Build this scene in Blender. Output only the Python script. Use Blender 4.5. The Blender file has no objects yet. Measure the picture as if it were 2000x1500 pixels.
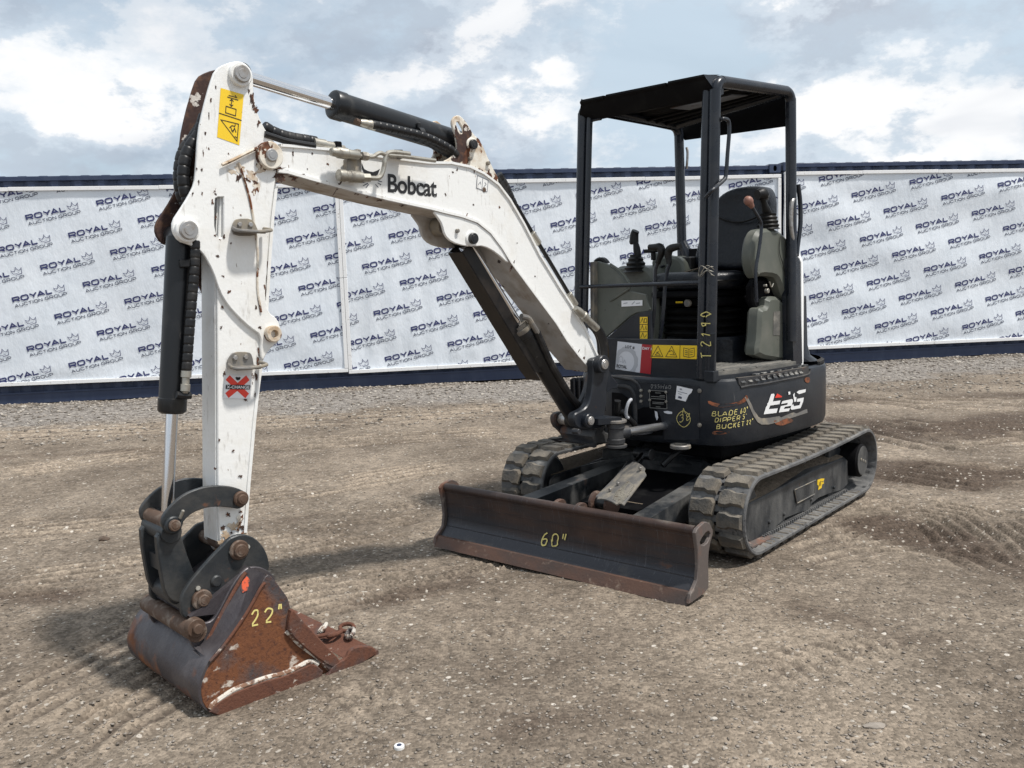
import bpy, bmesh, math, random
import numpy as np
from mathutils import Vector, Matrix
random.seed(7); np.random.seed(7)
S = bpy.context.scene
COL = S.collection
# ------------------------------------------------------------------ camera
cd = bpy.data.cameras.new('camera'); cam = bpy.data.objects.new('camera', cd); COL.objects.link(cam)
cd.sensor_width = 36; cd.lens = 31.077; cd.clip_start = .05; cd.clip_end = 3000
r_ = Vector([0.999425, -0.003977, -0.033683]); u_ = Vector([0.033917, 0.117194, 0.99253]); f_ = Vector([0.0, 0.993101, -0.117262])
cam.matrix_world = Matrix(((r_.x, u_.x, -f_.x, 0), (r_.y, u_.y, -f_.y, 0), (r_.z, u_.z, -f_.z, 1.4044), (0, 0, 0, 1)))
S.camera = cam
S.render.resolution_x, S.render.resolution_y = 1024, 768
# ------------------------------------------------------------------ sun + sky
SUN = Vector((.42, -.20, .885)).normalized()
ld = bpy.data.lights.new('sun', 'SUN'); ld.energy = 4.3; ld.angle = math.radians(4.0); ld.color = (1, .96, .9)
sun = bpy.data.objects.new('sun', ld); COL.objects.link(sun)
sun.rotation_euler = (-SUN).to_track_quat('-Z', 'Y').to_euler(); sun.location = SUN * 40
W = bpy.data.worlds.new('World'); S.world = W; W.use_nodes = True
nt = W.node_tree; nt.nodes.clear()
def N(t, tree=nt, **kw):
    n = tree.nodes.new(t)
    for k, v in kw.items(): setattr(n, k, v)
    return n
def build_sky():
    L = nt.links.new
    out = N('ShaderNodeOutputWorld'); bg = N('ShaderNodeBackground')
    sky = N('ShaderNodeTexSky', sky_type='NISHITA', sun_disc=False)
    sky.sun_elevation = math.asin(SUN.z); sky.sun_rotation = math.atan2(SUN.x, SUN.y)
    sky.air_density = 1.4; sky.dust_density = 1.5; sky.ozone_density = 1.2
    tc = N('ShaderNodeTexCoord'); sep = N('ShaderNodeSeparateXYZ'); L(tc.outputs['Generated'], sep.inputs[0])
    # project the view direction onto a cloud deck: (x, y) / (z + k)
    zz = N('ShaderNodeMath', operation='MAXIMUM'); L(sep.outputs[2], zz.inputs[0]); zz.inputs[1].default_value = 0
    za = N('ShaderNodeMath', operation='ADD'); L(zz.outputs[0], za.inputs[0]); za.inputs[1].default_value = .16
    dx = N('ShaderNodeMath', operation='DIVIDE'); L(sep.outputs[0], dx.inputs[0]); L(za.outputs[0], dx.inputs[1])
    dy = N('ShaderNodeMath', operation='DIVIDE'); L(sep.outputs[1], dy.inputs[0]); L(za.outputs[0], dy.inputs[1])
    cmb = N('ShaderNodeCombineXYZ'); L(dx.outputs[0], cmb.inputs[0]); L(dy.outputs[0], cmb.inputs[1])
    def noise(scale, detail, rough, off, dist=.0, lac=2.0, src=None):
        mp = N('ShaderNodeMapping'); mp.inputs['Location'].default_value = off
        L((src or cmb).outputs[0], mp.inputs[0])
        n = N('ShaderNodeTexNoise'); L(mp.outputs[0], n.inputs['Vector'])
        n.inputs['Scale'].default_value = scale; n.inputs['Detail'].default_value = detail
        n.inputs['Roughness'].default_value = rough; n.inputs['Distortion'].default_value = dist; n.inputs['Lacunarity'].default_value = lac
        return n
    def ramp(src, stops, interp='EASE'):
        r = N('ShaderNodeValToRGB'); L(src.outputs[0], r.inputs[0]); r.color_ramp.interpolation = interp
        e = r.color_ramp.elements
        while len(e) < len(stops): e.new(.5)
        for el, (p, c) in zip(e, stops):
            el.position = p; el.color = c if len(c) == 4 else (*c, 1)
        return r
    mul = N('ShaderNodeMix', data_type='RGBA', blend_type='MULTIPLY'); mul.inputs[0].default_value = 1
    L(sky.outputs[0], mul.inputs[6]); mul.inputs[7].default_value = (.10, .10, .10, 1)
    # thin high veil: pale blue-grey
    n1 = noise(.55, 5, .5, (3.1, 1.7, 0), .4)
    veil = ramp(n1, [(.30, (.72, .72, .72)), (.52, (.97, .97, .97))])
    veilcol = N('ShaderNodeMix', data_type='RGBA'); L(veil.outputs[0], veilcol.inputs[0])
    L(mul.outputs[2], veilcol.inputs[6]); veilcol.inputs[7].default_value = (.585, .70, .81, 1)
    # puffy cumulus, in direction space so that they keep their height near the horizon
    sq = N('ShaderNodeMapping'); L(tc.outputs['Generated'], sq.inputs[0]); sq.inputs['Scale'].default_value = (1, 1, 1.75)
    n2 = noise(4.6, 12, .60, (5.15, 2.5, 1.52), .0, 2.1, sq)
    n2b = noise(4.6, 12, .60, (5.15 + .03, 2.5, 1.52 + .13), .0, 2.1, sq)
    mask = ramp(n2, [(.40, (0, 0, 0)), (.50, (.55, .55, .55)), (.60, (.97, .97, .97))])
    dif = N('ShaderNodeMath', operation='SUBTRACT'); L(n2.outputs[0], dif.inputs[0]); L(n2b.outputs[0], dif.inputs[1])
    mad = N('ShaderNodeMath', operation='MULTIPLY_ADD'); L(dif.outputs[0], mad.inputs[0]); mad.inputs[1].default_value = 3.6; mad.inputs[2].default_value = .5
    lit = ramp(mad, [(.14, (.49, .54, .62)), (.46, (.66, .73, .81)), (.74, (.97, .975, .985))])
    m2 = N('ShaderNodeMix', data_type='RGBA'); L(mask.outputs[0], m2.inputs[0]); L(veilcol.outputs[2], m2.inputs[6]); L(lit.outputs[0], m2.inputs[7])
    # broad grey cloud bases
    n3 = noise(.8, 4, .5, (-2.3, 6.2, 0), .6)
    g = ramp(n3, [(.46, (1, 1, 1)), (.64, (.82, .84, .87))])
    m3 = N('ShaderNodeMix', data_type='RGBA', blend_type='MULTIPLY'); m3.inputs[0].default_value = 1
    L(m2.outputs[2], m3.inputs[6]); L(g.outputs[0], m3.inputs[7])
    L(m3.outputs[2], bg.inputs[0]); bg.inputs[1].default_value = 1.05
    L(bg.outputs[0], out.inputs[0])
build_sky()
vs = S.view_settings; vs.view_transform = 'Standard'; vs.look = 'None'; vs.exposure = 0; vs.gamma = 1; vs.use_curve_mapping = False
S.render.engine = 'CYCLES'
# ------------------------------------------------------------------ materials
MATS = {}
def mat(name, base, rough=.6, metal=0, layers=(), bump=None, bump2=None, spec=.5, coat=0):
    """layers: (colour, scale, lo, hi, rough, metal, (sx,sy,sz), detail[, up]) painted by noise thresholds, bottom to top"""
    m = bpy.data.materials.new(name); m.use_nodes = True; t = m.node_tree; t.nodes.clear(); L = t.links.new
    out = N('ShaderNodeOutputMaterial', t); b = N('ShaderNodeBsdfPrincipled', t); L(b.outputs[0], out.inputs[0])
    tc = N('ShaderNodeTexCoord', t)
    col = N('ShaderNodeRGB', t); col.outputs[0].default_value = (*base, 1)
    cs, rs, ms = col.outputs[0], None, None
    rv = N('ShaderNodeValue', t); rv.outputs[0].default_value = rough; rs = rv.outputs[0]
    mv = N('ShaderNodeValue', t); mv.outputs[0].default_value = metal; ms = mv.outputs[0]
    geo = None
    for i, ly in enumerate(layers):
        c, sc, lo, hi, rg, mt, st, det = ly[:8]; up = ly[8] if len(ly) > 8 else None
        mp = N('ShaderNodeMapping', t); L(tc.outputs['Object'], mp.inputs[0]); mp.inputs['Scale'].default_value = st
        mp.inputs['Location'].default_value = (i * 3.7, i * 1.9, i * 5.1)
        n = N('ShaderNodeTexNoise', t); L(mp.outputs[0], n.inputs['Vector']); n.inputs['Scale'].default_value = sc
        n.inputs['Detail'].default_value = det; n.inputs['Roughness'].default_value = .62
        src = n.outputs[0]
        if up is not None:
            if geo is None: geo = N('ShaderNodeNewGeometry', t)
            sp = N('ShaderNodeSeparateXYZ', t); L(geo.outputs['Normal'], sp.inputs[0])
            ad = N('ShaderNodeMath', t, operation='MULTIPLY_ADD'); L(sp.outputs[2], ad.inputs[0]); ad.inputs[1].default_value = up; L(src, ad.inputs[2]); src = ad.outputs[0]
        if len(ly) > 9:
            so = N('ShaderNodeSeparateXYZ', t); L(tc.outputs['Object'], so.inputs[0]); k_, z_ = ly[9]
            za = N('ShaderNodeMath', t, operation='MULTIPLY_ADD'); L(so.outputs[2], za.inputs[0]); za.inputs[1].default_value = -k_; za.inputs[2].default_value = k_ * z_
            zb = N('ShaderNodeMath', t, operation='ADD'); L(za.outputs[0], zb.inputs[0]); L(src, zb.inputs[1]); src = zb.outputs[0]
        mr = N('ShaderNodeMapRange', t); L(src, mr.inputs[0]); mr.inputs[1].default_value = lo; mr.inputs[2].default_value = hi
        mx = N('ShaderNodeMix', t, data_type='RGBA'); L(mr.outputs[0], mx.inputs[0]); L(cs, mx.inputs[6])
        if isinstance(c[0], (tuple, list)):
            n2 = N('ShaderNodeTexNoise', t); L(tc.outputs['Object'], n2.inputs['Vector']); n2.inputs['Scale'].default_value = sc * 2.3; n2.inputs['Detail'].default_value = 5
            cr = N('ShaderNodeValToRGB', t); L(n2.outputs[0], cr.inputs[0]); cr.color_ramp.elements[0].position = .35; cr.color_ramp.elements[1].position = .65
            cr.color_ramp.elements[0].color = (*c[0], 1); cr.color_ramp.elements[1].color = (*c[1], 1); L(cr.outputs[0], mx.inputs[7])
        else: mx.inputs[7].default_value = (*c, 1)
        cs = mx.outputs[2]
        a = N('ShaderNodeMix', t, data_type='FLOAT'); L(mr.outputs[0], a.inputs[0]); L(rs, a.inputs[2]); a.inputs[3].default_value = rg; rs = a.outputs[0]
        a = N('ShaderNodeMix', t, data_type='FLOAT'); L(mr.outputs[0], a.inputs[0]); L(ms, a.inputs[2]); a.inputs[3].default_value = mt; ms = a.outputs[0]
    L(cs, b.inputs['Base Color']); L(rs, b.inputs['Roughness']); L(ms, b.inputs['Metallic'])
    b.inputs['Specular IOR Level'].default_value = spec; b.inputs['Coat Weight'].default_value = coat
    prev = None
    for bp in (bump, bump2):
        if not bp: continue
        sc, strength, dist = bp[:3]
        n = N('ShaderNodeTexNoise', t); mp = N('ShaderNodeMapping', t); L(tc.outputs['Object'], mp.inputs[0]); L(mp.outputs[0], n.inputs['Vector'])
        if len(bp) > 3: mp.inputs['Scale'].default_value = bp[3]
        n.inputs['Scale'].default_value = sc; n.inputs['Detail'].default_value = 6; n.inputs['Roughness'].default_value = .6
        bn = N('ShaderNodeBump', t); bn.inputs['Strength'].default_value = strength; bn.inputs['Distance'].default_value = dist; L(n.outputs[0], bn.inputs['Height'])
        if prev: L(prev.outputs[0], bn.inputs['Normal'])
        prev = bn
    if prev: L(prev.outputs[0], b.inputs['Normal'])
    MATS[name] = m
    return m
U = (1, 1, 1)
DUST = (.21, .18, .145)
mat('white_paint', (.80, .80, .785), .36, 0, [
    ((.70, .67, .61), 6, .50, .78, .55, 0, U, 7),
    ((.47, .38, .28), 4, .62, .84, .8, 0, (1, 1, .45), 9),
    (((.04, .02, .016), (.10, .036, .018)), 15, .705, .712, .85, 0, (1, 1, .6), 7),
    ((.30, .25, .21), 62, .71, .74, .85, 0, (1, 1, .4), 3),
    ((.50, .48, .45), 32, .60, .75, .6, 0, (1.6, 1, .35), 6)], bump=(60, .12, .01))
mat('white_paint_rusty', (.74, .70, .62), .5, 0, [
    ((.42, .30, .19), 9, .45, .62, .7, 0, U, 7),
    (((.055, .022, .013), (.19, .07, .03)), 14, .54, .56, .9, 0, (1, 1, .7), 8)], bump=(50, .2, .01))
mat('brown_bare_steel', (.045, .022, .018), .75, .1, [((.62, .58, .53), 13, .60, .62, .5, 0, U, 6), ((.12, .06, .035), 30, .5, .7, .9, 0, U, 5)], bump=(70, .2, .01))
mat('boom_shaded_white', (.46, .44, .42), .6, 0, [((.30, .25, .20), 11, .45, .7, .8, 0, (1, 1, 1), 7), ((.03, .02, .018), 9, .655, .67, .9, 0, (1, 1, .6), 8)], bump=(40, .15, .01))  # greyed copy of the white paint: shade of underside and far lug put in
mat('dark_paint', (.014, .017, .023), .33, .0, [
    ((.034, .036, .040), 5, .42, .75, .5, 0, U, 7),
    (DUST, 6, .95, 1.7, .85, 0, U, 8, .5),
    ((.09, .09, .09), 60, .70, .75, .6, 0, (1, 1, .12), 4),
    ((.075, .035, .02), 12, .735, .75, .85, 0, U, 7)], bump=(45, .08, .01), spec=.35)
mat('dark_paint_worn', (.020, .022, .028), .42, .05, [
    ((.07, .068, .066), 4, .42, .7, .6, 0, (1, 1, 2), 8),
    ((.10, .05, .032), 7, .60, .72, .85, 0, U, 8),
    (DUST, 6, .85, 1.5, .9, 0, U, 8, .5)], bump=(60, .15, .01), spec=.35)
mat('canopy_paint', (.012, .015, .022), .26, .0, [((.034, .036, .040), 7, .5, .8, .4, 0, U, 6), (DUST, 9, 1.1, 1.9, .8, 0, U, 7, .5)], bump=(40, .05, .01), spec=.45)
mat('black_paint', (.004, .004, .005), .6, .0, [((.014, .014, .014), 9, .5, .8, .7, 0, U, 6)], spec=.10)
mat('scraped_primer', (.24, .075, .03), .7, 0, [((.07, .035, .022), 26, .45, .62, .9, 0, U, 7)], bump=(60, .2, .01))
mat('blade_steel', (.042, .043, .050), .38, .4, [
    (((.040, .028, .026), (.070, .044, .036)), 3.2, .45, .62, .5, .25, (1, .35, 2.2), 8, None, (-.8, .17)),
    ((.11, .11, .12), 30, .60, .74, .4, .4, (1, 6, .25), 4),
    ((.10, .05, .032), 9, .67, .75, .9, 0, (1, .5, 1), 8),
    ((.16, .145, .125), 6, .95, 1.4, .95, 0, U, 8, .5)], bump=(45, .15, .01), spec=.4)
mat('rusty_edge', (.115, .062, .044), .65, .2, [((.07, .052, .046), 5, .40, .60, .6, .3, (1, .5, 1), 8), ((.24, .18, .14), 24, .60, .75, .9, 0, U, 6)], bump=(80, .3, .008))
mat('side_plate_steel', (.12, .10, .092), .6, .3, [((.18, .09, .06), 6, .5, .65, .85, .1, U, 8), ((.26, .22, .19), 22, .58, .75, .9, 0, U, 6)], bump=(80, .2, .008))
mat('bucket_rust', (.155, .056, .022), .85, .0, [
    (((.060, .052, .058), (.10, .085, .085)), 3.4, .50, .60, .5, .3, (1, 1, 1), 9, None, (-.55, .20)),
    ((.085, .032, .018), 55, .50, .66, .95, 0, U, 4),
    ((.30, .115, .035), 8, .60, .72, .95, 0, U, 8),
    ((.52, .46, .40), 13, .60, .66, .95, 0, (1, 1, 1.6), 10, None, (.5, .13))], bump=(120, .5, .006), bump2=(25, .2, .01))
mat('bucket_dark', (.070, .062, .068), .42, .35, [
    ((.12, .108, .112), 9, .45, .68, .45, .35, (1, 1, .5), 8),
    (((.24, .095, .034), (.12, .045, .022)), 4.5, .56, .68, .9, 0, (1, 1, 1), 10, None, (.8, .17)),
    ((.42, .39, .36), 19, .70, .74, .95, 0, U, 7)], bump=(70, .25, .008))
mat('lime_stain', (.58, .54, .48), .95, 0, [((.20, .11, .07), 26, .50, .56, .9, 0, U, 8), ((.06, .05, .05), 15, .56, .64, .7, 0, U, 8)], bump=(90, .6, .006))
mat('bucket_edge_rust', (.120, .046, .026), .85, 0, [((.075, .058, .055), 5, .52, .64, .6, .2, U, 9), ((.50, .44, .38), 18, .61, .67, .95, 0, (1, 1, 1.5), 10), ((.075, .03, .02), 40, .52, .7, .9, 0, U, 5)], bump=(110, .5, .006))
mat('orange_marking', (.70, .11, .045), .7, 0, [((.085, .05, .045), 38, .44, .52, .9, 0, U, 6)])
mat('coupler_paint', (.024, .028, .032), .42, .1, [((.055, .053, .050), 7, .45, .7, .6, 0, U, 8), ((.12, .055, .032), 9, .62, .70, .9, 0, U, 9)], bump=(60, .15, .01), spec=.4)
mat('pin_steel', (.42, .41, .40), .38, .8, [((.16, .13, .10), 20, .45, .7, .7, .3, U, 6)], bump=(60, .1, .004))
mat('pin_rusty', (.105, .065, .045), .7, .3, [((.22, .18, .15), 24, .5, .68, .8, .2, U, 6)], bump=(80, .3, .005))
mat('satin_rod', (.92, .92, .93), .34, 1)
mat('chip_rust', (.045, .022, .015), .85, 0, [((.13, .05, .025), 40, .48, .62, .9, 0, U, 5)])
mat('chrome', (.72, .72, .73), .12, 1, [((.55, .55, .56), 40, .6, .8, .3, 1, (1, 1, .1), 3)])
mat('fitting', (.42, .40, .35), .42, .8, [((.16, .14, .12), 25, .45, .7, .7, .3, U, 6)])
mat('rubber_hose', (.009, .009, .010), .40, 0, [((.05, .045, .04), 14, .52, .85, .8, 0, U, 6)], spec=.4)
mat('cylinder_paint', (.010, .011, .013), .32, 0, [((.045, .044, .042), 12, .54, .80, .5, 0, (1, 1, .3), 8), ((.10, .09, .085), 50, .68, .75, .7, 0, (1, 1, .2), 4)], spec=.4)
mat('guard_black', (.008, .007, .007), .34, 0, [((.035, .026, .02), 6, .5, .75, .5, 0, U, 8)], bump=(30, .06, .01), spec=.3)
mat('track_rubber', (.098, .098, .100), .85, 0, [
    ((.165, .162, .158), 9, .42, .64, .95, 0, U, 9),
    ((.30, .285, .26), 7, .66, 1.05, .97, 0, U, 9, .22),
    ((.045, .045, .047), 22, .56, .7, .9, 0, U, 6)], bump=(90, .45, .006), bump2=(14, .4, .02), spec=.2)
mat('track_lug_rubber', (.150, .130, .106), .9, 0, [((.085, .083, .080), 8, .42, .60, .95, 0, U, 9), ((.27, .235, .19), 9, .62, 1.0, .97, 0, U, 8, .2)], bump=(70, .6, .010), spec=.15)
mat('undercarriage_paint', (.024, .027, .031), .42, 0, [((.11, .108, .104), 5, .42, .64, .7, 0, (1, 1, .6), 9), ((.12, .058, .038), 8, .65, .74, .9, 0, U, 8), ((.20, .172, .142), 7, .96, 1.4, .97, 0, U, 9, .42)], bump=(70, .25, .008), spec=.3)
mat('dry_mud', (.26, .205, .15), .98, 0, [((.16, .125, .09), 25, .4, .7, .98, 0, U, 8)], bump=(60, .9, .02))
mat('grey_plastic', (.105, .112, .095), .42, 0, [((.16, .157, .135), 8, .5, .8, .6, 0, U, 7), ((.045, .045, .04), 40, .68, .74, .7, 0, U, 5)], bump=(140, .05, .004), spec=.35)
mat('black_vinyl', (.008, .010, .014), .34, 0, [((.03, .03, .03), 10, .55, .9, .6, 0, U, 7)], bump=(220, .10, .003), bump2=(12, .45, .025), spec=.3)
mat('black_rubber', (.007, .007, .007), .45, 0, [((.04, .037, .033), 20, .55, .9, .8, 0, U, 6)], spec=.3)
mat('brown_knob', (.28, .135, .10), .5, 0, [((.17, .08, .06), 30, .5, .7, .6, 0, U, 5)])
mat('floor_mat', (.10, .098, .09), .75, 0, [((.25, .23, .20), 14, .42, .7, .95, 0, (.4, 2, 1), 8)], bump=(90, .3, .006))
mat('tread_worn', (.035, .037, .040), .55, 0, [((.26, .25, .23), 28, .48, .62, .9, 0, (1, 1, 2), 6)], bump=(60, .4, .01))
mat('hood_white', (.78, .78, .77), .35)
mat('container_blue', (.022, .036, .080), .45, 0, [((.045, .062, .11), 6, .45, .8, .6, 0, (1, 1, .3), 7), ((.12, .09, .07), 18, .72, .76, .9, 0, U, 6)], bump=(12, .06, .01))
mat('banner_white', (.76, .80, .85), .62, 0, [((.68, .73, .79), 1.3, .4, .7, .7, 0, (1, 1, 1), 6), ((.42, .42, .42), 22, .74, .80, .9, 0, (1, 1, .7), 6)],
    bump=(1.1, .8, .06, (1, 1, .4)), bump2=(4.2, .5, .025, (1, 1, .55)), spec=.35)
mat('trim_white', (.80, .80, .80), .6, 0, [((.42, .39, .35), 9, .60, .70, .9, 0, (3, 3, 3), 8)])
mat('print_navy', (.028, .034, .125), .6)
mat('print_slate', (.032, .042, .085), .6)
mat('print_black', (.012, .012, .014), .55, 0, [((.5, .5, .5), 60, .70, .73, .6, 0, U, 5)])
mat('sticker_white', (.80, .80, .82), .45)
mat('sticker_pale', (.62, .63, .67), .45)
mat('sticker_grey', (.42, .43, .46), .5)
mat('sticker_red', (.36, .010, .018), .4)
mat('sticker_bright_red', (.75, .05, .03), .4)
mat('sticker_yellow', (.84, .56, .02), .4, 0, [((.55, .38, .06), 22, .6, .75, .6, 0, U, 7), ((.12, .08, .04), 70, .70, .73, .8, 0, U, 4)])
mat('plate_text', (.20, .20, .19), .5)
mat('chalk_yellow', (.72, .62, .22), .85, 0, [((.30, .26, .12), 90, .55, .70, .9, 0, U, 3)])
mat('chalk_orange', (.80, .42, .10), .85)
mat('chalk_grey', (.30, .30, .30), .9)
mat('decal_white', (.80, .80, .80), .45, 0, [((.05, .05, .06), 50, .69, .70, .6, 0, U, 5)])
mat('roof_metal', (.50, .43, .38), .5)
mat('pebble_pale', (.42, .38, .33), .9)
mat('pebble_mid', (.27, .235, .20), .95)
mat('pebble_dark', (.145, .122, .10), .95)
mat('litter_white', (.75, .75, .73), .5)
mat('litter_brown', (.10, .07, .05), .8)
mat('steel_worn', (.20, .19, .18), .5, .5, [((.30, .26, .20), 14, .45, .65, .8, .2, U, 8)])
mat('shiny_worn', (.45, .42, .36), .3, .8, [((.10, .08, .06), 60, .55, .62, .8, .1, U, 5)])
# ------------------------------------------------------------------ mesh helpers
def V(*a): return Vector(a)
def frame(d):
    d = Vector(d).normalized(); a = Vector((0, 0, 1)) if abs(d.z) < .92 else Vector((1, 0, 0))
    x = d.cross(a).normalized(); y = d.cross(x).normalized(); return x, y, d
class MB:
    def __init__(s): s.v = []; s.f = []
    def add(s, vs, fs):
        o = len(s.v); s.v += [tuple(v) for v in vs]; s.f += [tuple(i + o for i in f) for f in fs]; return s
    def box(s, c, d, R=None, b=.004):
        """chamfered box, centre c, size d"""
        h = [x / 2 for x in d]; b = min(b, min(h) * .6); vs = []; idx = {}
        for sx in (-1, 1):
            for sy in (-1, 1):
                for sz in (-1, 1):
                    for ax in range(3):
                        p = [sx * (h[0] - b), sy * (h[1] - b), sz * (h[2] - b)]; p[ax] = (sx, sy, sz)[ax] * h[ax]
                        idx[sx, sy, sz, ax] = len(vs); vs.append(Vector(p))
        fs = []
        for ax in range(3):
            o = [a for a in range(3) if a != ax]
            for sg in (-1, 1):
                q = []
                for (p1, p2) in ((-1, -1), (1, -1), (1, 1), (-1, 1)):
                    k = [0, 0, 0]; k[ax] = sg; k[o[0]] = p1; k[o[1]] = p2; q.append(idx[k[0], k[1], k[2], ax])
                fs.append(q)
        for ax in range(3):
            o = [a for a in range(3) if a != ax]
            for p1 in (-1, 1):
                for p2 in (-1, 1):
                    k = [0, 0, 0]; k[o[0]] = p1; k[o[1]] = p2; k0 = k[:]; k1 = k[:]; k0[ax] = -1; k1[ax] = 1
                    fs.append([idx[(*k0, o[0])], idx[(*k1, o[0])], idx[(*k1, o[1])], idx[(*k0, o[1])]])
        for sx in (-1, 1):
            for sy in (-1, 1):
                for sz in (-1, 1): fs.append([idx[sx, sy, sz, a] for a in range(3)])
        R = R or Matrix.Identity(3); c = Vector(c)
        return s.add([R @ v + c for v in vs], fs)
    def hexa(s, a, b):
        """solid between two quads (lists of 4 points)"""
        return s.add(list(a) + list(b), [(3, 2, 1, 0), (4, 5, 6, 7), (0, 1, 5, 4), (1, 2, 6, 5), (2, 3, 7, 6), (3, 0, 4, 7)])
    def lathe(s, p0, p1, prof, seg=24, cap=True):
        """prof: list of (t along in metres from p0, radius)"""
        p0 = Vector(p0); p1 = Vector(p1); x, y, d = frame(p1 - p0); vs = []; fs = []
        for t, r in prof:
            for i in range(seg):
                a = 2 * math.pi * i / seg; vs.append(p0 + d * t + (x * math.cos(a) + y * math.sin(a)) * r)
        for k in range(len(prof) - 1):
            for i in range(seg):
                j = (i + 1) % seg; fs.append((k * seg + i, k * seg + j, (k + 1) * seg + j, (k + 1) * seg + i))
        if cap: fs.append(tuple(range(seg))[::-1]); fs.append(tuple((len(prof) - 1) * seg + i for i in range(seg)))
        return s.add(vs, fs)
    def cyl(s, p0, p1, r, r2=None, seg=24, b=.002):
        L = (Vector(p1) - Vector(p0)).length; r2 = r if r2 is None else r2; b = min(b, L * .3, r * .4)
        return s.lathe(p0, p1, [(0, r - b), (b, r), (L - b, r2), (L, r2 - b)], seg)
    def tube(s, pts, r, seg=10, sub=6, rib=0, closed_ends=True, spacing=.012):
        P = smooth(pts, sub) if sub else [Vector(p) for p in pts]
        if rib:   # resample evenly for a spiral wrap
            P = resample(P, spacing / 7)
        n = len(P); vs = []; fs = []; x = None
        for i, p in enumerate(P):
            d = (P[min(i + 1, n - 1)] - P[max(i - 1, 0)]).normalized()
            if x is None: x, y, _ = frame(d)
            else: x = (x - d * x.dot(d)).normalized(); y = d.cross(x)
            rr = r * (1 - (rib if i % 7 == 0 else 0)) if rib else r
            if callable(r): rr = r(i / (n - 1))
            for k in range(seg):
                a = 2 * math.pi * k / seg; vs.append(p + (x * math.cos(a) + y * math.sin(a)) * rr)
        for i in range(n - 1):
            for k in range(seg):
                j = (k + 1) % seg; fs.append((i * seg + k, i * seg + j, (i + 1) * seg + j, (i + 1) * seg + k))
        fs.append(tuple(range(seg))[::-1]); fs.append(tuple((n - 1) * seg + k for k in range(seg)))
        return s.add(vs, fs)
    def plate(s, outline, y, t, holes=(), b=.003, fn=None):
        """flat plate in the x-z plane: near (+y) face at y, thickness t, bevelled. fn maps (x, z, depth) to 3-D instead."""
        cu = bpy.data.curves.new('outline', 'CURVE'); cu.dimensions = '2D'; cu.fill_mode = 'BOTH'
        b = min(b, t * .4)
        cu.extrude = t / 2 - b; cu.bevel_depth = b; cu.bevel_resolution = 0; cu.offset = -b
        for pl in [outline] + list(holes):
            sp = cu.splines.new('POLY'); sp.points.add(len(pl) - 1)
            for i, p in enumerate(pl): sp.points[i].co = (p[0], p[1], 0, 1)
            sp.use_cyclic_u = True
        ob = bpy.data.objects.new('outline', cu); COL.objects.link(ob)
        dg = bpy.context.evaluated_depsgraph_get(); dg.update(); me = bpy.data.meshes.new_from_object(ob.evaluated_get(dg))
        vs = [v.co.copy() for v in me.vertices]; fs = [tuple(p.vertices) for p in me.polygons]
        bpy.data.objects.remove(ob); bpy.data.curves.remove(cu); bpy.data.meshes.remove(me)
        if fn is None: fn = lambda u, w, d: (u, y - t / 2 + d, w)
        return s.add([fn(v.x, v.y, v.z) for v in vs], fs)
    def obj(s, name, m, parent=None, angle=32, fix=True, **kw):
        me = bpy.data.meshes.new(name); me.from_pydata(s.v, [], s.f); me.materials.append(MATS[m])
        if fix:
            bm = bmesh.new(); bm.from_mesh(me); bmesh.ops.remove_doubles(bm, verts=bm.verts, dist=1e-6)
            bmesh.ops.recalc_face_normals(bm, faces=bm.faces); bm.to_mesh(me); bm.free()
        me.shade_smooth(); me.set_sharp_from_angle(angle=math.radians(angle))
        o = bpy.data.objects.new(name, me); COL.objects.link(o)
        if parent: o.parent = parent
        for k, v in kw.items(): o[k] = v
        return o
def smooth(pts, n=6):
    P = [Vector(p) for p in pts]
    if len(P) < 3: return [P[0].lerp(P[-1], i / n) for i in range(n + 1)]
    out = []
    Q = [P[0] * 2 - P[1]] + P + [P[-1] * 2 - P[-2]]
    for i in range(1, len(Q) - 2):
        a, b, c, d = Q[i - 1:i + 3]
        for k in range(n):
            t = k / n; out.append(.5 * ((2 * b) + (c - a) * t + (2 * a - 5 * b + 4 * c - d) * t * t + (3 * b - a - 3 * c + d) * t ** 3))
    out.append(P[-1]); return out
def resample(P, step):
    out = [P[0]]; acc = 0
    for a, b in zip(P, P[1:]):
        L = (b - a).length
        while acc + L >= step and L > 0:
            a = a + (b - a) * ((step - acc) / L); out.append(a.copy()); L = (b - a).length; acc = 0
        acc += L
    return out
def chaikin(p, n=1, closed=True, keep=()):
    for _ in range(n):
        q = []
        m = len(p)
        for i in range(m if closed else m - 1):
            a, b = Vector(p[i]), Vector(p[(i + 1) % m]); q += [tuple(a.lerp(b, .25)), tuple(a.lerp(b, .75))]
        if not closed: q = [tuple(p[0])] + q[1:-1] + [tuple(p[-1])]
        p = q
    return p
def circle(c, r, n=20, sx=1): return [(c[0] + r * sx * math.cos(2 * math.pi * i / n), c[1] + r * math.sin(2 * math.pi * i / n)) for i in range(n)]
def thing(name, label, cat, loc=(0, 0, 0), rz=0, group=None):
    o = bpy.data.objects.new(name, None); COL.objects.link(o); o.location = loc; o.rotation_euler = (0, 0, rz); o.empty_display_size = .2
    tag(o, label, cat, group); return o
def tag(o, label, cat, group=None):
    o['label'] = label; o['category'] = cat
    if group: o['group'] = group
    return o
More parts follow.
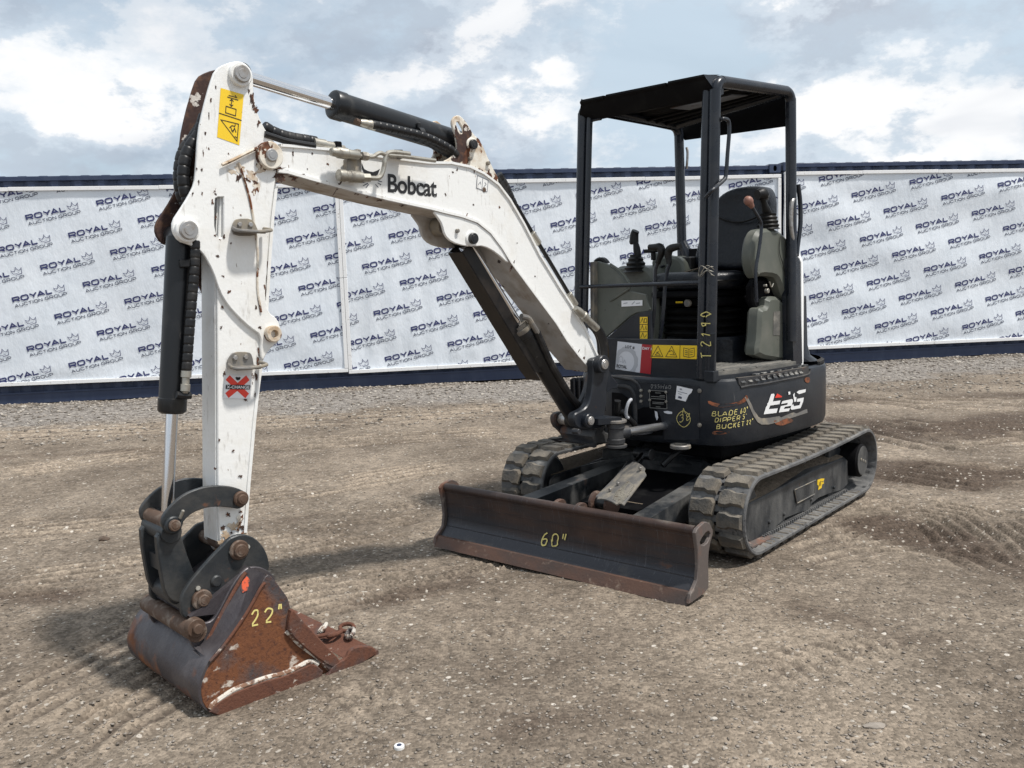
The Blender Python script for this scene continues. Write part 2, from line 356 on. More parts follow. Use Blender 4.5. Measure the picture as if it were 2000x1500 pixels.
# ------------------------------------------------------------------ flat lettering
GL = {
 'R': ([[(0, 0), (0, 1), (.85, 1), (1, .87), (1, .58), (.85, .42), (0, .42)], [(.5, .42), (1, 0)]], 1.2),
 'O': ([[(.2, 0), (.8, 0), (1, .2), (1, .8), (.8, 1), (.2, 1), (0, .8), (0, .2), (.2, 0)]], 1.25),
 'Y': ([[(0, 1), (.5, .45), (1, 1)], [(.5, .45), (.5, 0)]], 1.25),
 'A': ([[(0, 0), (.5, 1), (1, 0)], [(.2, .28), (.8, .28)]], 1.3),
 'L': ([[(0, 1), (0, 0), (1, 0)]], 1.0),
 'U': ([[(0, 1), (0, .2), (.2, 0), (.8, 0), (1, .2), (1, 1)]], 1.2),
 'C': ([[(1, .75), (1, .82), (.8, 1), (.2, 1), (0, .8), (0, .2), (.2, 0), (.8, 0), (1, .18), (1, .25)]], 1.2),
 'T': ([[(0, 1), (1, 1)], [(.5, 1), (.5, 0)]], 1.1),
 'I': ([[(0, 0), (0, 1)]], .0),
 'N': ([[(0, 0), (0, 1), (1, 0), (1, 1)]], 1.15),
 'G': ([[(1, .78), (.8, 1), (.2, 1), (0, .8), (0, .2), (.2, 0), (.8, 0), (1, .2), (1, .48), (.55, .48)]], 1.2),
 'P': ([[(0, 0), (0, 1), (.85, 1), (1, .87), (1, .53), (.85, .38), (0, .38)]], 1.15),
 'D': ([[(0, 0), (0, 1), (.7, 1), (1, .75), (1, .25), (.7, 0), (0, 0)]], 1.05),
 'B': ([[(0, 0), (0, 1), (.75, 1), (.9, .87), (.9, .65), (.75, .53), (0, .53)], [(.75, .53), (1, .4), (1, .13), (.8, 0), (0, 0)]], 1.0),
 'E': ([[(1, 1), (0, 1), (0, 0), (1, 0)], [(0, .5), (.85, .5)]], .9),
 'K': ([[(0, 0), (0, 1)], [(1, 1), (0, .4)], [(.35, .6), (1, 0)]], .9),
 'S': ([[(1, .85), (.8, 1), (.2, 1), (0, .85), (0, .65), (.2, .52), (.8, .48), (1, .35), (1, .15), (.8, 0), (.2, 0), (0, .15)]], .9),
 'X': ([[(0, 0), (1, 1)], [(0, 1), (1, 0)]], 1.0),
 'H': ([[(0, 0), (0, 1)], [(1, 0), (1, 1)], [(0, .5), (1, .5)]], 1.0),
 '-': ([[(0, .45), (1, .45)]], .5),
 '#': ([[(.3, 0), (.45, 1)], [(.7, 0), (.85, 1)], [(.05, .33), (1, .33)], [(.1, .67), (1.05, .67)]], .9),
 '0': ([[(0, .5), (.06, .2), (.3, .0), (.65, 0), (.92, .22), (1, .5), (.94, .8), (.68, 1), (.32, 1), (.05, .78), (0, .5)]], .72),
 '1': ([[(.1, .75), (.5, 1), (.5, 0)]], .5),
 '2': ([[(0, .8), (.25, 1), (.75, 1), (1, .8), (.9, .55), (0, 0), (1, 0)]], .75),
 '3': ([[(0, .85), (.3, 1), (.75, 1), (.95, .8), (.7, .55), (.4, .52)], [(.7, .55), (1, .3), (.8, .03), (.3, 0), (0, .15)]], .75),
 '5': ([[(1, 1), (.15, 1), (.08, .58), (.7, .6), (1, .38), (.85, .08), (.4, 0), (0, .12)]], .75),
 '6': ([[(.85, 1), (.3, .7), (0, .3), (.2, .02), (.7, 0), (1, .2), (.85, .45), (.4, .5), (.1, .35)]], .75),
 '8': ([[(.5, .52), (.12, .7), (.15, .92), (.5, 1), (.85, .92), (.88, .7), (.5, .52), (.05, .3), (.1, .07), (.5, 0), (.9, .07), (.95, .3), (.5, .52)]], .75),
 '9': ([[(.9, .65), (.5, .5), (.1, .65), (.1, .9), (.5, 1), (.85, .9), (.9, .65), (.6, 0)]], .75),
 '"': ([[(.0, 1.15), (-.05, .80)], [(.8, 1.15), (.75, .80)]], .42),
 "'": ([[(.3, 1.15), (.2, .85)]], .3),
}
def ribbon(pts, w):
    """2-D polyline to quads, mitred"""
    closed = len(pts) > 3 and abs(pts[0][0] - pts[-1][0]) + abs(pts[0][1] - pts[-1][1]) < 1e-6
    P = [Vector((p[0], p[1])) for p in (pts[:-1] if closed else pts)]; n = len(P); Lp, Rp = [], []
    for i in range(n):
        a = P[i - 1] if (closed or i > 0) else None; b = P[(i + 1) % n] if (closed or i < n - 1) else None
        d1 = (P[i] - a).normalized() if a is not None else None; d2 = (b - P[i]).normalized() if b is not None else None
        if d1 is None: d1 = d2
        if d2 is None: d2 = d1
        n1 = Vector((-d1.y, d1.x)); n2 = Vector((-d2.y, d2.x)); m = (n1 + n2)
        m = m.normalized() if m.length > 1e-4 else n1
        k = w / 2 / max(.45, m.dot(n1)); Lp.append(P[i] + m * k); Rp.append(P[i] - m * k)
    q = []
    for i in range(n if closed else n - 1):
        j = (i + 1) % n; q.append([Lp[i], Lp[j], Rp[j], Rp[i]])
    return q
def text_quads(s, h, w, t, gap=.28, slant=0, jitter=0, start=(0, 0)):
    """upper-case lettering: cap height h, width factor w, stroke t -> list of 2-D quads, total width"""
    x = 0; out = []
    rnd = random.Random(sum(map(ord, s)))
    for i_, ch in enumerate(s):
        if ch == ' ': x += h * w * .55; continue
        if ch not in GL: continue
        st, gw = GL[ch]; cw = h * gw * w
        for pl in st:
            pts = [(x + t / 2 + p[0] * max(cw - t, 0) + slant * (t / 2 + p[1] * (h - t)) + rnd.uniform(-1, 1) * jitter, t / 2 + p[1] * (h - t) + rnd.uniform(-1, 1) * jitter) for p in pl]
            if jitter and len(pts) > 2: pts = [tuple(v) for v in chaikin(pts, 1, False)]
            out += ribbon(pts, t)
        x += max(cw, t) + gap * h
        if s[i_:i_ + 2] in ('YA', 'LA', 'AT', 'PP'): x -= .30 * h
    return [[(p[0] + start[0], p[1] + start[1]) for p in q] for q in out], x - gap * h
class Patch:
    """a flat (bilinear) patch through 4 corners BL, BR, TR, TL; normal n; maps u,v in 0..1 to 3-D"""
    def __init__(s, tl, tr, br, bl, side):
        s.c = [Vector(bl), Vector(br), Vector(tr), Vector(tl)]; s.W = (s.c[1] - s.c[0]).length; s.H = (s.c[3] - s.c[0]).length
        s.n = (s.c[1] - s.c[0]).cross(s.c[3] - s.c[0]).normalized()
        if s.n.dot(Vector(side)) < 0: s.n = -s.n
    def at(s, u, v, off=0):
        a, b, c, d = s.c; return (a * (1 - u) + b * u) * (1 - v) + (d * (1 - u) + c * u) * v + s.n * off
def flat(name, m, parent, polys, fn):
    mb = MB()
    for q in polys: mb.add([fn(*p) for p in q], [tuple(range(len(q)))])
    return mb.obj(name, m, parent, fix=False)
# ================================================================== GROUND
def vnoise(X, Y, cell, seed, octaves=1, rough=.5):
    """smooth value noise on arrays"""
    tot = np.zeros_like(X); amp = 1; nrm = 0
    for o in range(octaves):
        rs = np.random.RandomState(seed + o * 13); T = rs.rand(256, 256)
        c = cell / 2 ** o; gx = X / c + 40.3 * o; gy = Y / c + 17.7 * o
        ix = np.floor(gx).astype(int); iy = np.floor(gy).astype(int); fx = gx - ix; fy = gy - iy
        fx = fx * fx * (3 - 2 * fx); fy = fy * fy * (3 - 2 * fy)
        a = T[ix % 256, iy % 256]; b = T[(ix + 1) % 256, iy % 256]; c_ = T[ix % 256, (iy + 1) % 256]; d = T[(ix + 1) % 256, (iy + 1) % 256]
        tot += amp * ((a * (1 - fx) + b * fx) * (1 - fy) + (c_ * (1 - fx) + d * fx) * fy); nrm += amp; amp *= rough
    return tot / nrm - .5
def seg_coords(X, Y, pl):
    """distance to a polyline, signed side offset and arc length along it"""
    best = np.full(X.shape, 1e9); off = np.zeros_like(X); along = np.zeros_like(X); s0 = 0
    for (ax, ay), (bx, by) in zip(pl, pl[1:]):
        L = math.hypot(bx - ax, by - ay); ux, uy = (bx - ax) / L, (by - ay) / L
        t = np.clip((X - ax) * ux + (Y - ay) * uy, 0, L); px, py = ax + ux * t, ay + uy * t
        d = np.hypot(X - px, Y - py); m = d < best
        best = np.where(m, d, best); off = np.where(m, (X - px) * -uy + (Y - py) * ux, off); along = np.where(m, s0 + t, along); s0 += L
    return best, off, along
ys = [1.6]
while ys[-1] < 13.6: ys.append(ys[-1] + .0085 + .0026 * (ys[-1] - 1.6))
ys = [-14, -8, -4, -1, .4] + ys + [14.2, 15, 16.5, 19, 24, 32, 48, 80, 150, 300, 700]
xs = list(np.arange(-7.2, 8.6, .0165)); xs = [-700, -200, -70, -30, -16, -10, -8] + xs + [9.4, 11, 15, 30, 70, 200, 700]
X, Y = np.meshgrid(np.array(xs), np.array(ys))
Hh = vnoise(X, Y, 2.6, 1, 2) * .05 + vnoise(X, Y, .5, 5, 3, .6) * .022 + vnoise(X, Y, .11, 9, 4, .75) * .017 * (1 + 1.5 * vnoise(X, Y, .9, 12, 2))
rut_tone = np.zeros_like(X)  # rut relief, later shaded into the ground colour
WS = lambda x, y: y - (12.2969 + x * math.tan(0.15224))        # distance in front of (-) / behind the container line
wl = WS(X, Y)
Hh += np.where((wl > -2.0) & (wl < 1.5), .035 * np.clip(1 - np.abs(wl + .55) / 1.3, 0, 1), 0) * (1 + 1.4 * vnoise(X, Y, .35, 33, 2))
tread_mask = np.zeros_like(X)
def ruts(pl, hw, n, amp, cross=0, seed=3):
    global Hh, tread_mask, rut_tone
    d, off, al = seg_coords(X, Y, pl); w = np.clip((hw - np.abs(off)) / .05, 0, 1) * (d < hw + .02)
    tot = sum(math.hypot(b[0] - a[0], b[1] - a[1]) for a, b in zip(pl, pl[1:]))
    w = w * np.clip(al / .3, 0, 1) * np.clip((tot - al) / .3, 0, 1)
    brk = np.clip(1.2 + vnoise(X, Y, .22, seed, 2) * 4, 0, 1)
    g = np.sin(off / hw * math.pi * n + vnoise(X, Y, .5, seed + 4) * 2.2); g = np.where(g > 0, g ** .6, -np.abs(g) ** 1.2)
    if cross: g = g * .3 + np.sign(np.sin(al / cross * 2 * math.pi + np.abs(off) * 28)) * .55
    Hh += w * brk * g * amp * 1.7 - w * amp * .5; rut_tone = np.where(w > .01, w * brk * g, rut_tone); tread_mask = np.maximum(tread_mask, w * brk)
# curved scuffs of the turning tracks beside the machine
ruts([(1.343,4.602),(1.704,4.851),(2.003,4.955),(2.353,5.024),(2.48,4.861),(2.449,4.49),(2.326,4.101)], .34, 8, .011)
ruts([(1.161,4.148),(1.668,4.443),(2.07,4.451),(2.231,4.199),(2.26,3.857)], .20, 4, .008)
ruts([(-1.746,2.636),(-1.625,2.971),(-1.447,3.499),(-0.8928,3.991),(-0.279,4.145)], .30, 7, .008)
ruts([(-1.421,2.391),(-1.355,2.771),(-1.138,3.139)], .20, 5, .007)
ruts([(-0.7712,4.121),(-0.3802,4.171),(-0.0298,4.398),(0.1902,4.595)], .11, 3, .006, .04)
ruts([(-0.475,3.316),(-0.1166,3.438),(0.2816,3.483)], .16, 3, .005, .055)
ruts([(-4.243,6.889),(-3.211,7.764),(-1.437,8.067),(-0.0149,8.145)], .34, 5, .008)
ruts([(-3.303,5.205),(-2.481,5.448),(-1.585,5.999),(-0.4239,6.851)], .26, 5, .007)
ruts([(-2.673,4.165),(-2.101,4.333),(-1.277,4.763),(-0.4674,5.31)], .28, 6, .007)
ruts([(-1.284,5.296),(-0.814,5.544),(-0.369,5.825)], .12, 3, .006, .06)
ruts([(0.6999,2.878),(1.004,3.058),(1.365,3.211),(1.724,3.229)], .13, 2, .006, .07)
ruts([(1.561,3.48),(1.828,3.428),(2.057,3.327)], .10, 2, .006, .07)
ruts([(-0.7536,2.665),(-0.5642,2.894),(-0.2168,2.986)], .14, 3, .005, .06)
ruts([(3.05,8.153),(3.402,7.263),(4.601,7.404)], .60, 6, .013)
ruts([(2.567,6.261),(2.927,5.866),(3.682,5.909)], .40, 6, .012)
ruts([(3.732,9.832),(4.245,9.078),(5.348,8.621)], .5, 4, .010)
ruts([(-5.611,9.013),(-4.084,9.146),(-1.995,9.415),(-0.0094,9.52)], .5, 4, .008)
Hh -= .006
for pl, hw in (([(-1.47,3.398),(-1.072,3.05),(-0.7503,3.29)], .33), ([(-0.4254,4.762),(0.2212,4.208),(0.753,3.733)], .10)):
    d, o_, al = seg_coords(X, Y, pl); Hh = np.where(d < hw, np.minimum(Hh, -.010), Hh)
bx, by = X - 1.1112, Y - 5.2824; ca, sa = math.cos(-2.38486 + 0.10920), math.sin(-2.38486 + 0.10920); lx, ly = bx * ca + by * sa, -bx * sa + by * ca
inm = (np.abs(lx) < .80) & (np.abs(np.abs(ly) - .61) < .17); Hh = np.where(inm, np.clip(Hh, -.012, .004), Hh)
Hh = np.where((X < -7.5) | (X > 8.7) | (Y > 14) | (Y < 1.2), 0, Hh)
nr, nc = X.shape
co = np.stack([X, Y, Hh], -1).reshape(-1, 3)
i = np.arange(nr * nc).reshape(nr, nc)
quads = np.stack([i[:-1, :-1], i[:-1, 1:], i[1:, 1:], i[1:, :-1]], -1).reshape(-1, 4)
me = bpy.data.meshes.new('ground'); me.vertices.add(len(co)); me.vertices.foreach_set('co', co.ravel())
me.loops.add(quads.size); me.loops.foreach_set('vertex_index', quads.ravel().astype(np.int32))
me.polygons.add(len(quads)); me.polygons.foreach_set('loop_start', (np.arange(len(quads)) * 4).astype(np.int32)); me.polygons.foreach_set('loop_total', np.full(len(quads), 4, np.int32))
me.update(); me.validate(); me.shade_smooth()
# dark patch and gravel maps as attributes, plus rut shade painted as tone
def attr(name, arr): a = me.attributes.new(name, 'FLOAT', 'POINT'); a.data.foreach_set('value', arr.ravel().astype(np.float32))
dk = np.zeros_like(X)
for pl, hw, amt in (([(2.775,7.917),(3.295,7.409),(4.986,7.736)], .85, 1), ([(2.296,6.13),(2.927,5.866),(3.781,5.844)], .60, 1), ([(2.017,4.77),(2.261,4.357),(2.448,3.937)], .32, .9), ([(-0.885,3.732),(-0.275,4.071)], .2, .5),
               ([(-4.687,7.561),(-3.295,7.974),(-1.127,7.878)], .35, .35), ([(-2.635,4.022),(-2.164,4.046)], .2, .5), ([(-2.05,4.852),(-1.246,5.411)], .2, .3), ([(-0.0368,2.649),(0.4668,2.748),(0.8829,3.025)], .3, .3), ([(1.181,3.601),(1.536,3.245)], .3, .35), ([(3.585,9.442),(5.716,9.31)], .5, .5)):
    d, o_, al = seg_coords(X, Y, pl); dk = np.maximum(dk, np.clip(1 - np.abs(d) / hw, 0, 1) * amt)
attr('dark_patch', np.clip((dk * 1.5 + vnoise(X, Y, .5, 71, 4, .65) * 2.2 * np.clip(dk * 4, 0, 1)), 0, 1) * np.clip(dk * 3, 0, 1))  # darker ground along the listed strips, broken up by noise
gr = np.clip(1 - np.abs(wl + 1.0) / 1.5, 0, 1); gr = np.clip(gr * 1.9 + vnoise(X, Y, .7, 77, 4, .65) * 2.4, 0, 1) * np.clip(gr * 5, 0, 1)
attr('gravel', gr)
attr('pale', np.clip(vnoise(X, Y, .9, 55, 4, .6) * 1.6 + .35 + rut_tone * .45 + tread_mask * .12, 0, 1))  # soil tone, with rut crests lightened to bring out their relief
attr('trough_shade', np.clip(-rut_tone * .8 + vnoise(X, Y, .16, 57, 3, .7) * .5, 0, 1) * (rut_tone < 0))  # shade of the rut troughs, painted in as a darker ground colour
ground = bpy.data.objects.new('ground', me); COL.objects.link(ground); ground['kind'] = 'structure'
def ground_mat():
    m = bpy.data.materials.new('packed_dirt'); m.use_nodes = True; t = m.node_tree; t.nodes.clear(); L = t.links.new
    out = N('ShaderNodeOutputMaterial', t); b = N('ShaderNodeBsdfPrincipled', t); L(b.outputs[0], out.inputs[0]); tc = N('ShaderNodeTexCoord', t)
    def noise(sc, det, rg=.6, st=(1, 1, 1), loc=(0, 0, 0)):
        mp = N('ShaderNodeMapping', t); L(tc.outputs['Object'], mp.inputs[0]); mp.inputs['Scale'].default_value = st; mp.inputs['Location'].default_value = loc
        n = N('ShaderNodeTexNoise', t); L(mp.outputs[0], n.inputs['Vector']); n.inputs['Scale'].default_value = sc; n.inputs['Detail'].default_value = det; n.inputs['Roughness'].default_value = rg; return n
    def mix(f, a, c, fac_range=None, bt='MIX'):
        mx = N('ShaderNodeMix', t, data_type='RGBA', blend_type=bt)
        if fac_range: mr = N('ShaderNodeMapRange', t); L(f, mr.inputs[0]); mr.inputs[1].default_value, mr.inputs[2].default_value = fac_range; f = mr.outputs[0]
        L(f, mx.inputs[0])
        for s_, k in ((a, 6), (c, 7)):
            if isinstance(s_, tuple): mx.inputs[k].default_value = (*s_, 1)
            else: L(s_, mx.inputs[k])
        return mx.outputs[2]
    at = lambda n: (lambda a: a.outputs['Fac'])(N('ShaderNodeAttribute', t, attribute_name=n))
    n1 = noise(1.4, 8); n2 = noise(14, 7, .7); n3 = noise(75, 5, .7); n5 = noise(.35, 5)
    c = mix(n1.outputs[0], (.140, .112, .087), (.236, .194, .152), (.36, .64))
    c = mix(at('pale'), c, (.30, .255, .205), (.35, 1.1))
    c = mix(n5.outputs[0], c, (.185, .150, .118), (.5, .72))
    c = mix(n2.outputs[0], (.5, .5, .5), (1.35, 1.35, 1.35), (.3, .7)); c_var = c
    n_ = mix(n1.outputs[0], (.140, .112, .087), (.236, .194, .152), (.36, .64)); n_ = mix(at('pale'), n_, (.30, .245, .190), (.3, 1.05))
    c = N('ShaderNodeMix', t, data_type='RGBA', blend_type='MULTIPLY'); c.inputs[0].default_value = .75; L(n_, c.inputs[6]); L(c_var, c.inputs[7]); c = c.outputs[2]
    c = mix(at('trough_shade'), c, (.115, .092, .074), (.1, .9))  # darkens the rut troughs as if shaded
    c = mix(at('dark_patch'), c, (.095, .072, .056), (.05, 1.0))
    # gravel band colour
    g = mix(n2.outputs[0], (.12, .108, .098), (.31, .285, .26), (.38, .62)); c = mix(at('gravel'), c, g, (.2, 1.1))
    # aggregate: small stones as cells, each with its own tone, pale ones sprinkled
    vo = N('ShaderNodeTexVoronoi', t); vo.inputs['Scale'].default_value = 85; L(tc.outputs['Object'], vo.inputs['Vector'])
    sp = N('ShaderNodeSeparateColor', t); L(vo.outputs['Color'], sp.inputs[0])
    tone = N('ShaderNodeMapRange', t); L(sp.outputs[0], tone.inputs[0]); tone.inputs[3].default_value = .58; tone.inputs[4].default_value = 1.42
    tv = N('ShaderNodeCombineXYZ', t); [L(tone.outputs[0], tv.inputs[k]) for k in range(3)]
    mm = N('ShaderNodeMix', t, data_type='RGBA', blend_type='MULTIPLY'); mm.inputs[0].default_value = .8; L(c, mm.inputs[6]); L(tv.outputs[0], mm.inputs[7]); c = mm.outputs[2]
    pale = N('ShaderNodeMapRange', t); L(sp.outputs[1], pale.inputs[0]); pale.inputs[1].default_value = .975; pale.inputs[2].default_value = .99
    c = mix(pale.outputs[0], c, (.40, .36, .31))
    vo2 = N('ShaderNodeTexVoronoi', t); vo2.inputs['Scale'].default_value = 33; L(tc.outputs['Object'], vo2.inputs['Vector'])
    sp2 = N('ShaderNodeSeparateColor', t); L(vo2.outputs['Color'], sp2.inputs[0])
    p2 = N('ShaderNodeMapRange', t); L(sp2.outputs[1], p2.inputs[0]); p2.inputs[1].default_value = .985; p2.inputs[2].default_value = .988
    e2 = N('ShaderNodeMapRange', t); L(vo2.outputs['Distance'], e2.inputs[0]); e2.inputs[1].default_value = .35; e2.inputs[2].default_value = .28
    pm_ = N('ShaderNodeMath', t, operation='MULTIPLY'); L(p2.outputs[0], pm_.inputs[0]); L(e2.outputs[0], pm_.inputs[1]); c = mix(pm_.outputs[0], c, (.55, .50, .44))
    L(c, b.inputs['Base Color']); b.inputs['Roughness'].default_value = .95; b.inputs['Specular IOR Level'].default_value = .15
    prev = None
    for src, st, di in ((n2.outputs[0], .45, .02), (n3.outputs[0], .6, .010), (vo.outputs['Distance'], -.55, .007), (vo2.outputs['Distance'], -.12, .010)):
        bn = N('ShaderNodeBump', t); bn.inputs['Strength'].default_value = abs(st); bn.inputs['Distance'].default_value = di; bn.invert = st < 0; L(src, bn.inputs['Height'])
        if prev: L(prev.outputs[0], bn.inputs['Normal'])
        prev = bn
    L(prev.outputs[0], b.inputs['Normal']); return m
me.materials.append(ground_mat())
# loose stones: three stuff objects of scattered pebbles
xs_a, ys_a = np.array(xs), np.array(ys)
def gh(x, y):
    i_ = min(max(np.searchsorted(xs_a, x) - 1, 0), nc - 2); j_ = min(max(np.searchsorted(ys_a, y) - 1, 0), nr - 2); return float(Hh[j_, i_])
def stones(name, m, n, smin, smax, region, seed, kind=True):
    rs = np.random.RandomState(seed)
    base = np.array([(1, 0, 0), (-1, 0, 0), (0, 1, 0), (0, -1, 0), (0, 0, .8), (0, 0, -.6), (.7, .6, .35), (-.6, .65, .3), (-.7, -.55, .3), (.6, -.7, .35)], float)
    import itertools
    bm = bmesh.new(); [bm.verts.new(v) for v in base]; bmesh.ops.convex_hull(bm, input=bm.verts); bm.verts.ensure_lookup_table(); bm.verts.index_update()
    bf = np.array([[v.index for v in f.verts] for f in bm.faces if len(f.verts) == 3]); base = np.array([v.co[:] for v in bm.verts]); bm.free()
    P = region(rs, n); n = len(P)
    s = smin + (smax - smin) * rs.rand(n) ** 3; a = rs.rand(n) * 6.283
    J = base[None] * (1 + (rs.rand(n, len(base), 3) - .5) * .6) * s[:, None, None] * np.stack([.8 + rs.rand(n) * .5, .7 + rs.rand(n) * .4, .45 + rs.rand(n) * .35], -1)[:, None, :]
    ca, sa = np.cos(a)[:, None], np.sin(a)[:, None]; x = J[..., 0] * ca - J[..., 1] * sa; y = J[..., 0] * sa + J[..., 1] * ca
    hz = np.array([gh(p[0], p[1]) for p in P])[:, None]
    co = np.stack([x + P[:, :1], y + P[:, 1:2], J[..., 2] + hz + s[:, None] * .12], -1).reshape(-1, 3)
    fa = (bf[None] + (np.arange(n) * len(base))[:, None, None]).reshape(-1, 3)
    me = bpy.data.meshes.new(name); me.vertices.add(len(co)); me.vertices.foreach_set('co', co.ravel()); me.loops.add(fa.size); me.loops.foreach_set('vertex_index', fa.ravel().astype(np.int32))
    me.polygons.add(len(fa)); me.polygons.foreach_set('loop_start', (np.arange(len(fa)) * 3).astype(np.int32)); me.polygons.foreach_set('loop_total', np.full(len(fa), 3, np.int32)); me.update()
    me.materials.append(MATS[m]); o = bpy.data.objects.new(name, me); COL.objects.link(o); return o
def fan(rs, n):
    y = 2.2 + 7.5 * rs.rand(n) ** 1.9; x = (rs.rand(n) * 2 - 1) * (y * .66 + .3) + .1; return np.stack([x, y], -1)
def band(rs, n):
    x = -7.2 + 15.5 * rs.rand(n); d = -.05 - 3.4 * rs.rand(n) ** 2.0; return np.stack([x, 12.2969 + x * math.tan(0.15224) + d], -1)
for nm, m, n, a, b_, reg, sd, lb in (('gravel', 'pebble_mid', 16000, .0022, .0085, fan, 3, 'small brown grey stones strewn over the packed dirt yard'),
                       ('gravel', 'pebble_dark', 9000, .0022, .0085, fan, 4, 'small dark stones strewn over the packed dirt yard'),
                       ('gravel', 'pebble_pale', 650, .002, .0050, fan, 5, 'scattered whitish stones lying on the packed dirt yard'),
                       ('gravel', 'pebble_mid', 7000, .006, .028, band, 6, 'brown grey stones in the gravel strip along the blue containers'),
                       ('gravel', 'pebble_dark', 6000, .006, .026, band, 7, 'dark stones in the gravel strip along the blue containers'),
                       ('gravel', 'pebble_pale', 4200, .006, .028, band, 8, 'pale stones in the gravel strip along the blue containers')):
    o = stones(nm, m, n, a, b_, reg, sd); o['kind'] = 'stuff'; o['label'] = lb; o['category'] = 'gravel'
def rock(px, name, m, label, s, cat='stone', el=(1, .7, .55)):
    mb = MB(); rs = random.Random(int(px[0] * 1000)); bm = bmesh.new(); bmesh.ops.create_icosphere(bm, subdivisions=2, radius=s)
    for v in bm.verts: v.co *= 1 + rs.uniform(-.22, .22); v.co = Vector((v.co.x * el[0], v.co.y * el[1], v.co.z * el[2]))
    me = bpy.data.meshes.new(name); bm.to_mesh(me); bm.free(); me.materials.append(MATS[m]); o = bpy.data.objects.new(name, me); COL.objects.link(o)
    o.location = (px[0], px[1], gh(*px) + s * el[2] * .45); tag(o, label, cat); return o
q = [(-2.381,4.97),(-8.778,16.76),(-0.3801,2.542),(0.0923,5.031),(-4.604,11.51),(5.229,9.887),(2.932,6.72)]
rock(q[0], 'clod', 'litter_brown', 'dark brown clod of earth on the bare dirt left of the bucket', .032, 'clod')
rock([(-2.301,10.05)][0], 'stone', 'pebble_pale', 'pale flat stone lying behind the white arm near the container', .035)
rock([(-4.146,7.763)][0], 'stone', 'pebble_pale', 'small whitish stone far left on the dirt yard', .018)
rock([(6.303,12.42)][0], 'stone', 'pebble_pale', 'larger whitish stone against the foot of the right container', .05)
rock([(0.602,2.644)][0], 'stone', 'pebble_pale', 'whitish stone on the dirt at the bottom centre right', .012)
rock([(1.077,2.567)][0], 'stone', 'pebble_mid', 'flat brownish stone on the dirt at the bottom right', .020, 'stone', (1.5, .9, .4))
rock([(1.678,2.843)][0], 'stone', 'pebble_mid', 'brown stone at the right edge of the foreground dirt', .014)
cap = thing('bottle_cap', 'small round white bottle cap lying on the foreground dirt', 'bottle cap', (q[2][0], q[2][1], gh(*q[2]) + .004))
MB().lathe((0, 0, -.004), (0, 0, .006), [(0, .016), (.008, .016), (.010, .0145)], 24).obj('shell', 'litter_white', cap)
MB().lathe((0, 0, .0062), (0, 0, .008), [(0, .008), (.001, .0075)], 20).obj('print', 'print_slate', cap)
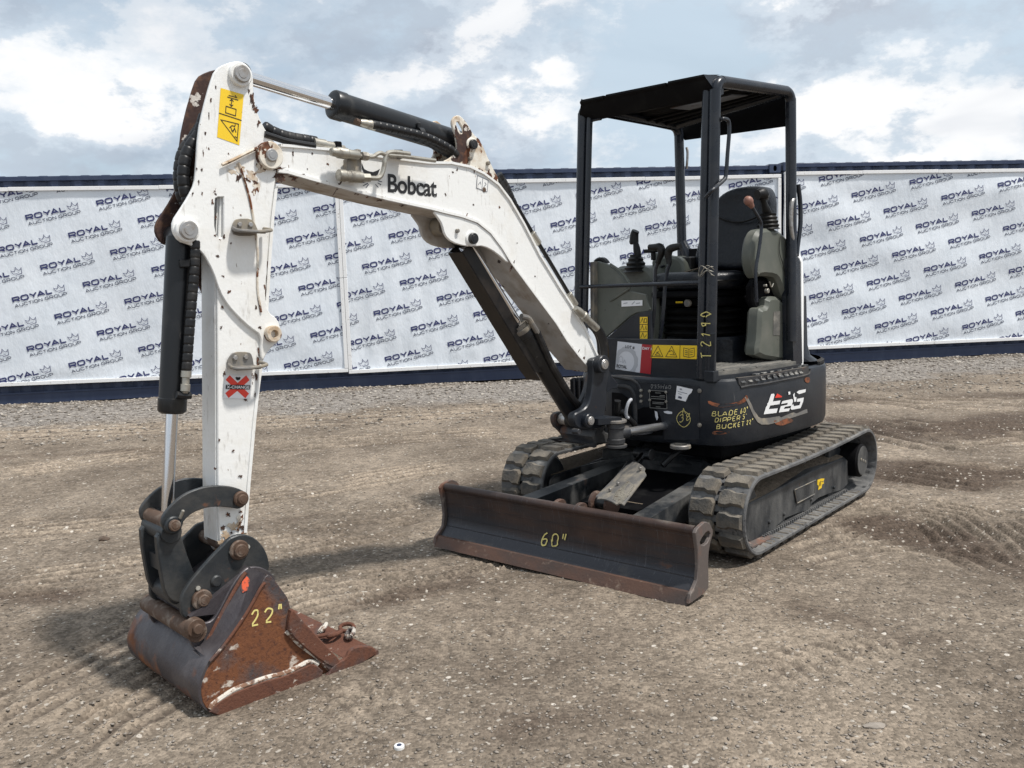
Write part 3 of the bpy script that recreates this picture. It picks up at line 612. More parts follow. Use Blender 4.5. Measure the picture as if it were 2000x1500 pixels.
# ================================================================== CONTAINERS + BANNERS
# wall frame: s runs along the container line (camera right), d towards the camera, z up
ws = Vector((math.cos(0.15224), math.sin(0.15224), 0)); wn = Vector((math.sin(0.15224), -math.cos(0.15224), 0)); w0 = Vector((0, 12.2969, 0))
def Wp(s, z, d=0.): return w0 + ws * s + wn * d + Vector((0, 0, z))
Rw = Matrix((ws, -wn, Vector((0, 0, 1)))).transposed()
def container(s0, s1, label, ztop, num_light=True):
    c = thing('shipping_container', label, 'shipping container', Wp((s0 + s1) / 2, 0, -1.22))
    o_ = c.location.copy()
    P = lambda s, z, d=0.: Wp(s, z, d) - o_
    def bar(mb, sa, sb, za, zb, da, db, b=.006): mb.box(P((sa + sb) / 2, (za + zb) / 2, (da + db) / 2), (abs(sb - sa), abs(db - da), abs(zb - za)), Rw, b)
    # corrugated sides (trapezoidal pressing), front and back
    for d0, nm in ((-.014, 'side_panel'), (-2.40, 'side_panel')):
        mb = MB(); vs = []; s = s0 + .17; pat = [(0, 0), (.072, 0), (.140, -.036), (.210, -.036), (.278, 0)]
        while s < s1 - .2:
            for a, dd in pat[:-1]: vs.append((s + a, dd))
            s += .278
        vs.append((min(s, s1 - .16), 0)); n = len(vs)
        mb.add([P(a, z, d0 + dd) for z in (.17, ztop - .06) for a, dd in vs], [(k, k + 1, n + k + 1, n + k) for k in range(n - 1)]); mb.obj(nm, 'container_blue', c, angle=20)
    mb = MB(); bar(mb, s0 + .17, s1 - .17, ztop - .066, ztop - .006, -.065, .0); bar(mb, s0 + .17, s1 - .17, ztop - .085, ztop - .012, -2.44, -2.37); mb.obj('top_rail', 'container_blue', c)
    mb = MB(); bar(mb, s0 + .17, s1 - .17, .02, .165, -.05, -.0); bar(mb, s0 + .17, s1 - .17, .15, .175, -.06, .012, .002); bar(mb, s0 + .17, s1 - .17, .02, .17, -2.44, -2.39); mb.obj('bottom_rail', 'container_blue', c)
    for s in (s0 + .085, s1 - .085):
        for d in (-.08, -2.36): mb = MB(); bar(mb, s - .07, s + .07, .11, ztop - .115, d - .07, d + .075); mb.obj('corner_post', 'container_blue', c)
    # roof skin, with the shallow corrugation that shows as bumps above the rail
    mb = MB(); vs = []; s = s0 + .2
    while s < s1 - .3: vs += [(s, -.012), (s + .05, .004), (s + .14, .004), (s + .19, -.012)]; s += .25
    n = len(vs); mb.add([P(a, ztop + z, d) for d in (-.05, -2.38) for a, z in vs], [(k, k + 1, n + k + 1, n + k) for k in range(n - 1)])
    mb.add([P(a, z, -.05) for z_ in (0, 1) for a, zz in vs for z in ((ztop + zz,) if z_ else (ztop - .03,))], [(k, k + 1, n + k + 1, n + k) for k in range(n - 1)])
    mb.obj('roof', 'roof_metal' if False else 'container_blue', c, angle=20)
    # end doors/walls
    mb = MB(); bar(mb, s0 + .01, s0 + .04, .12, ztop - .1, -2.35, -.1); mb.obj('end_wall', 'container_blue', c); mb = MB(); bar(mb, s1 - .04, s1 - .01, .12, ztop - .1, -2.35, -.1); mb.obj('end_wall', 'container_blue', c)
    # corner castings with oval slots
    def rr(cx, cz, w, h, n=16): return [(cx + w * (abs(math.cos(t)) ** .45) * (1 if math.cos(t) > 0 else -1), cz + h * (abs(math.sin(t)) ** .45) * (1 if math.sin(t) > 0 else -1)) for t in [2 * math.pi * k / n for k in range(n)]]
    for s in (s0 + .085, s1 - .085):
        for zc in (ztop - .052, .06):
            mb = MB(); mb.plate([(s - .085, zc - .062), (s + .085, zc - .062), (s + .085, zc + .062), (s - .085, zc + .062)], 0, .014, [circle((s, zc), .042, 16, .62)[::-1]], .003, fn=lambda u, w, d: P(u, w, .010 + d))
            bar(mb, s - .085, s + .085, zc - .062, zc - .05, -.165, 0, .002); bar(mb, s - .085, s + .085, zc + .05, zc + .062, -.165, 0, .002); bar(mb, s - .085, s - .073, zc - .05, zc + .05, -.165, 0, .002); bar(mb, s + .073, s + .085, zc - .05, zc + .05, -.165, 0, .002)
            mb.obj('corner_casting', 'container_blue', c); mb = MB(); bar(mb, s - .06, s + .06, zc - .048, zc + .048, -.12, -.03); mb.obj('casting_dark_box', 'black_paint', c); mb = MB(); bar(mb, s - .085, s + .085, zc - .06, zc + .06, -2.445, -2.28); mb.obj('corner_casting', 'container_blue', c)  # black box added behind each slot stands in for its dark hollow
    c['group'] = 'dark blue shipping containers along the yard'
    return c
container(-8.20, 3.985, 'long dark blue shipping container behind the excavator, left of the corner castings', 2.905)
container(4.025, 16.215, 'dark blue shipping container on the right behind the yard, right of the corner castings', 2.93)
def wrinkle(s, z, k):
    sn = math.sin; a = (sn(s * 1.9 + z * .7 + k * 2.1) * sn(z * 2.3 + k + .4 * sn(s * 1.1)) + .5 * sn(s * 4.3 + z * 1.7 + k)) * .013
    if k == 1 and s < 1.6: a += sn(s * 2 * math.pi / .278 + .3 * sn(z * 2.2)) * .007 * max(0, min(1, (1.6 - s) / .8)) * max(0, min(1, (2.4 - z) / .6))
    if k == 2: a += sn((z * 2.1 + s * .5 + sn(s * 1.3) * .5) * 3.0) * .011 + sn(z * 11.3 - s * 1.9 + sn(s * 2.3)) * .003
    a += max(0, 1 - abs(z - .42) / .25) * .010 * sn(s * 5.1 + 1.3 * sn(s * 1.7)) + max(0, 1 - abs(z - 2.62) / .2) * .006 * sn(s * 6.7 + 2 * sn(s * .9))
    e = min(1, max(0, (z - .24) * 5), max(0, (2.74 - z) * 4)); return a * e + .03
def banner(s0, s1, z0f, z1f, label, k, org, v1, v2, ang, sc):
    b = thing('banner', label, 'banner', Wp((s0 + s1) / 2, 0, .01)); o_ = b.location.copy(); P = lambda s, z, d=0.: Wp(s, z, d) - o_
    ns = int((s1 - s0) / .06); nz = 42; vs = []
    for j in range(nz + 1):
        for i in range(ns + 1):
            s = s0 + (s1 - s0) * i / ns; z = z0f(s) + (z1f(s) - z0f(s)) * j / nz; vs.append(P(s, z, wrinkle(s, z, k)))
    mb = MB(); mb.add(vs, [(j * (ns + 1) + i, j * (ns + 1) + i + 1, (j + 1) * (ns + 1) + i + 1, (j + 1) * (ns + 1) + i) for j in range(nz) for i in range(ns)]); mb.obj('sheet', 'banner_white', b, angle=80)
    # the repeated print, clipped to the sheet
    Q1, w1 = text_quads('ROYAL', .073 * sc, 1.18, .0180 * sc, .16)
    Q1 = [[(x * .497 * sc / w1, y) for x, y in q] for q in Q1]
    Q2, w2 = text_quads('AUCTION GROUP', .041 * sc, 1.1, .0074 * sc, .26, 0, 0, (.006 * sc, -.062 * sc)); Q2 = [[((x - .006 * sc) * .652 * sc / w2 + .006 * sc, y) for x, y in q] for q in Q2]
    cr = [(.540, .010), (.521, .064), (.546, .046), (.562, .046), (.578, .062), (.586, .094), (.598, .062), (.614, .046), (.632, .048), (.655, .072), (.642, .002), (.566, -.006)]
    Q1 += ribbon([(x * sc, y * sc) for x, y in cr], .0066 * sc) + ribbon([(.544 * sc, .012 * sc), (.610 * sc, .016 * sc)], .0045 * sc)
    ca, sa = math.cos(ang), math.sin(ang)
    for nm, m, QQ in (('royal_lettering', 'print_navy', Q1), ('auction_group_lettering', 'print_slate', Q2)):
        bm = bmesh.new()
        for i in range(-40, 41):
            for j in range(-40, 41):
                ox, oz = org[0] + v1[0] * i + v2[0] * j, org[1] + v1[1] * i + v2[1] * j
                if ox > s1 or ox < s0 - .75 or oz > 2.85 or oz < -.05: continue
                for q in QQ:
                    bm.faces.new([bm.verts.new((ox + x * ca - y * sa, 0, oz + x * sa + y * ca)) for x, y in q])
        zc = lambda s, f: f(s)
        sl0 = (z0f(s1) - z0f(s0)) / (s1 - s0); sl1 = (z1f(s1) - z1f(s0)) / (s1 - s0)
        for co, no in (((s0 + .02, 0, 0), (-1, 0, 0)), ((s1 - .02, 0, 0), (1, 0, 0)), ((s0, 0, z0f(s0) + .035), (sl0, 0, -1)), ((s0, 0, z1f(s0) - .03), (-sl1, 0, 1))):
            bmesh.ops.bisect_plane(bm, geom=bm.verts[:] + bm.edges[:] + bm.faces[:], plane_co=co, plane_no=no, clear_outer=True)
        bmesh.ops.triangulate(bm, faces=bm.faces[:])
        for v in bm.verts: v.co = P(v.co.x, v.co.z, wrinkle(v.co.x, v.co.z, k) + .006)
        me = bpy.data.meshes.new(nm); bm.to_mesh(me); bm.free(); me.materials.append(MATS[m]); o = bpy.data.objects.new(nm, me); COL.objects.link(o); o.parent = b
    # white frame battens, cut in lengths
    def batten(sa, sb, za, zb):
        mb = MB(); a = P(sa, za, .048); c_ = P(sb, zb, .048); d = (c_ - a); L = d.length; d.normalize(); n_ = Rw @ Vector((0, 1, 0)); up = d.cross(n_)
        mb.box((a + c_) / 2, (L - .003, .022, .048), Matrix((d, n_, up)).transposed(), .003); mb.obj('batten', 'trim_white', b)
    rs = random.Random(k); s = s0
    while s < s1 - .1:
        e = min(s1, s + rs.choice((1.2, 1.8, 2.4))); e = s1 if s1 - e < .5 else e
        batten(s, e, z1f(s) - .012 + rs.uniform(-.004, .004), z1f(e) - .012 + rs.uniform(-.004, .004)); batten(s, e, z0f(s) + .012, z0f(e) + .012); s = e
    for s in (s0 + .024, s1 - .024): batten(s, s, z0f(s) + .04, 1.5); batten(s, s, 1.503, z1f(s) - .04)
    b['group'] = 'white printed banners on the containers'
    return b
E1 = (.489, -.234); E2 = (.119, -.630)
banner(-8.1, -2.240, lambda s: .275 - .007 * (s + 6), lambda s: 2.747 - .004 * (s + 6), 'leftmost white banner printed all over, behind the bucket arm', 0, (-6.125, 2.345), E1, E2, math.radians(12.5), 1.0)
banner(-2.236, 3.975, lambda s: .235 + .004 * s, lambda s: 2.745 + .002 * s, 'middle white banner printed all over, behind the boom and canopy', 1, (-.99, 1.132), (.491, -.233), (.119, -.628), math.radians(12.5), 1.0)
banner(4.025, 10.3, lambda s: .245 - .004 * (s - 6), lambda s: 2.785 - .002 * (s - 6), 'rightmost white banner printed all over, behind the machine tail', 2, (5.085, 2.405), (.515, -.236), (.128, -.641), math.radians(12.3), 1.05)
# pale low roof of a shed beyond the right container
sh = thing('shed', 'pale tan shed roof edge peeking above the right container', 'shed', (22, 30, 0))
mb = MB(); mb.box((4.5, 3, 2.35), (17, 6, 4.7), None, .02); mb.obj('wall', 'roof_metal', sh)
mb = MB(); mb.add([(-4.6, -.6, 4.62), (14, -.6, 4.62), (14, 3, 4.80), (-4.6, 3, 4.80), (-4.6, -.6, 4.54), (14, -.6, 4.54), (14, 6.6, 4.54), (-4.6, 6.6, 4.54), (-4.6, 6.6, 4.62), (14, 6.6, 4.62)],
    [(0, 1, 2, 3), (3, 2, 9, 8), (4, 5, 1, 0), (7, 6, 9, 8), (4, 0, 3, 8, 7), (5, 6, 9, 2, 1), (4, 7, 6, 5)]); mb.obj('roof', 'roof_metal', sh)
# ================================================================== EXCAVATOR
# root frame: x forward (towards the blade), y to the machine's left, z up; the upper structure is slewed a little against the tracks
EX = thing('mini_excavator', 'white and black mini excavator with open canopy, boom lowered to a rusty bucket', 'excavator', (1.1112, 5.2824, 0), -2.38486)
MR = 0.10920                                    # undercarriage frame inside the root frame
def part(mb, name, m, parent=None, **k): return mb.obj(name, m, parent or EX, **k)
YC = .02
def font_mesh(text, name, m, parent, fn, size=1, off=0, ratio=1):
    cu = bpy.data.curves.new(name, 'FONT'); cu.body = text; cu.size = size; cu.offset = off; cu.space_character = ratio
    ob = bpy.data.objects.new(name, cu); COL.objects.link(ob); dg = bpy.context.evaluated_depsgraph_get(); me = bpy.data.meshes.new_from_object(ob.evaluated_get(dg)); bpy.data.objects.remove(ob); bpy.data.curves.remove(cu)
    xs_ = [v.co.x for v in me.vertices]; x0, x1 = min(xs_), max(xs_); yt = max(v.co.y for v in me.vertices)
    for v in me.vertices: v.co = fn((v.co.x - x0) / (x1 - x0), v.co.y / yt)
    me.materials.clear(); me.materials.append(MATS[m]); o = bpy.data.objects.new(name, me); COL.objects.link(o); o.parent = parent; return o
def M3(x, y, z=0): c, s = math.cos(MR), math.sin(MR); return Vector((c * x - s * y, s * x + c * y, z))
def mir(y): return 2 * YC - y
# ------------------------------------------------------------------ ARM (dipper)
armY = .085
mb = MB()
boxo = [(2.964,1.905),(3.016,1.522),(3.04,1.185),(3.074,0.7129),(3.085,0.4943),(3.055,0.4414),(3.005,0.4251),(2.984,0.5133),(2.957,0.6911),(2.917,0.9241),(2.894,1.043),(2.867,1.166),(2.838,1.334),(2.812,1.52),(2.789,1.67),(2.769,1.769),(2.76,1.837),(2.763,1.907),(2.795,1.959)]
mb.plate(boxo, armY, .013, b=.003); mb.plate(boxo, mir(armY) + .013, .013, b=.003)
def strip_between(mb, pts, y0, y1, t=.01, b=.002):
    """plate that closes a box section along an outline (front/back/top plates)"""
    P = [Vector((p[0], 0, p[1])) for p in pts]
    n = len(P); vs = []; fs = []
    for i, p in enumerate(P):
        d = (P[min(i + 1, n - 1)] - P[max(i - 1, 0)]).normalized(); nn = Vector((-d.z, 0, d.x)) * t / 2
        for y in (y0, y1): vs += [p + nn + Vector((0, y, 0)), p - nn + Vector((0, y, 0))]
    for i in range(n - 1):
        a = i * 4; c = a + 4; fs += [(a, c, c + 2, a + 2), (a + 1, a + 3, c + 3, c + 1), (a, a + 1, c + 1, c), (a + 2, c + 2, c + 3, a + 3)]
    fs += [(0, 2, 3, 1), ((n - 1) * 4, (n - 1) * 4 + 1, (n - 1) * 4 + 3, (n - 1) * 4 + 2)]
    return mb.add(vs, fs)
fr = [(2.964,1.905),(3.014,1.522),(3.038,1.185),(3.072,0.7125),(3.082,0.5013)]
strip_between(mb, fr, mir(armY) + .012, armY - .012, .012)
bk = [(2.986,0.5137),(2.959,0.6914),(2.919,0.9244),(2.896,1.043),(2.869,1.166),(2.84,1.334),(2.814,1.521),(2.791,1.67),(2.771,1.768)]
strip_between(mb, bk, mir(armY) - .004, armY + .006, .012)
arm = part(mb, 'arm', 'white_paint')
mb = MB(); c0 = [(3.009,0.085,0.4513)][0]; mb.cyl((c0[0], mir(.095), c0[2]), (c0[0], .095, c0[2]), .043, seg=28); part(mb, 'bucket_end_boss', 'white_paint_rusty', arm)
# the big doubling plate with its slot, both sides
pl = [(2.98,2.16),(2.942,2.184),(2.895,2.2),(2.865,2.195),(2.845,2.178),(2.839,2.151),(2.842,2.099),(2.835,2.038),(2.811,1.979),(2.783,1.947),(2.764,1.921),(2.756,1.891),(2.768,1.835),(2.781,1.776),(2.805,1.677),(2.824,1.557),(2.838,1.446),(2.848,1.39),(2.847,1.351),(2.837,1.311),(2.811,1.295),(2.797,1.267),(2.795,1.233),(2.808,1.203),(2.833,1.19),(2.858,1.166),(2.877,1.137),(2.883,1.168),(2.874,1.233),(2.918,1.265),(2.957,1.303),(2.996,1.348),(3.023,1.398),(3.042,1.47),(3.068,1.522),(3.09,1.548),(3.123,1.562),(3.156,1.572),(3.175,1.604),(3.172,1.64),(3.142,1.679),(3.11,1.724),(3.085,1.767),(3.076,1.817),(3.059,1.938),(3.034,2.022),(3.004,2.106)]
hole = [(3.014,1.719),(3.004,1.725),(2.983,1.726),(2.993,1.587),(3.011,1.583),(3.021,1.594),(3.024,1.627),(3.019,1.689)]
for y, nm in ((.1, 'bracket_plate'), (mir(.1) + .014, 'bracket_plate')):
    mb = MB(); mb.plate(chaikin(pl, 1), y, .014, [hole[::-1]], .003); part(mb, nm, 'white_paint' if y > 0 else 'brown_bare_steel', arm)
mb = MB(); g0 = [(2.986,0.112,1.835),(2.939,0.112,1.857),(2.894,0.112,1.88),(2.847,0.112,1.903)]; mb.tube(g0, .0065, 6, 3); g1 = [(2.919,0.103,1.849),(2.902,0.103,1.791),(2.887,0.103,1.729),(2.878,0.103,1.666),(2.871,0.103,1.593),(2.869,0.103,1.52),(2.879,0.103,1.41),(2.871,0.103,1.317)]; mb.tube(g1, .004, 6, 3); part(mb, 'weld_bead', 'white_paint_rusty', arm)
def pin(mb, px3, r, y0, y1, **k): return mb.cyl((px3[0], y0, px3[2]), (px3[0], y1, px3[2]), r, **k)
def boss(name, p, r, y0, y1, m, parent, pr=None, pm='pin_steel', out=.012):
    mb = MB(); pin(mb, p, r, y0, y1, seg=28, b=.004); o = part(mb, name, m, parent)
    if pr: mb = MB(); pin(mb, p, pr, y1 - .01, y1 + out, seg=24, b=.003); mb.cyl((p[0], y1 + out - .001, p[2]), (p[0], y1 + out + .0015, p[2]), pr * .55, seg=18, b=.001); part(mb, 'pin', pm, parent)
    return o
p1 = [(2.893,0.13,2.152)][0]; boss('pin_collar', p1, .042, .095, .118, 'white_paint', arm, .030, 'pin_steel', .012)
p2 = [(2.802,0.13,1.879)][0]; boss('pin_collar', p2, .050, .09, .125, 'white_paint_rusty', arm, .023, 'pin_steel', .010)
p3 = [(3.129,0.13,1.608)][0]; boss('pin_collar', p3, .041, .09, .120, 'white_paint', arm, .032, 'pin_steel', .012)
p4 = [(2.834,0.11,1.236)][0]; mb = MB(); mb.lathe((p4[0], mir(.11), p4[2]), (p4[0], .125, p4[2]), [(0, .016), (0, .031), (.191, .031), (.195, .028), (.195, .015), (.10, .0145)], 28, cap=False); part(mb, 'lifting_eye_bushing', 'white_paint_rusty', arm)
# tie-down steps bolted on the side
def step(px, oy=0):
    st = px; made = []
    mb = MB(); a = [Vector((q[0], .088, q[1])) for q in st]
    mb.plate(chaikin([(v.x, v.z) for v in a], 1), .094, .006, b=.0015)
    zb = min(v.z for v in a); xl = max(v.x for v in a); xr = min(v.x for v in a)
    pts = [(xl - .006, .094, zb + .028), (xl - .002, .130, zb + .018), (xl - .02, .150, zb + .014), (xr + .03, .150, zb + .012), (xr - .022, .146, zb + .018), (xr - .018, .100, zb + .026)]
    mb.tube(pts, .0065, 8, 5)
    mb.hexa([(xl - .004, .092, zb + .022), (xr, .092, zb + .018), (xr, .146, zb + .010), (xl - .01, .146, zb + .012)], [(xl - .004, .092, zb + .017), (xr, .092, zb + .013), (xr, .146, zb + .005), (xl - .01, .146, zb + .007)])
    o = part(mb, 'tie_down_step', 'steel_worn', arm); made.append(o)
    for f in (.3, .7):
        mb = MB(); c = (xl * (1 - f) + xr * f, 0, max(v.z for v in a) - .022); mb.cyl((c[0], .092, c[2]), (c[0], .102, c[2]), .0095, seg=6); made.append(part(mb, 'bolt', 'pin_steel', arm))
    for o in made:
        for v in o.data.vertices: v.co.y += oy
step([(2.958,1.639),(2.943,1.652),(2.888,1.653),(2.874,1.635),(2.864,1.608),(2.875,1.592),(2.958,1.591),(2.967,1.614)], .016)
step([(3.001,1.164),(2.984,1.181),(2.923,1.176),(2.912,1.16),(2.908,1.117),(2.92,1.11),(3.006,1.129),(3.012,1.147)])
# decals on the arm
def decal(name, corners, m, parent, side, off=.0012):
    P = Patch(*corners, side); mb = MB(); mb.add([P.at(0, 0, off), P.at(1, 0, off), P.at(1, 1, off), P.at(0, 1, off)], [(0, 1, 2, 3)])
    P.o = mb.obj(name, m, parent, fix=False); return P
def draw(P, name, m, parent, lines, w, off=.0022, asp=True):
    """lines: polylines in patch uv (v scaled to metres) ; w metres"""
    q = []
    for ln in lines:
        for r in ribbon([(u * P.W, v * P.H) for u, v in ln], w): q.append([(p[0] / P.W, p[1] / P.H) for p in r])
    return flat(name, m, parent, q, lambda u, v: P.at(u, v, off))
P = decal('warning_label', [(2.966,0.1,2.099),(2.881,0.1,2.086),(2.911,0.1,1.909),(2.992,0.1,1.93)], 'sticker_yellow', arm, (0, 1, 0))
draw(P, 'pictogram', 'print_black', arm, [[(0, .49), (1, .49)], [(.28, .54), (.72, .54), (.72, .67), (.28, .67), (.28, .54)], [(.5, .70), (.5, .84)], [(.42, .74), (.5, .70), (.58, .74)], [(.42, .80), (.5, .84), (.58, .80)],
    [(.10, .37), (.88, .06), (.88, .40), (.10, .37)], [(.55, .30), (.62, .22), (.72, .27)], [(.5, .27), (.6, .33), (.74, .33)], [(.66, .2), (.72, .3), (.80, .22)], [(.3, .86), (.78, .86)], [(.35, .90), (.7, .90), (.62, .94)], [(.76, .14), (.86, .12)]], .0028)
P = decal('exchange_label', [(3.022,0.087,1.1),(2.92,0.087,1.089),(2.93,0.087,1.004),(3.032,0.087,1.018)], 'sticker_white', arm, (0, 1, 0))
draw(P, 'red_letter', 'sticker_bright_red', arm, [[(.12, .90), (.50, .50), (.88, .12)], [(.88, .90), (.5, .5), (.12, .12)]], .022, .0018)
mb = MB(); mb.add([P.at(a, b_, .0026) for a, b_ in ((.06, .40), (.97, .40), (.97, .59), (.06, .59))], [(0, 1, 2, 3)]); mb.obj('label_band', 'print_black', arm, fix=False)
PX_ = P; font_mesh('X-CHANGE', 'lettering', 'sticker_white', arm, lambda u, v: PX_.at(.09 + u * .85, .435 + v * .125, .0034), 1, .02)
draw(P, 'cat_mark', 'print_black', arm, [[(.43, .92), (.46, .84), (.55, .84), (.58, .92)], [(.44, .88), (.57, .88)], [(.50, .86), (.50, .78)]], .006)
def scrawl(name, m, parent, text, h, w, t, fn, jit=.15, slant=.15):
    Q, wd_ = text_quads(text, h, w, t, .35, slant, jit * h * .25); return flat(name, m, parent, Q, fn)
a = [(2.967,0.0875,1.48)][0]; P = None
scrawl('chalk_mark', 'chalk_orange', arm, "5'", .078, .75, .0065, lambda x, y: (a[0] - x, .0868, a[2] + y))
# ------------------------------------------------------------------ BOOM
bY = .10
top = [(2.75,1.921),(2.665,1.922),(2.468,1.921),(2.27,1.909),(2.061,1.903)] + [(1.941,1.91),(1.834,1.9),(1.754,1.876),(1.667,1.831),(1.6,1.767),(1.519,1.665),(1.417,1.518),(1.282,1.357),(1.19,1.253),(1.11,1.152),(1.044,1.044),(1.01,0.9882)]
low = [(1.075,0.9363),(1.169,1.022),(1.245,1.097),(1.318,1.187),(1.42,1.291),(1.524,1.398),(1.606,1.482),(1.661,1.552),(1.727,1.618),(1.804,1.664),(1.892,1.686),(1.989,1.701),(2.063,1.714),(2.273,1.743),(2.402,1.764),(2.539,1.789),(2.645,1.809),(2.729,1.826),(2.769,1.828),(2.806,1.855),(2.803,1.895),(2.781,1.92)]
mb = MB(); mb.plate(top + low, bY, .012, b=.002); mb.plate(top + low, mir(bY) + .012, .012, b=.002)
strip_between(mb, top, mir(bY) - .008, bY + .008, .010); strip_between(mb, low[:19], mir(bY) - .010, bY + .010, .011)
boom = part(mb, 'boom', 'white_paint')
mb = MB(); strip_between(mb, [(p[0] , p[1] - .0065) for p in low[:19]], mir(bY) - .006, bY + .006, .004); part(mb, 'bottom_plate', 'boom_shaded_white', boom)
# cylinder lug under the knee and lug + tie-down hook above it
lug = [(2.054,1.706),(2.02,1.67),(2.004,1.649),(1.993,1.604),(1.955,1.573),(1.88,1.556),(1.823,1.556),(1.771,1.558),(1.701,1.531),(1.615,1.472),(1.632,1.512),(1.677,1.577),(1.746,1.626),(1.827,1.668),(1.914,1.69),(1.993,1.703)]
hookp = [(1.99,1.911),(1.944,1.929),(1.905,1.964),(1.903,1.998),(1.915,2.042),(1.928,2.071),(1.924,2.093),(1.903,2.112),(1.874,2.113),(1.835,2.08),(1.807,2.041),(1.766,2.018),(1.716,1.931),(1.652,1.838),(1.71,1.857),(1.758,1.879),(1.838,1.903),(1.916,1.909)]
hh = [(1.901,2.084),(1.887,2.086),(1.868,2.062),(1.863,2.045),(1.875,2.037),(1.891,2.055),(1.902,2.071)]
for y, s_ in ((bY + .004, 1), (mir(bY) + .010, -1)):
    mb = MB(); mb.plate(chaikin(lug, 1), y, .014, b=.003); part(mb, 'cylinder_lug', 'white_paint' if s_ > 0 else 'boom_shaded_white', boom)
    mb = MB(); mb.plate(chaikin(hookp, 1), y, .014, [hh[::-1]], .003); part(mb, 'tie_down_hook', 'white_paint_rusty', boom)
mb = MB(); hp2 = [(1.906,1.964),(1.904,1.998),(1.916,2.042),(1.908,2.079),(1.893,2.033),(1.867,2.036),(1.865,2.083),(1.836,2.075),(1.811,2.04),(1.842,2.016),(1.85,1.976),(1.869,1.953),(1.88,1.913),(1.929,1.913),(1.945,1.929)]
mb.plate(chaikin(hp2, 1), .1055, .0015, b=.0002); part(mb, 'bare_patch', 'brown_bare_steel', boom)
p = [(1.823,0.12,1.994)][0]; boss('pin_collar', p, .030, .10, .112, 'white_paint_rusty', boom, .021, 'cylinder_paint', .016)
p = [(1.844,0.12,1.589)][0]; boss('pin_collar', p, .034, .10, .112, 'white_paint', boom, .024, 'cylinder_paint', .018)
for q in [(1.837,0.105,1.934),(1.926,0.105,1.622),(1.732,0.105,1.921)]: mb = MB(); pin(mb, q, .009, .10, .118, seg=12); part(mb, 'bolt', 'steel_worn', boom)
mb = MB(); q = [(1.918,-0.03,1.648)][0]; pin(mb, q, .040, -.045, .02, seg=24); part(mb, 'work_light', 'steel_worn', boom)
# foot of the boom between the ears of the swing post
mb = MB(); q = [(0.9992,0.1,0.9582)][0]; pin(mb, q, .045, mir(.11), .11, seg=28); part(mb, 'foot_boss', 'white_paint_rusty', boom)
# lettering on the boom: brand word in heavy condensed letters, and the cat head left of it
P = Patch(*[(2.274,0.1,1.846),(2.021,0.1,1.837),(2.025,0.1,1.765),(2.278,0.1,1.775)], (0, 1, 0)); font_mesh('Bobcat', 'brand_lettering', 'print_black', boom, lambda u, v: P.at(u, v, .0016), 1, .022, .95)
mb = MB(); ct = [(2.397,0.1,1.881),(2.387,0.1,1.858),(2.37,0.1,1.851),(2.346,0.1,1.848),(2.326,0.1,1.855),(2.311,0.1,1.863),(2.322,0.1,1.842),(2.337,0.1,1.829),(2.353,0.1,1.82),(2.367,0.1,1.827),(2.386,0.1,1.838),(2.397,0.1,1.857)]; mb.add([(x, .1016, z) for x, y, z in ct], [tuple(range(len(ct)))]); mb.obj('cat_emblem', 'print_black', boom, fix=False)
wk = [[(2.398,0.1,1.804),(2.378,0.1,1.809)], [(2.396,0.1,1.792),(2.373,0.1,1.803)], [(2.384,0.1,1.785),(2.369,0.1,1.799)], [(2.324,0.1,1.815),(2.304,0.1,1.812)], [(2.326,0.1,1.807),(2.309,0.1,1.8)], [(2.337,0.1,1.801),(2.323,0.1,1.789)]]
flat('whiskers', 'print_slate', boom, [q for l in wk for q in ribbon([(p[0], p[2]) for p in l], .003)], lambda x, z: (x, .1016, z))
P = decal('worn_label', [(1.791,0.1,1.865),(1.728,0.1,1.848),(1.737,0.1,1.796),(1.8,0.1,1.811)], 'white_paint', boom, (0, 1, 0)); draw(P, 'pictogram', 'print_slate', boom, [[(0, 0), (1, 0), (1, 1), (0, 1), (0, 0)], [(.5, 0), (.5, 1)], [(.15, .3), (.3, .6), (.38, .4)], [(.65, .3), (.85, .6), (.7, .7)]], .002)
mb = MB(); mb.cyl((P.at(.72, .1, 0)), P.at(.72, .1, .003), .011, seg=12); part(mb, 'rust_spot', 'pin_rusty', boom)
# service couplers, pipes and clamps on the boom
fy = .155
def line3(mb, pts, r, **k): return mb.tube(pts, r, 10, k.pop('sub', 5), **k)
mb = MB(); a = [(2.571,0.155,1.905),(2.447,0.155,1.899)]; mb.lathe(a[0], a[1], [(0, .012), (.004, .016), (.025, .018), (.030, .021), (.07, .022), (.075, .018), (.12, .018), ((Vector(a[1]) - Vector(a[0])).length, .016)], 18); part(mb, 'hydraulic_coupler', 'fitting', boom)
mb = MB(); a = [(2.545,0.155,1.82),(2.439,0.155,1.816)]; mb.lathe(a[0], a[1], [(0, .013), (.003, .022), (.03, .023), (.034, .020), (.05, .020), (.053, .023), ((Vector(a[1]) - Vector(a[0])).length, .022)], 20); part(mb, 'hydraulic_coupler', 'fitting', boom)
mb = MB(); mb.plate([(2.454,1.909),(2.438,1.927),(2.422,1.925),(2.425,1.807),(2.439,1.799),(2.447,1.831),(2.491,1.833),(2.49,1.883)], .14, .03, b=.003); part(mb, 'coupler_bracket', 'steel_worn', boom)
mb = MB(); line3(mb, [(2.444,0.15,1.899),(2.406,0.15,1.898),(2.377,0.15,1.9),(2.357,0.15,1.911),(2.338,0.15,1.917),(2.308,0.15,1.911),(2.223,0.15,1.911),(2.145,0.15,1.908),(2.065,0.15,1.905)], .0085); part(mb, 'steel_pipe', 'fitting', boom)
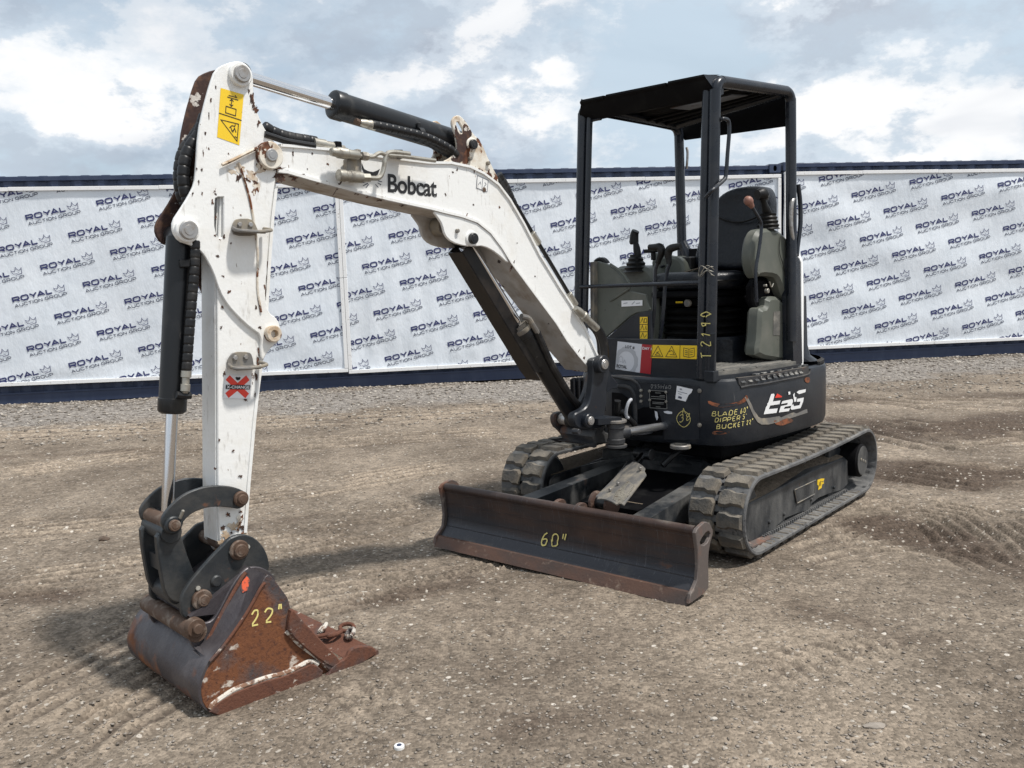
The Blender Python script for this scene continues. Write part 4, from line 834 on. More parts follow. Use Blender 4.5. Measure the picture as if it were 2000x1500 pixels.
mb = MB(); line3(mb, [(2.435,0.15,1.816),(2.397,0.15,1.817),(2.358,0.15,1.819),(2.338,0.15,1.835),(2.326,0.15,1.866),(2.317,0.15,1.9),(2.303,0.15,1.919),(2.268,0.15,1.925),(2.196,0.15,1.923)], .0095); part(mb, 'steel_pipe', 'fitting', boom)
for px in ([(2.43,0.15,1.9),(2.402,0.15,1.898)], [(2.435,0.15,1.816),(2.397,0.15,1.817)]): mb = MB(); mb.cyl(px[0], px[1], .0175, seg=6); part(mb, 'hex_nut', 'fitting', boom)
for px in ([(2.27,0.14,1.935),(2.232,0.14,1.937),(2.233,0.14,1.911),(2.271,0.14,1.911)], [(2.23,0.14,1.932),(2.207,0.14,1.931),(2.211,0.14,1.907),(2.231,0.14,1.907)]): mb = MB(); mb.hexa([Vector(q) + Vector((0, .012, 0)) for q in px], [Vector(q) - Vector((0, .04, 0)) for q in px]); part(mb, 'pipe_clamp', 'black_paint', boom)
mb = MB(); mb.tube([(2.791,0.06,1.99),(2.759,0.06,1.975),(2.718,0.06,1.964),(2.666,0.06,1.957),(2.611,0.06,1.954),(2.571,0.06,1.951)], .023, 12, 6, rib=.12, spacing=.032); part(mb, 'wrapped_hose', 'rubber_hose', boom)
mb = MB(); mb.tube([(2.811,0.1,1.956),(2.773,0.1,1.948),(2.722,0.1,1.938),(2.658,0.1,1.933),(2.604,0.1,1.93)], .012, 10, 5); part(mb, 'hose', 'rubber_hose', boom)
mb = MB(); a = [(2.597,0.08,1.945),(2.461,0.08,1.934)]; mb.lathe(a[0], a[1], [(0, .019), (.05, .020), (.052, .016), (.09, .017), (.092, .013), ((Vector(a[1]) - Vector(a[0])).length, .011)], 14); part(mb, 'hose_fitting', 'fitting', boom)
mb = MB(); mb.box(Vector([(2.496,0.08,1.939)][0]), (.03, .04, .035), None, .004); part(mb, 'pipe_clamp', 'black_paint', boom)
# hoses and fittings behind the long leg of the boom
mb = MB(); mb.tube([(1.553,-0.02,1.897),(1.515,-0.02,1.852),(1.469,-0.02,1.778),(1.45,-0.02,1.747)], .02, 10, 5, rib=.12, spacing=.034); part(mb, 'wrapped_hose', 'rubber_hose', boom)
for px in ([(1.414,0.05,1.622),(1.368,0.05,1.571)], [(1.167,0.05,1.324),(1.116,0.05,1.265)]): mb = MB(); mb.cyl(px[0], px[1], .018, seg=8); part(mb, 'pipe_clamp', 'fitting', boom)
mb = MB(); mb.tube([(1.5,0.04,1.752),(1.404,0.04,1.63),(1.262,0.04,1.458),(1.127,0.04,1.292),(1.046,0.04,1.194)], .010, 8, 5); part(mb, 'steel_pipe', 'black_rubber', boom)
mb = MB(); a = [(1.194,0.12,1.254),(1.036,0.12,1.143)]; mb.lathe(a[0], a[1], [(0, .014), (.03, .02), (.06, .020), (.065, .024), (.09, .024), (.095, .018), ((Vector(a[1]) - Vector(a[0])).length, .018)], 14); part(mb, 'hose_fitting', 'fitting', boom)
mb = MB(); mb.tube([(1.03,0.06,1.173),(0.9671,0.06,1.137),(0.9321,0.06,1.092),(0.9137,0.06,1.032),(0.9163,0.06,0.9516),(0.9512,0.06,0.8876),(0.9818,0.06,0.8236)], .024, 10, 6); mb.tube([(1.001,0,1.192),(0.9224,-0,1.139),(0.8753,0,1.076),(0.8705,0,0.9721),(0.9113,0,0.8666)], .022, 10, 6); part(mb, 'hose', 'rubber_hose', boom)
# ------------------------------------------------------------------ CYLINDERS
def cylinder(name, a, b_, split, rb, rr, m='cylinder_paint', eye=.03, end='b'):
    """barrel from a to split, rod from split to b_"""
    a, b_, sp = Vector(a), Vector(b_), Vector(a).lerp(Vector(b_), split); mb = MB(); L = (sp - a).length
    mb.lathe(a, sp, [(0, rb * .85), (.01, rb), (L - .055, rb), (L - .053, rb * 1.06), (L - .012, rb * 1.06), (L - .006, rb), (L, rb * .8), (L, rr * 1.2)], 32); o = part(mb, name, m)
    mb = MB(); mb.cyl(sp - (sp - a).normalized() * .02, b_, rr, seg=24); part(mb, 'rod', 'chrome', o)
    for q, l in ((a, .06), (b_, .055)):
        mb = MB(); mb.cyl(q + Vector((0, -l, 0)), q + Vector((0, l, 0)), eye, seg=24); part(mb, 'rod_eye', m, o)
    return o
armc = cylinder('arm_cylinder', [(1.774,0.02,2.004)][0], [(2.862,0.02,2.173)][0], .64, .054, .0245, eye=.032)
mb = MB(); mb.tube([(2.406,0.085,2.043),(2.387,0.085,2.037),(2.363,0.085,2.038),(2.324,0.085,2.037)], .013, 10, 4); part(mb, 'hose_fitting', 'pin_rusty', armc); mb = MB(); a = [(2.388,0.09,2.039),(2.33,0.09,2.032)]; mb.lathe(a[0], a[1], [(0, .012), (.02, .017), (.04, .017), (.045, .020), (.07, .020), ((Vector(a[1]) - Vector(a[0])).length, .016)], 12); part(mb, 'hose_fitting', 'fitting', armc)
mb = MB(); mb.tube([(2.336,0.095,2.033),(2.277,0.095,2.03),(2.188,0.095,2.022),(2.097,0.095,2.013),(2.016,0.095,1.995),(1.933,0.095,1.967),(1.901,0.095,1.942)], .019, 12, 6, rib=.12, spacing=.03); part(mb, 'wrapped_hose', 'rubber_hose', armc)
mb = MB(); mb.tube([(2.095,0.075,2.012),(2.041,0.075,2),(1.973,0.075,1.975),(1.918,0.075,1.954),(1.895,0.075,1.938)], .024, 12, 6, rib=.10, spacing=.03); part(mb, 'wrapped_hose', 'rubber_hose', armc)
mb = MB(); q = Vector([(2.087,0.08,2.018)][0]); mb.lathe(q - Vector((.012, 0, 0)), q + Vector((.012, 0, 0)), [(0, .030), (.024, .030)], 16); mb.box(q + Vector((0, .0, .035)), (.018, .012, .03)); part(mb, 'hose_clamp', 'rubber_hose', armc)
bc = cylinder('bucket_cylinder', [(3.115,0.02,1.599)][0], [(3.241,0.02,0.6055)][0], .625, .046, .0215, eye=.036)
mb = MB(); mb.tube([(3.094,0.09,1.575),(3.098,0.09,1.522),(3.107,0.09,1.461),(3.118,0.09,1.391),(3.131,0.09,1.312),(3.142,0.09,1.242),(3.153,0.09,1.171),(3.16,0.09,1.126)], .0175, 12, 6, rib=.12, spacing=.03); part(mb, 'wrapped_hose', 'rubber_hose', bc)
mb = MB(); a = [(3.16,0.09,1.129),(3.171,0.09,1.052)]; mb.lathe(a[0], a[1], [(0, .018), (.022, .018), (.024, .013), (.045, .013), (.047, .0165), (.07, .0165), (.072, .012), ((Vector(a[1]) - Vector(a[0])).length, .010)], 14); part(mb, 'hose_fitting', 'fitting', bc)
mb = MB(); mb.tube([(3.15,0.085,1.042),(3.168,0.085,1.042),(3.19,0.085,1.047),(3.2,0.085,1.05)], .013, 10, 4); part(mb, 'hose_fitting', 'rubber_hose', bc)
mb = MB(); q = Vector([(3.117,0.075,1.497)][0]); mb.box(q, (.06, .03, .028)); part(mb, 'hose_clamp', 'rubber_hose', bc)
for k, pts in enumerate(([(3.005,0.045,2.012),(3.032,0.045,1.945),(3.065,0.045,1.902),(3.087,0.045,1.857),(3.099,0.045,1.796),(3.096,0.045,1.744),(3.082,0.045,1.692),(3.072,0.045,1.63),(3.072,0.045,1.56)], [(2.993,0,1.993),(3.031,0,1.94),(3.068,0,1.895),(3.087,0,1.845),(3.095,0,1.783),(3.088,0,1.731),(3.073,0,1.687),(3.06,0,1.616)], [(2.982,-0.03,1.981),(3.025,-0.03,1.924),(3.053,-0.03,1.877),(3.061,-0.03,1.815),(3.063,-0.03,1.743),(3.05,-0.03,1.672),(3.043,-0.03,1.618)])):
    mb = MB(); mb.tube(pts, .021 if k < 2 else .017, 12, 6, rib=.12, spacing=.034); part(mb, 'wrapped_hose', 'rubber_hose', arm)
# boom cylinder: rod up at the knee, barrel in the swing post, with its guard
kc = cylinder('boom_cylinder', [(1.09,0.02,0.6672)][0], [(1.805,0.02,1.595)][0], .55, .050, .023, eye=.040)
A, B = Vector([(1.09,0.02,0.6672)][0]), Vector([(1.805,0.02,1.595)][0]); D = (B - A).normalized(); Nn = D.cross(Vector((0, 1, 0))).normalized(); Nn = -Nn if Nn.x < 0 else Nn
def along(t, n, y): return A + (B - A) * t + Nn * n + Vector((0, y, 0))
mb = MB()
for y0, y1, n0, n1 in ((-.075, .022, .078, .084), (.018, .024, .02, .080), (-.077, -.071, .02, .080)):
    mb.hexa([along(.31, n0, y0), along(.98, n0 - .012, y0), along(.98, n0 - .012, y1), along(.31, n0, y1)], [along(.36, n1, y0), along(.98, n1 - .012, y0), along(.98, n1 - .012, y1), along(.36, n1, y1)])
part(mb, 'cylinder_guard', 'guard_black', kc)
mb = MB(); mb.lathe(along(.535, 0, 0), along(.60, 0, 0), [(0, .056), (.01, .058), (.024, .058), (.026, .046), (.04, .046)], 24); part(mb, 'gland_nut', 'steel_worn', kc)
mb = MB(); mb.tube([(1.529,0.08,1.231),(1.482,0.08,1.218),(1.456,0.08,1.188),(1.423,0.08,1.146)], .014, 10, 4); part(mb, 'hose_fitting', 'steel_worn', kc); mb = MB(); mb.tube([(1.425,0.075,1.151),(1.379,0.075,1.069),(1.332,0.075,0.9896),(1.263,0.075,0.894),(1.195,0.075,0.8091),(1.121,0.075,0.7425),(1.063,0.075,0.7113)], .019, 10, 6); part(mb, 'hose', 'rubber_hose', kc)
# ------------------------------------------------------------------ BUCKET LINKAGE
def curved_link(px_o, y, t, name, m, parent=None):
    mb = MB(); mb.plate(chaikin(px_o, 1), y, t, b=.003); return part(mb, name, m, parent)
lk = [(3.302,0.6327),(3.284,0.6609),(3.248,0.6893),(3.214,0.7078),(3.177,0.7169),(3.138,0.7204),(3.099,0.7167),(3.053,0.7063),(3.019,0.6924),(2.993,0.6741),(2.983,0.6475),(2.997,0.6218),(3.021,0.6155),(3.042,0.6236),(3.065,0.632),(3.097,0.6404),(3.131,0.6455),(3.164,0.6433),(3.196,0.6353),(3.221,0.6189),(3.237,0.5971),(3.25,0.5781),(3.273,0.5762),(3.294,0.5954)]
guide = curved_link(lk, .125, .018, 'guide_link', 'coupler_paint')
dx_ = 0
curved_link(lk, mir(.125) + .018, .018, 'guide_link', 'coupler_paint')
p = [(3.013,0.14,0.6533)][0]; boss('pin_collar', p, .028, .122, .138, 'pin_rusty', guide, .018, 'pin_rusty', .010)
p = [(3.265,0.14,0.6123)][0]; boss('pin_collar', p, .030, .122, .140, 'coupler_paint', guide, .020, 'pin_rusty', .012)
mb = MB(); pin(mb, p, .027, mir(.13), .13); pin(mb, [(3.013,0.14,0.6533)][0], .022, mir(.13), .13); part(mb, 'cross_pin', 'pin_rusty', guide)
mb = MB(); q = [(3.244,0.14,0.631)][0]; mb.cyl(q, Vector(q) + Vector((-.01, .012, .03)), .006, seg=8); part(mb, 'grease_nipple', 'fitting', guide)
hl = [(3.312,0.5902),(3.27,0.5698),(3.232,0.5757),(3.217,0.5045),(3.197,0.431),(3.183,0.375),(3.2,0.3423),(3.236,0.3186),(3.275,0.3334),(3.3,0.3699),(3.308,0.445),(3.313,0.5185)]
mb = MB(); mb.plate(chaikin(hl, 1), .104, .03, b=.004); mb.plate(chaikin(hl, 1), mir(.104) + .03, .03, b=.004)
c1 = [(3.251,0.1,0.3563)][0]; pin(mb, c1, .038, mir(.095), .095); c2 = [(3.264,0.1,0.5793)][0]; pin(mb, c2, .036, mir(.112), .112)
mb.hexa([Vector(q) for q in [(3.293,0.09,0.4935),(3.232,0.09,0.4967),(3.218,0.09,0.4379),(3.291,0.09,0.4381)]], [Vector((q[0], mir(.09), q[2])) for q in [(3.293,0.09,0.4935),(3.232,0.09,0.4967),(3.218,0.09,0.4379),(3.291,0.09,0.4381)]]); part(mb, 'bucket_link', 'coupler_paint')
# quick coupler
cp = [(3.274,0.2986),(3.274,0.3422),(3.268,0.3714),(3.24,0.4074),(3.196,0.4449),(3.15,0.4813),(3.104,0.5128),(3.084,0.5286),(3.062,0.5329),(3.041,0.5337),(3.016,0.5261),(2.991,0.5109),(2.97,0.489),(2.95,0.4555),(2.939,0.4179),(2.936,0.3783),(2.959,0.3726),(2.992,0.3926),(3.019,0.3997),(3.052,0.3891),(3.089,0.3537),(3.127,0.3189),(3.163,0.2881),(3.185,0.274),(3.216,0.2741),(3.249,0.28)]
cpl = part(MB().plate(chaikin(cp, 1), .165, .02, b=.004), 'quick_coupler', 'coupler_paint')
mb = MB(); mb.plate(chaikin(cp, 1), mir(.165) + .02, .02, b=.004); part(mb, 'coupler_cheek', 'coupler_paint', cpl)
mb = MB(); a = [(3.258,0.15,0.3064),(3.177,0.15,0.2828),(3.044,0.15,0.3913),(2.984,0.15,0.395)]
for (q0, q1) in ((a[0], a[1]), (a[1], a[2]), (a[2], a[3])):
    q0, q1 = Vector(q0), Vector(q1); up = Vector((0, 0, .018)); mb.hexa([q0, q1, Vector((q1.x, mir(.15), q1.z)), Vector((q0.x, mir(.15), q0.z))], [q0 + up, q1 + up, Vector((q1.x, mir(.15), q1.z)) + up, Vector((q0.x, mir(.15), q0.z)) + up])
part(mb, 'coupler_web', 'coupler_paint', cpl)
p = [(3.054,0.18,0.4815)][0]; boss('pin_collar', p, .036, .165, .180, 'pin_rusty', cpl, .024, 'pin_rusty', .012)
p = [(3.203,0.18,0.3404)][0]; boss('pin_collar', p, .036, .165, .182, 'pin_rusty', cpl, .021, 'pin_rusty', .012)
for q in [(3.08,0.17,0.4784),(3.018,0.17,0.4821),(3.21,0.17,0.3803),(3.188,0.17,0.3114)]: mb = MB(); mb.cyl((q[0], .165, q[2]), (q[0] + .004, .176, q[2] + .004), .009, seg=8); part(mb, 'bolt', 'fitting', cpl)
p = [(3.144,0.17,0.3903)][0]; mb = MB(); pin(mb, p, .021, .16, .176, seg=20, b=.006); part(mb, 'locking_pin', 'coupler_paint', cpl)
mb = MB(); pin(mb, [(3.054,0.18,0.4815)][0], .026, mir(.19), .17); pin(mb, [(3.203,0.18,0.3404)][0], .026, mir(.19), .17); part(mb, 'cross_pin', 'pin_rusty', cpl)
# ------------------------------------------------------------------ BUCKET
BY, BW = .32, .63
prof_out = [(3.081,0.4569),(3.029,0.4273),(3.001,0.3885),(2.974,0.3478),(2.953,0.3082),(2.948,0.2541),(2.969,0.196),(2.894,0.09),(2.811,-0.0103),(2.782,-0.0082),(2.694,-0.0096),(2.61,0.0242),(2.596,-0.0053),(2.695,-0.0255),(2.804,-0.0482),(2.952,-0.0544),(3.057,-0.0596),(3.138,-0.0553),(3.207,-0.0344),(3.261,-0.0012),(3.29,0.0384),(3.3,0.0867),(3.322,0.1684)]
side = [(3.049,0.394),(3.03,0.4183),(3.013,0.4066),(3.001,0.3885),(2.974,0.3441),(2.953,0.3082),(2.948,0.2541),(2.968,0.1997),(2.931,0.1463),(2.882,0.0802),(2.814,-0.0011),(2.791,-0.0527),(2.878,-0.0556),(2.951,-0.0525),(3.057,-0.0577),(3.138,-0.0535),(3.207,-0.0326),(3.261,0.0005),(3.287,0.0354),(3.293,0.0877),(3.279,0.1325),(3.247,0.1787),(3.178,0.2369),(3.122,0.2922),(3.082,0.3409)]
BK = part(MB().plate(chaikin(side, 1), BY, .014, b=.002), 'bucket', 'bucket_rust')
mb = MB(); mb.plate(chaikin(side, 1), BY - BW + .014, .014, b=.002); part(mb, 'side_wall', 'bucket_dark', BK)
# curved shell: from the top plate round the back and along the floor to the cutting edge
shell = smooth([(x, 0, z) for x, z in [(3.032,0.4152),(3.054,0.3879),(3.118,0.2929),(3.178,0.2351),(3.247,0.1787),(3.279,0.1325),(3.295,0.0883),(3.288,0.0395),(3.261,0.0023),(3.207,-0.0308),(3.138,-0.0517),(3.057,-0.0559),(2.951,-0.0507),(2.856,-0.0419),(2.761,-0.0273),(2.667,-0.0147)]], 4)
mb = MB(); strip_between(mb, [(p.x, p.z + .003) for p in shell], BY - BW + .002, BY - .002, .012); part(mb, 'shell', 'bucket_dark', BK)
mb = MB(); ce = [(p[0], p[1]) for p in [(2.705,-0.0195),(2.654,-0.0142),(2.595,-0.003)]]; strip_between(mb, ce, BY - BW - .012, BY + .012, .020); part(mb, 'cutting_edge', 'bucket_edge_rust', BK)
# wear strip along the lower rim, front flange, side cutter
rim = [(3.274,0.012),(3.258,0.0277),(3.232,0.0379),(3.188,0.0471),(3.128,0.0494),(3.062,0.0486),(3.007,0.0426),(2.959,0.043),(2.922,0.0475),(2.888,0.0497),(2.864,0.0356),(2.84,0.006),(2.85,-0.0236),(2.907,-0.0408),(2.959,-0.047),(3.014,-0.0517),(3.064,-0.0522),(3.107,-0.0511),(3.144,-0.0479),(3.183,-0.0387),(3.214,-0.0288),(3.247,-0.0108)]
mb = MB(); mb.plate(rim, BY + .014, .013, b=.004); part(mb, 'wear_strip', 'bucket_edge_rust', BK)
mb = MB(); mb.tube([(x, BY + .004, z + .004) for x, z in [(3.268,0.0139),(3.253,0.0279),(3.186,0.0487),(3.126,0.051),(3.06,0.0503),(3.005,0.0444),(2.957,0.0447),(2.89,0.0529),(2.857,0.0322)]], .0095, 8, 5); part(mb, 'caked_lime', 'lime_stain', BK)
mb = MB(); mb.tube([(x, BY + .004, z) for x, z in [(2.972,0.1961),(2.918,0.1257),(2.859,0.0641),(2.82,0.0117),(2.795,-0.0086)]], .008, 8, 5); part(mb, 'caked_lime', 'lime_stain', BK)
cut = [(2.893,-0.0302),(2.829,-0.0332),(2.762,-0.0246),(2.683,-0.0175),(2.609,0.0009),(2.622,0.0315),(2.662,0.0486),(2.703,0.0577),(2.731,0.0525),(2.746,0.0276),(2.792,0.0214),(2.809,0.011),(2.827,-0.0101)]
for y in (BY + .024, BY - BW + .002): mb = MB(); mb.plate(chaikin(cut, 1), y, .018, b=.004); part(mb, 'side_cutter', 'bucket_edge_rust', BK)
mb = MB(); mb.plate(chaikin([(2.958,0.2683),(2.947,0.2728),(2.937,0.2546),(2.853,0.1374),(2.761,0.0133),(2.771,0.0046),(2.802,0.0031),(2.89,0.0912),(2.975,0.1983),(2.968,0.2339)], 1), BY + .022, .022, b=.004); part(mb, 'front_bar', 'bucket_edge_rust', BK)
mb = MB()
fl = [(2.951,0.2701),(2.963,0.2133),(2.931,0.1538),(2.881,0.0916),(2.809,0.0052)]
strip_between(mb, fl, BY - .03, BY + .018, .012); part(mb, 'front_flange', 'bucket_edge_rust', BK)
mb = MB(); strip_between(mb, [(p[0], p[1]) for p in fl], BY - BW - .012, BY - BW + .03, .012); part(mb, 'front_flange', 'bucket_edge_rust', BK)
mb = MB(); strip_between(mb, [(2.96,0.3196),(2.914,0.2404),(2.805,0.13),(2.677,0.0375)] , BY - BW - .004, BY - BW + .012, .03); part(mb, 'side_wall_edge', 'bucket_dark', BK)
# ears and mount plates, top stiffener, cross tube
ear = [(3.056,0.4147),(3.036,0.4209),(3.003,0.4144),(2.974,0.3975),(2.951,0.3744),(2.935,0.3412),(2.957,0.3238),(3.011,0.3116),(3.074,0.2628),(3.136,0.2042),(3.188,0.1609),(3.229,0.1558),(3.263,0.196),(3.27,0.2385),(3.257,0.2673),(3.228,0.273),(3.199,0.2644),(3.176,0.2742),(3.147,0.3121),(3.115,0.359),(3.083,0.3954)]
for y in (.205, mir(.205) + .016): mb = MB(); mb.plate(chaikin(ear, 1), y, .016, b=.003); part(mb, 'bucket_ear', 'bucket_dark', BK)
mb = MB(); n_ = [(3.06,0.215,0.4025),(3.077,0.215,0.3882),(3.139,0.215,0.3163),(3.227,0.215,0.1917),(3.266,0.215,0.2042)]; f__ = [(3.038,0.312,0.3855),(3.054,0.312,0.3716),(3.113,0.312,0.2968),(3.194,0.312,0.2162),(3.248,0.312,0.1728)]
mb.add([Vector(q) for q in n_] + [Vector(q) for q in f__], [(i, i + 1, 6 + i, 5 + i) for i in range(4)]); mb.add([Vector(q) - Vector((-.004, 0, .012)) for q in n_] + [Vector(q) - Vector((-.004, 0, .012)) for q in f__], [(i, i + 1, 6 + i, 5 + i) for i in range(4)]); part(mb, 'mount_gusset', 'bucket_dark', BK)
mb = MB(); mb.tube([Vector(q) for q in [(3.058,0.22,0.4106),(3.079,0.22,0.3882),(3.138,0.22,0.3135),(3.221,0.22,0.1987)]], .0075, 8, 5); part(mb, 'weld_rib', 'bucket_edge_rust', BK)
mb = MB(); mb.tube([Vector(q) for q in [(3.04,0.324,0.3925),(3.06,0.324,0.376),(3.119,0.324,0.3016),(3.199,0.324,0.2232),(3.256,0.324,0.1793)]], .0055, 8, 5); part(mb, 'weld_rib', 'bucket_edge_rust', BK)
c4 = [Vector(q) for q in (n_[0], n_[2], f__[2], f__[0])]; PA = Patch(c4[0], c4[3], c4[2], c4[1], (1, .4, 1))
mb = MB(); mb.add([PA.at(u, v, .004) for u, v in ((.16, .97), (.45, .94), (.72, .98), (.97, .92), (.90, .80), (.99, .68), (.75, .60), (.60, .68), (.42, .50), (.24, .56), (.12, .78))], [tuple(range(11))]); part(mb, 'paint_mark', 'orange_marking', BK, fix=False)
mb = MB(); c = Vector([(3.319,0.2,0.26)][0]); q = Vector([(3.248,0.2,0.2491)][0]); mb.cyl((q.x, mir(.24), q.z), (q.x, .225, q.z), .034, seg=24); part(mb, 'cross_tube', 'pin_rusty', BK)
p = Vector([(3.254,0.24,0.269)][0]); mb = MB(); mb.cyl((p.x, .20, p.z), (p.x, .235, p.z), .032); mb.cyl((p.x, .23, p.z), (p.x, .25, p.z), .017); part(mb, 'bucket_pin', 'pin_rusty', BK)
mb = MB(); a = [(3.296,0.2,0.3214),(3.181,0.2,0.2876)]
mb.hexa([Vector((q[0], .19, q[2])) for q in [(3.255,0.19,0.2975),(3.102,0.19,0.2693),(3.008,0.19,0.349),(3.064,0.19,0.3923)]], [Vector((q[0], mir(.19), q[2])) for q in [(3.255,0.19,0.2975),(3.102,0.19,0.2693),(3.008,0.19,0.349),(3.064,0.19,0.3923)]]); part(mb, 'mount_box', 'bucket_dark', BK)
sk = thing('chain_shackle', 'rusty white-stained shackle chain lying inside the bucket lip', 'shackle')
sk.parent = None

R0 = Matrix.Translation((1.1112, 5.2824, 0)) @ Matrix.Rotation(-2.38486, 4, 'Z')
lp = Vector([(2.643,0.1,-0.0159)][0]); lp.z = .012; sk.matrix_world = R0 @ Matrix.Translation(lp)
for k, (dx, dy, dz, rz, rx) in enumerate(((0, 0, 0, .2, .3), (-.04, .05, .005, 1.1, .7), (.045, -.035, -.004, -.4, .4), (.0, -.09, 0, .8, .8), (-.07, -.02, .0, 2.1, .5))):
    mb = MB(); R = Matrix.Rotation(rz, 3, 'Z') @ Matrix.Rotation(rx, 3, 'X'); ring = [R @ Vector((.030 * math.cos(t), .019 * math.sin(t), 0)) + Vector((dx, dy, dz + .01)) for t in [2 * math.pi * i / 14 for i in range(15)]]
    mb.tube(ring, .0085, 8, 0); mb.obj('link', 'lime_stain' if k % 2 else 'bucket_edge_rust', sk)
a = [(3.105,0.334,0.2528)][0]; scrawl('chalk_mark', 'chalk_yellow', BK, '22"', .056, .80, .0062, lambda x, y: (a[0] - x * .95 - .0 * y, BY + .0012, a[2] + y - .12 * x), .2)

# chips and bare edges where the white paint has gone
crs = random.Random(21)
def chip(px3, w, h, ang, o, parent, m='chip_rust'):
    n = 17; ca, sa = math.cos(ang), math.sin(ang); P = []
    for i in range(n): t = 2 * math.pi * i / n; r = crs.uniform(.30, 1.25); x, y = w * r * math.cos(t) / 2, h * r * math.sin(t) / 2; P.append((px3[0] + x * ca - y * sa, px3[1] + o, px3[2] + x * sa + y * ca))
    mb = MB(); mb.add(P, [tuple(range(n))]); part(mb, 'paint_chip', m, parent, fix=False)
for p, w, h, a in zip([(2.852,0.1,2.075),(2.846,0.1,2.056),(2.839,0.1,2.041),(2.83,0.1,1.992),(2.86,0.1,2.101),(2.924,0.1,1.792),(2.891,0.1,1.792),(2.858,0.1,1.781),(2.914,0.1,1.8),(2.82,0.1,1.832),(2.984,0.1,2.1),(3.005,0.1,2.053),(3.016,0.1,2.002),(3.034,0.1,1.94),(3.046,0.1,1.871),(3.056,0.1,1.815),(3.07,0.1,1.774),(3.095,0.1,1.733),(3.026,0.1,1.706),(3.025,0.1,1.592),(3.018,0.1,1.654),(2.993,0.1,1.589),(3.021,0.1,1.521),(3.006,0.1,1.45),(2.989,0.1,1.395),(2.878,0.1,1.261),(2.889,0.1,1.336),(2.849,0.1,1.409),(2.968,0.1,1.566),(2.922,0.1,1.976),(2.954,0.1,1.877),(3.025,0.1,1.889),(2.924,0.1,1.665),(3.061,0.1,1.735),(3.074,0.1,1.817)],
    (.020, .014, .022, .012, .010, .016, .030, .026, .018, .014, .006, .007, .006, .007, .006, .008, .008, .006, .010, .012, .008, .010, .014, .018, .012, .016, .008, .008, .006, .006, .010, .006, .010, .006, .008),
    (.050, .040, .030, .028, .020, .030, .014, .014, .010, .012, .018, .022, .030, .014, .022, .016, .020, .022, .020, .012, .026, .016, .010, .008, .022, .010, .020, .024, .012, .010, .008, .014, .006, .020, .012),
    (.2, .2, .3, .5, 0, .4, .5, .3, -.4, 0, 0, .1, .1, .1, .05, .1, .2, .4, .1, 0, 0, .1, .5, .7, .8, .3, 0, 0, .3, .2, .4, 0, .5, 0, .2)): chip(p, w, h, a, .0013, arm)
for p in [(2.997,0.087,1.386),(2.987,0.087,1.359),(3.01,0.087,1.342),(3.022,0.087,1.105),(3.001,0.087,1.075),(3.082,0.087,0.7707),(3.021,0.087,1.27),(2.947,0.087,1.004),(3.01,0.087,0.8242),(2.987,0.087,0.7257),(3.059,0.087,0.8693),(3.045,0.087,0.5941),(2.997,0.087,0.5937),(3.038,0.087,0.5259),(3.064,0.087,0.4937),(3.012,0.087,0.5296),(3.068,0.087,0.5516)]: chip(p, crs.uniform(.006, .02), crs.uniform(.008, .022), crs.uniform(-.6, .6), .0010, arm)
for p in [(2.839,0.087,1.39),(2.846,0.087,1.353),(2.882,0.087,1.171),(2.89,0.087,1.139),(2.9,0.087,1.084),(2.892,0.087,1.054),(2.908,0.087,1.009),(2.837,0.087,1.446),(2.825,0.087,1.493)]: chip(p, .012, .045, -.08, .0012, arm)
for p in [(3.046,0.087,0.4741),(3.022,0.087,0.4799),(2.997,0.087,0.4933),(3.066,0.087,0.4712),(2.996,0.087,0.5356)]: chip(p, .030, .020, .4, .0016, arm)
for k, p in enumerate([(2.673,0.1,1.815),(2.649,0.1,1.808),(2.557,0.1,1.79),(2.412,0.1,1.762),(2.372,0.1,1.753),(2.311,0.1,1.743),(2.197,0.1,1.725),(2.047,0.1,1.708),(2.009,0.1,1.703),(2.579,0.1,1.795),(2.738,0.1,1.819),(2.761,0.1,1.827),(1.597,0.1,1.465),(1.866,0.1,1.683),(1.12,0.1,0.9976),(1.165,0.1,1.027),(1.273,0.1,1.132),(2.512,0.1,1.783)]): chip(p, crs.uniform(.03, .075), crs.uniform(.008, .014), -.22 if k < 12 else -.9, .0012, boom)
for p in [(1.808,0.1,1.879),(1.905,0.1,1.884),(1.931,0.1,1.872),(1.665,0.1,1.731),(1.56,0.1,1.571),(2.552,0.1,1.867),(2.617,0.1,1.901),(2.699,0.1,1.895),(2.643,0.1,1.843),(2.461,0.1,1.853),(1.976,0.1,1.775),(1.819,0.1,1.737),(1.449,0.1,1.415)]: chip(p, crs.uniform(.006, .014), crs.uniform(.006, .016), crs.uniform(-.6, .6), .0012, boom)
for p in [(2.76,0.1,1.836),(2.738,0.1,1.822),(2.756,0.1,1.799),(2.771,0.1,1.808),(2.699,0.1,1.811)]: chip(p, .05, .026, -.3, .0020, boom)

for p in [(2.246,0.1,1.772),(2.205,0.1,1.768),(2.149,0.1,1.822),(2.118,0.1,1.809),(2.087,0.1,1.773),(2.052,0.1,1.819),(2.036,0.1,1.766)]: chip(p, .007, .005, crs.uniform(-1, 1), .0020, boom, 'white_paint')
for p, w, h in zip([(3.031,0.087,0.5434),(3.004,0.087,0.5605),(3.062,0.087,0.5218),(2.994,0.087,0.5062),(3.079,0.087,0.501)], (.05, .035, .04, .03, .03), (.035, .05, .03, .05, .03)): chip(p, w, h, .4, .0012, arm, 'white_paint_rusty')
for p, w, h in zip([(2.912,0.1,1.827),(2.874,0.1,1.802),(2.828,0.1,1.832),(2.857,0.1,1.767),(2.942,0.1,1.816)], (.05, .06, .05, .03, .04), (.03, .05, .05, .06, .02)): chip(p, w, h, .3, .0009, arm, 'white_paint_rusty')
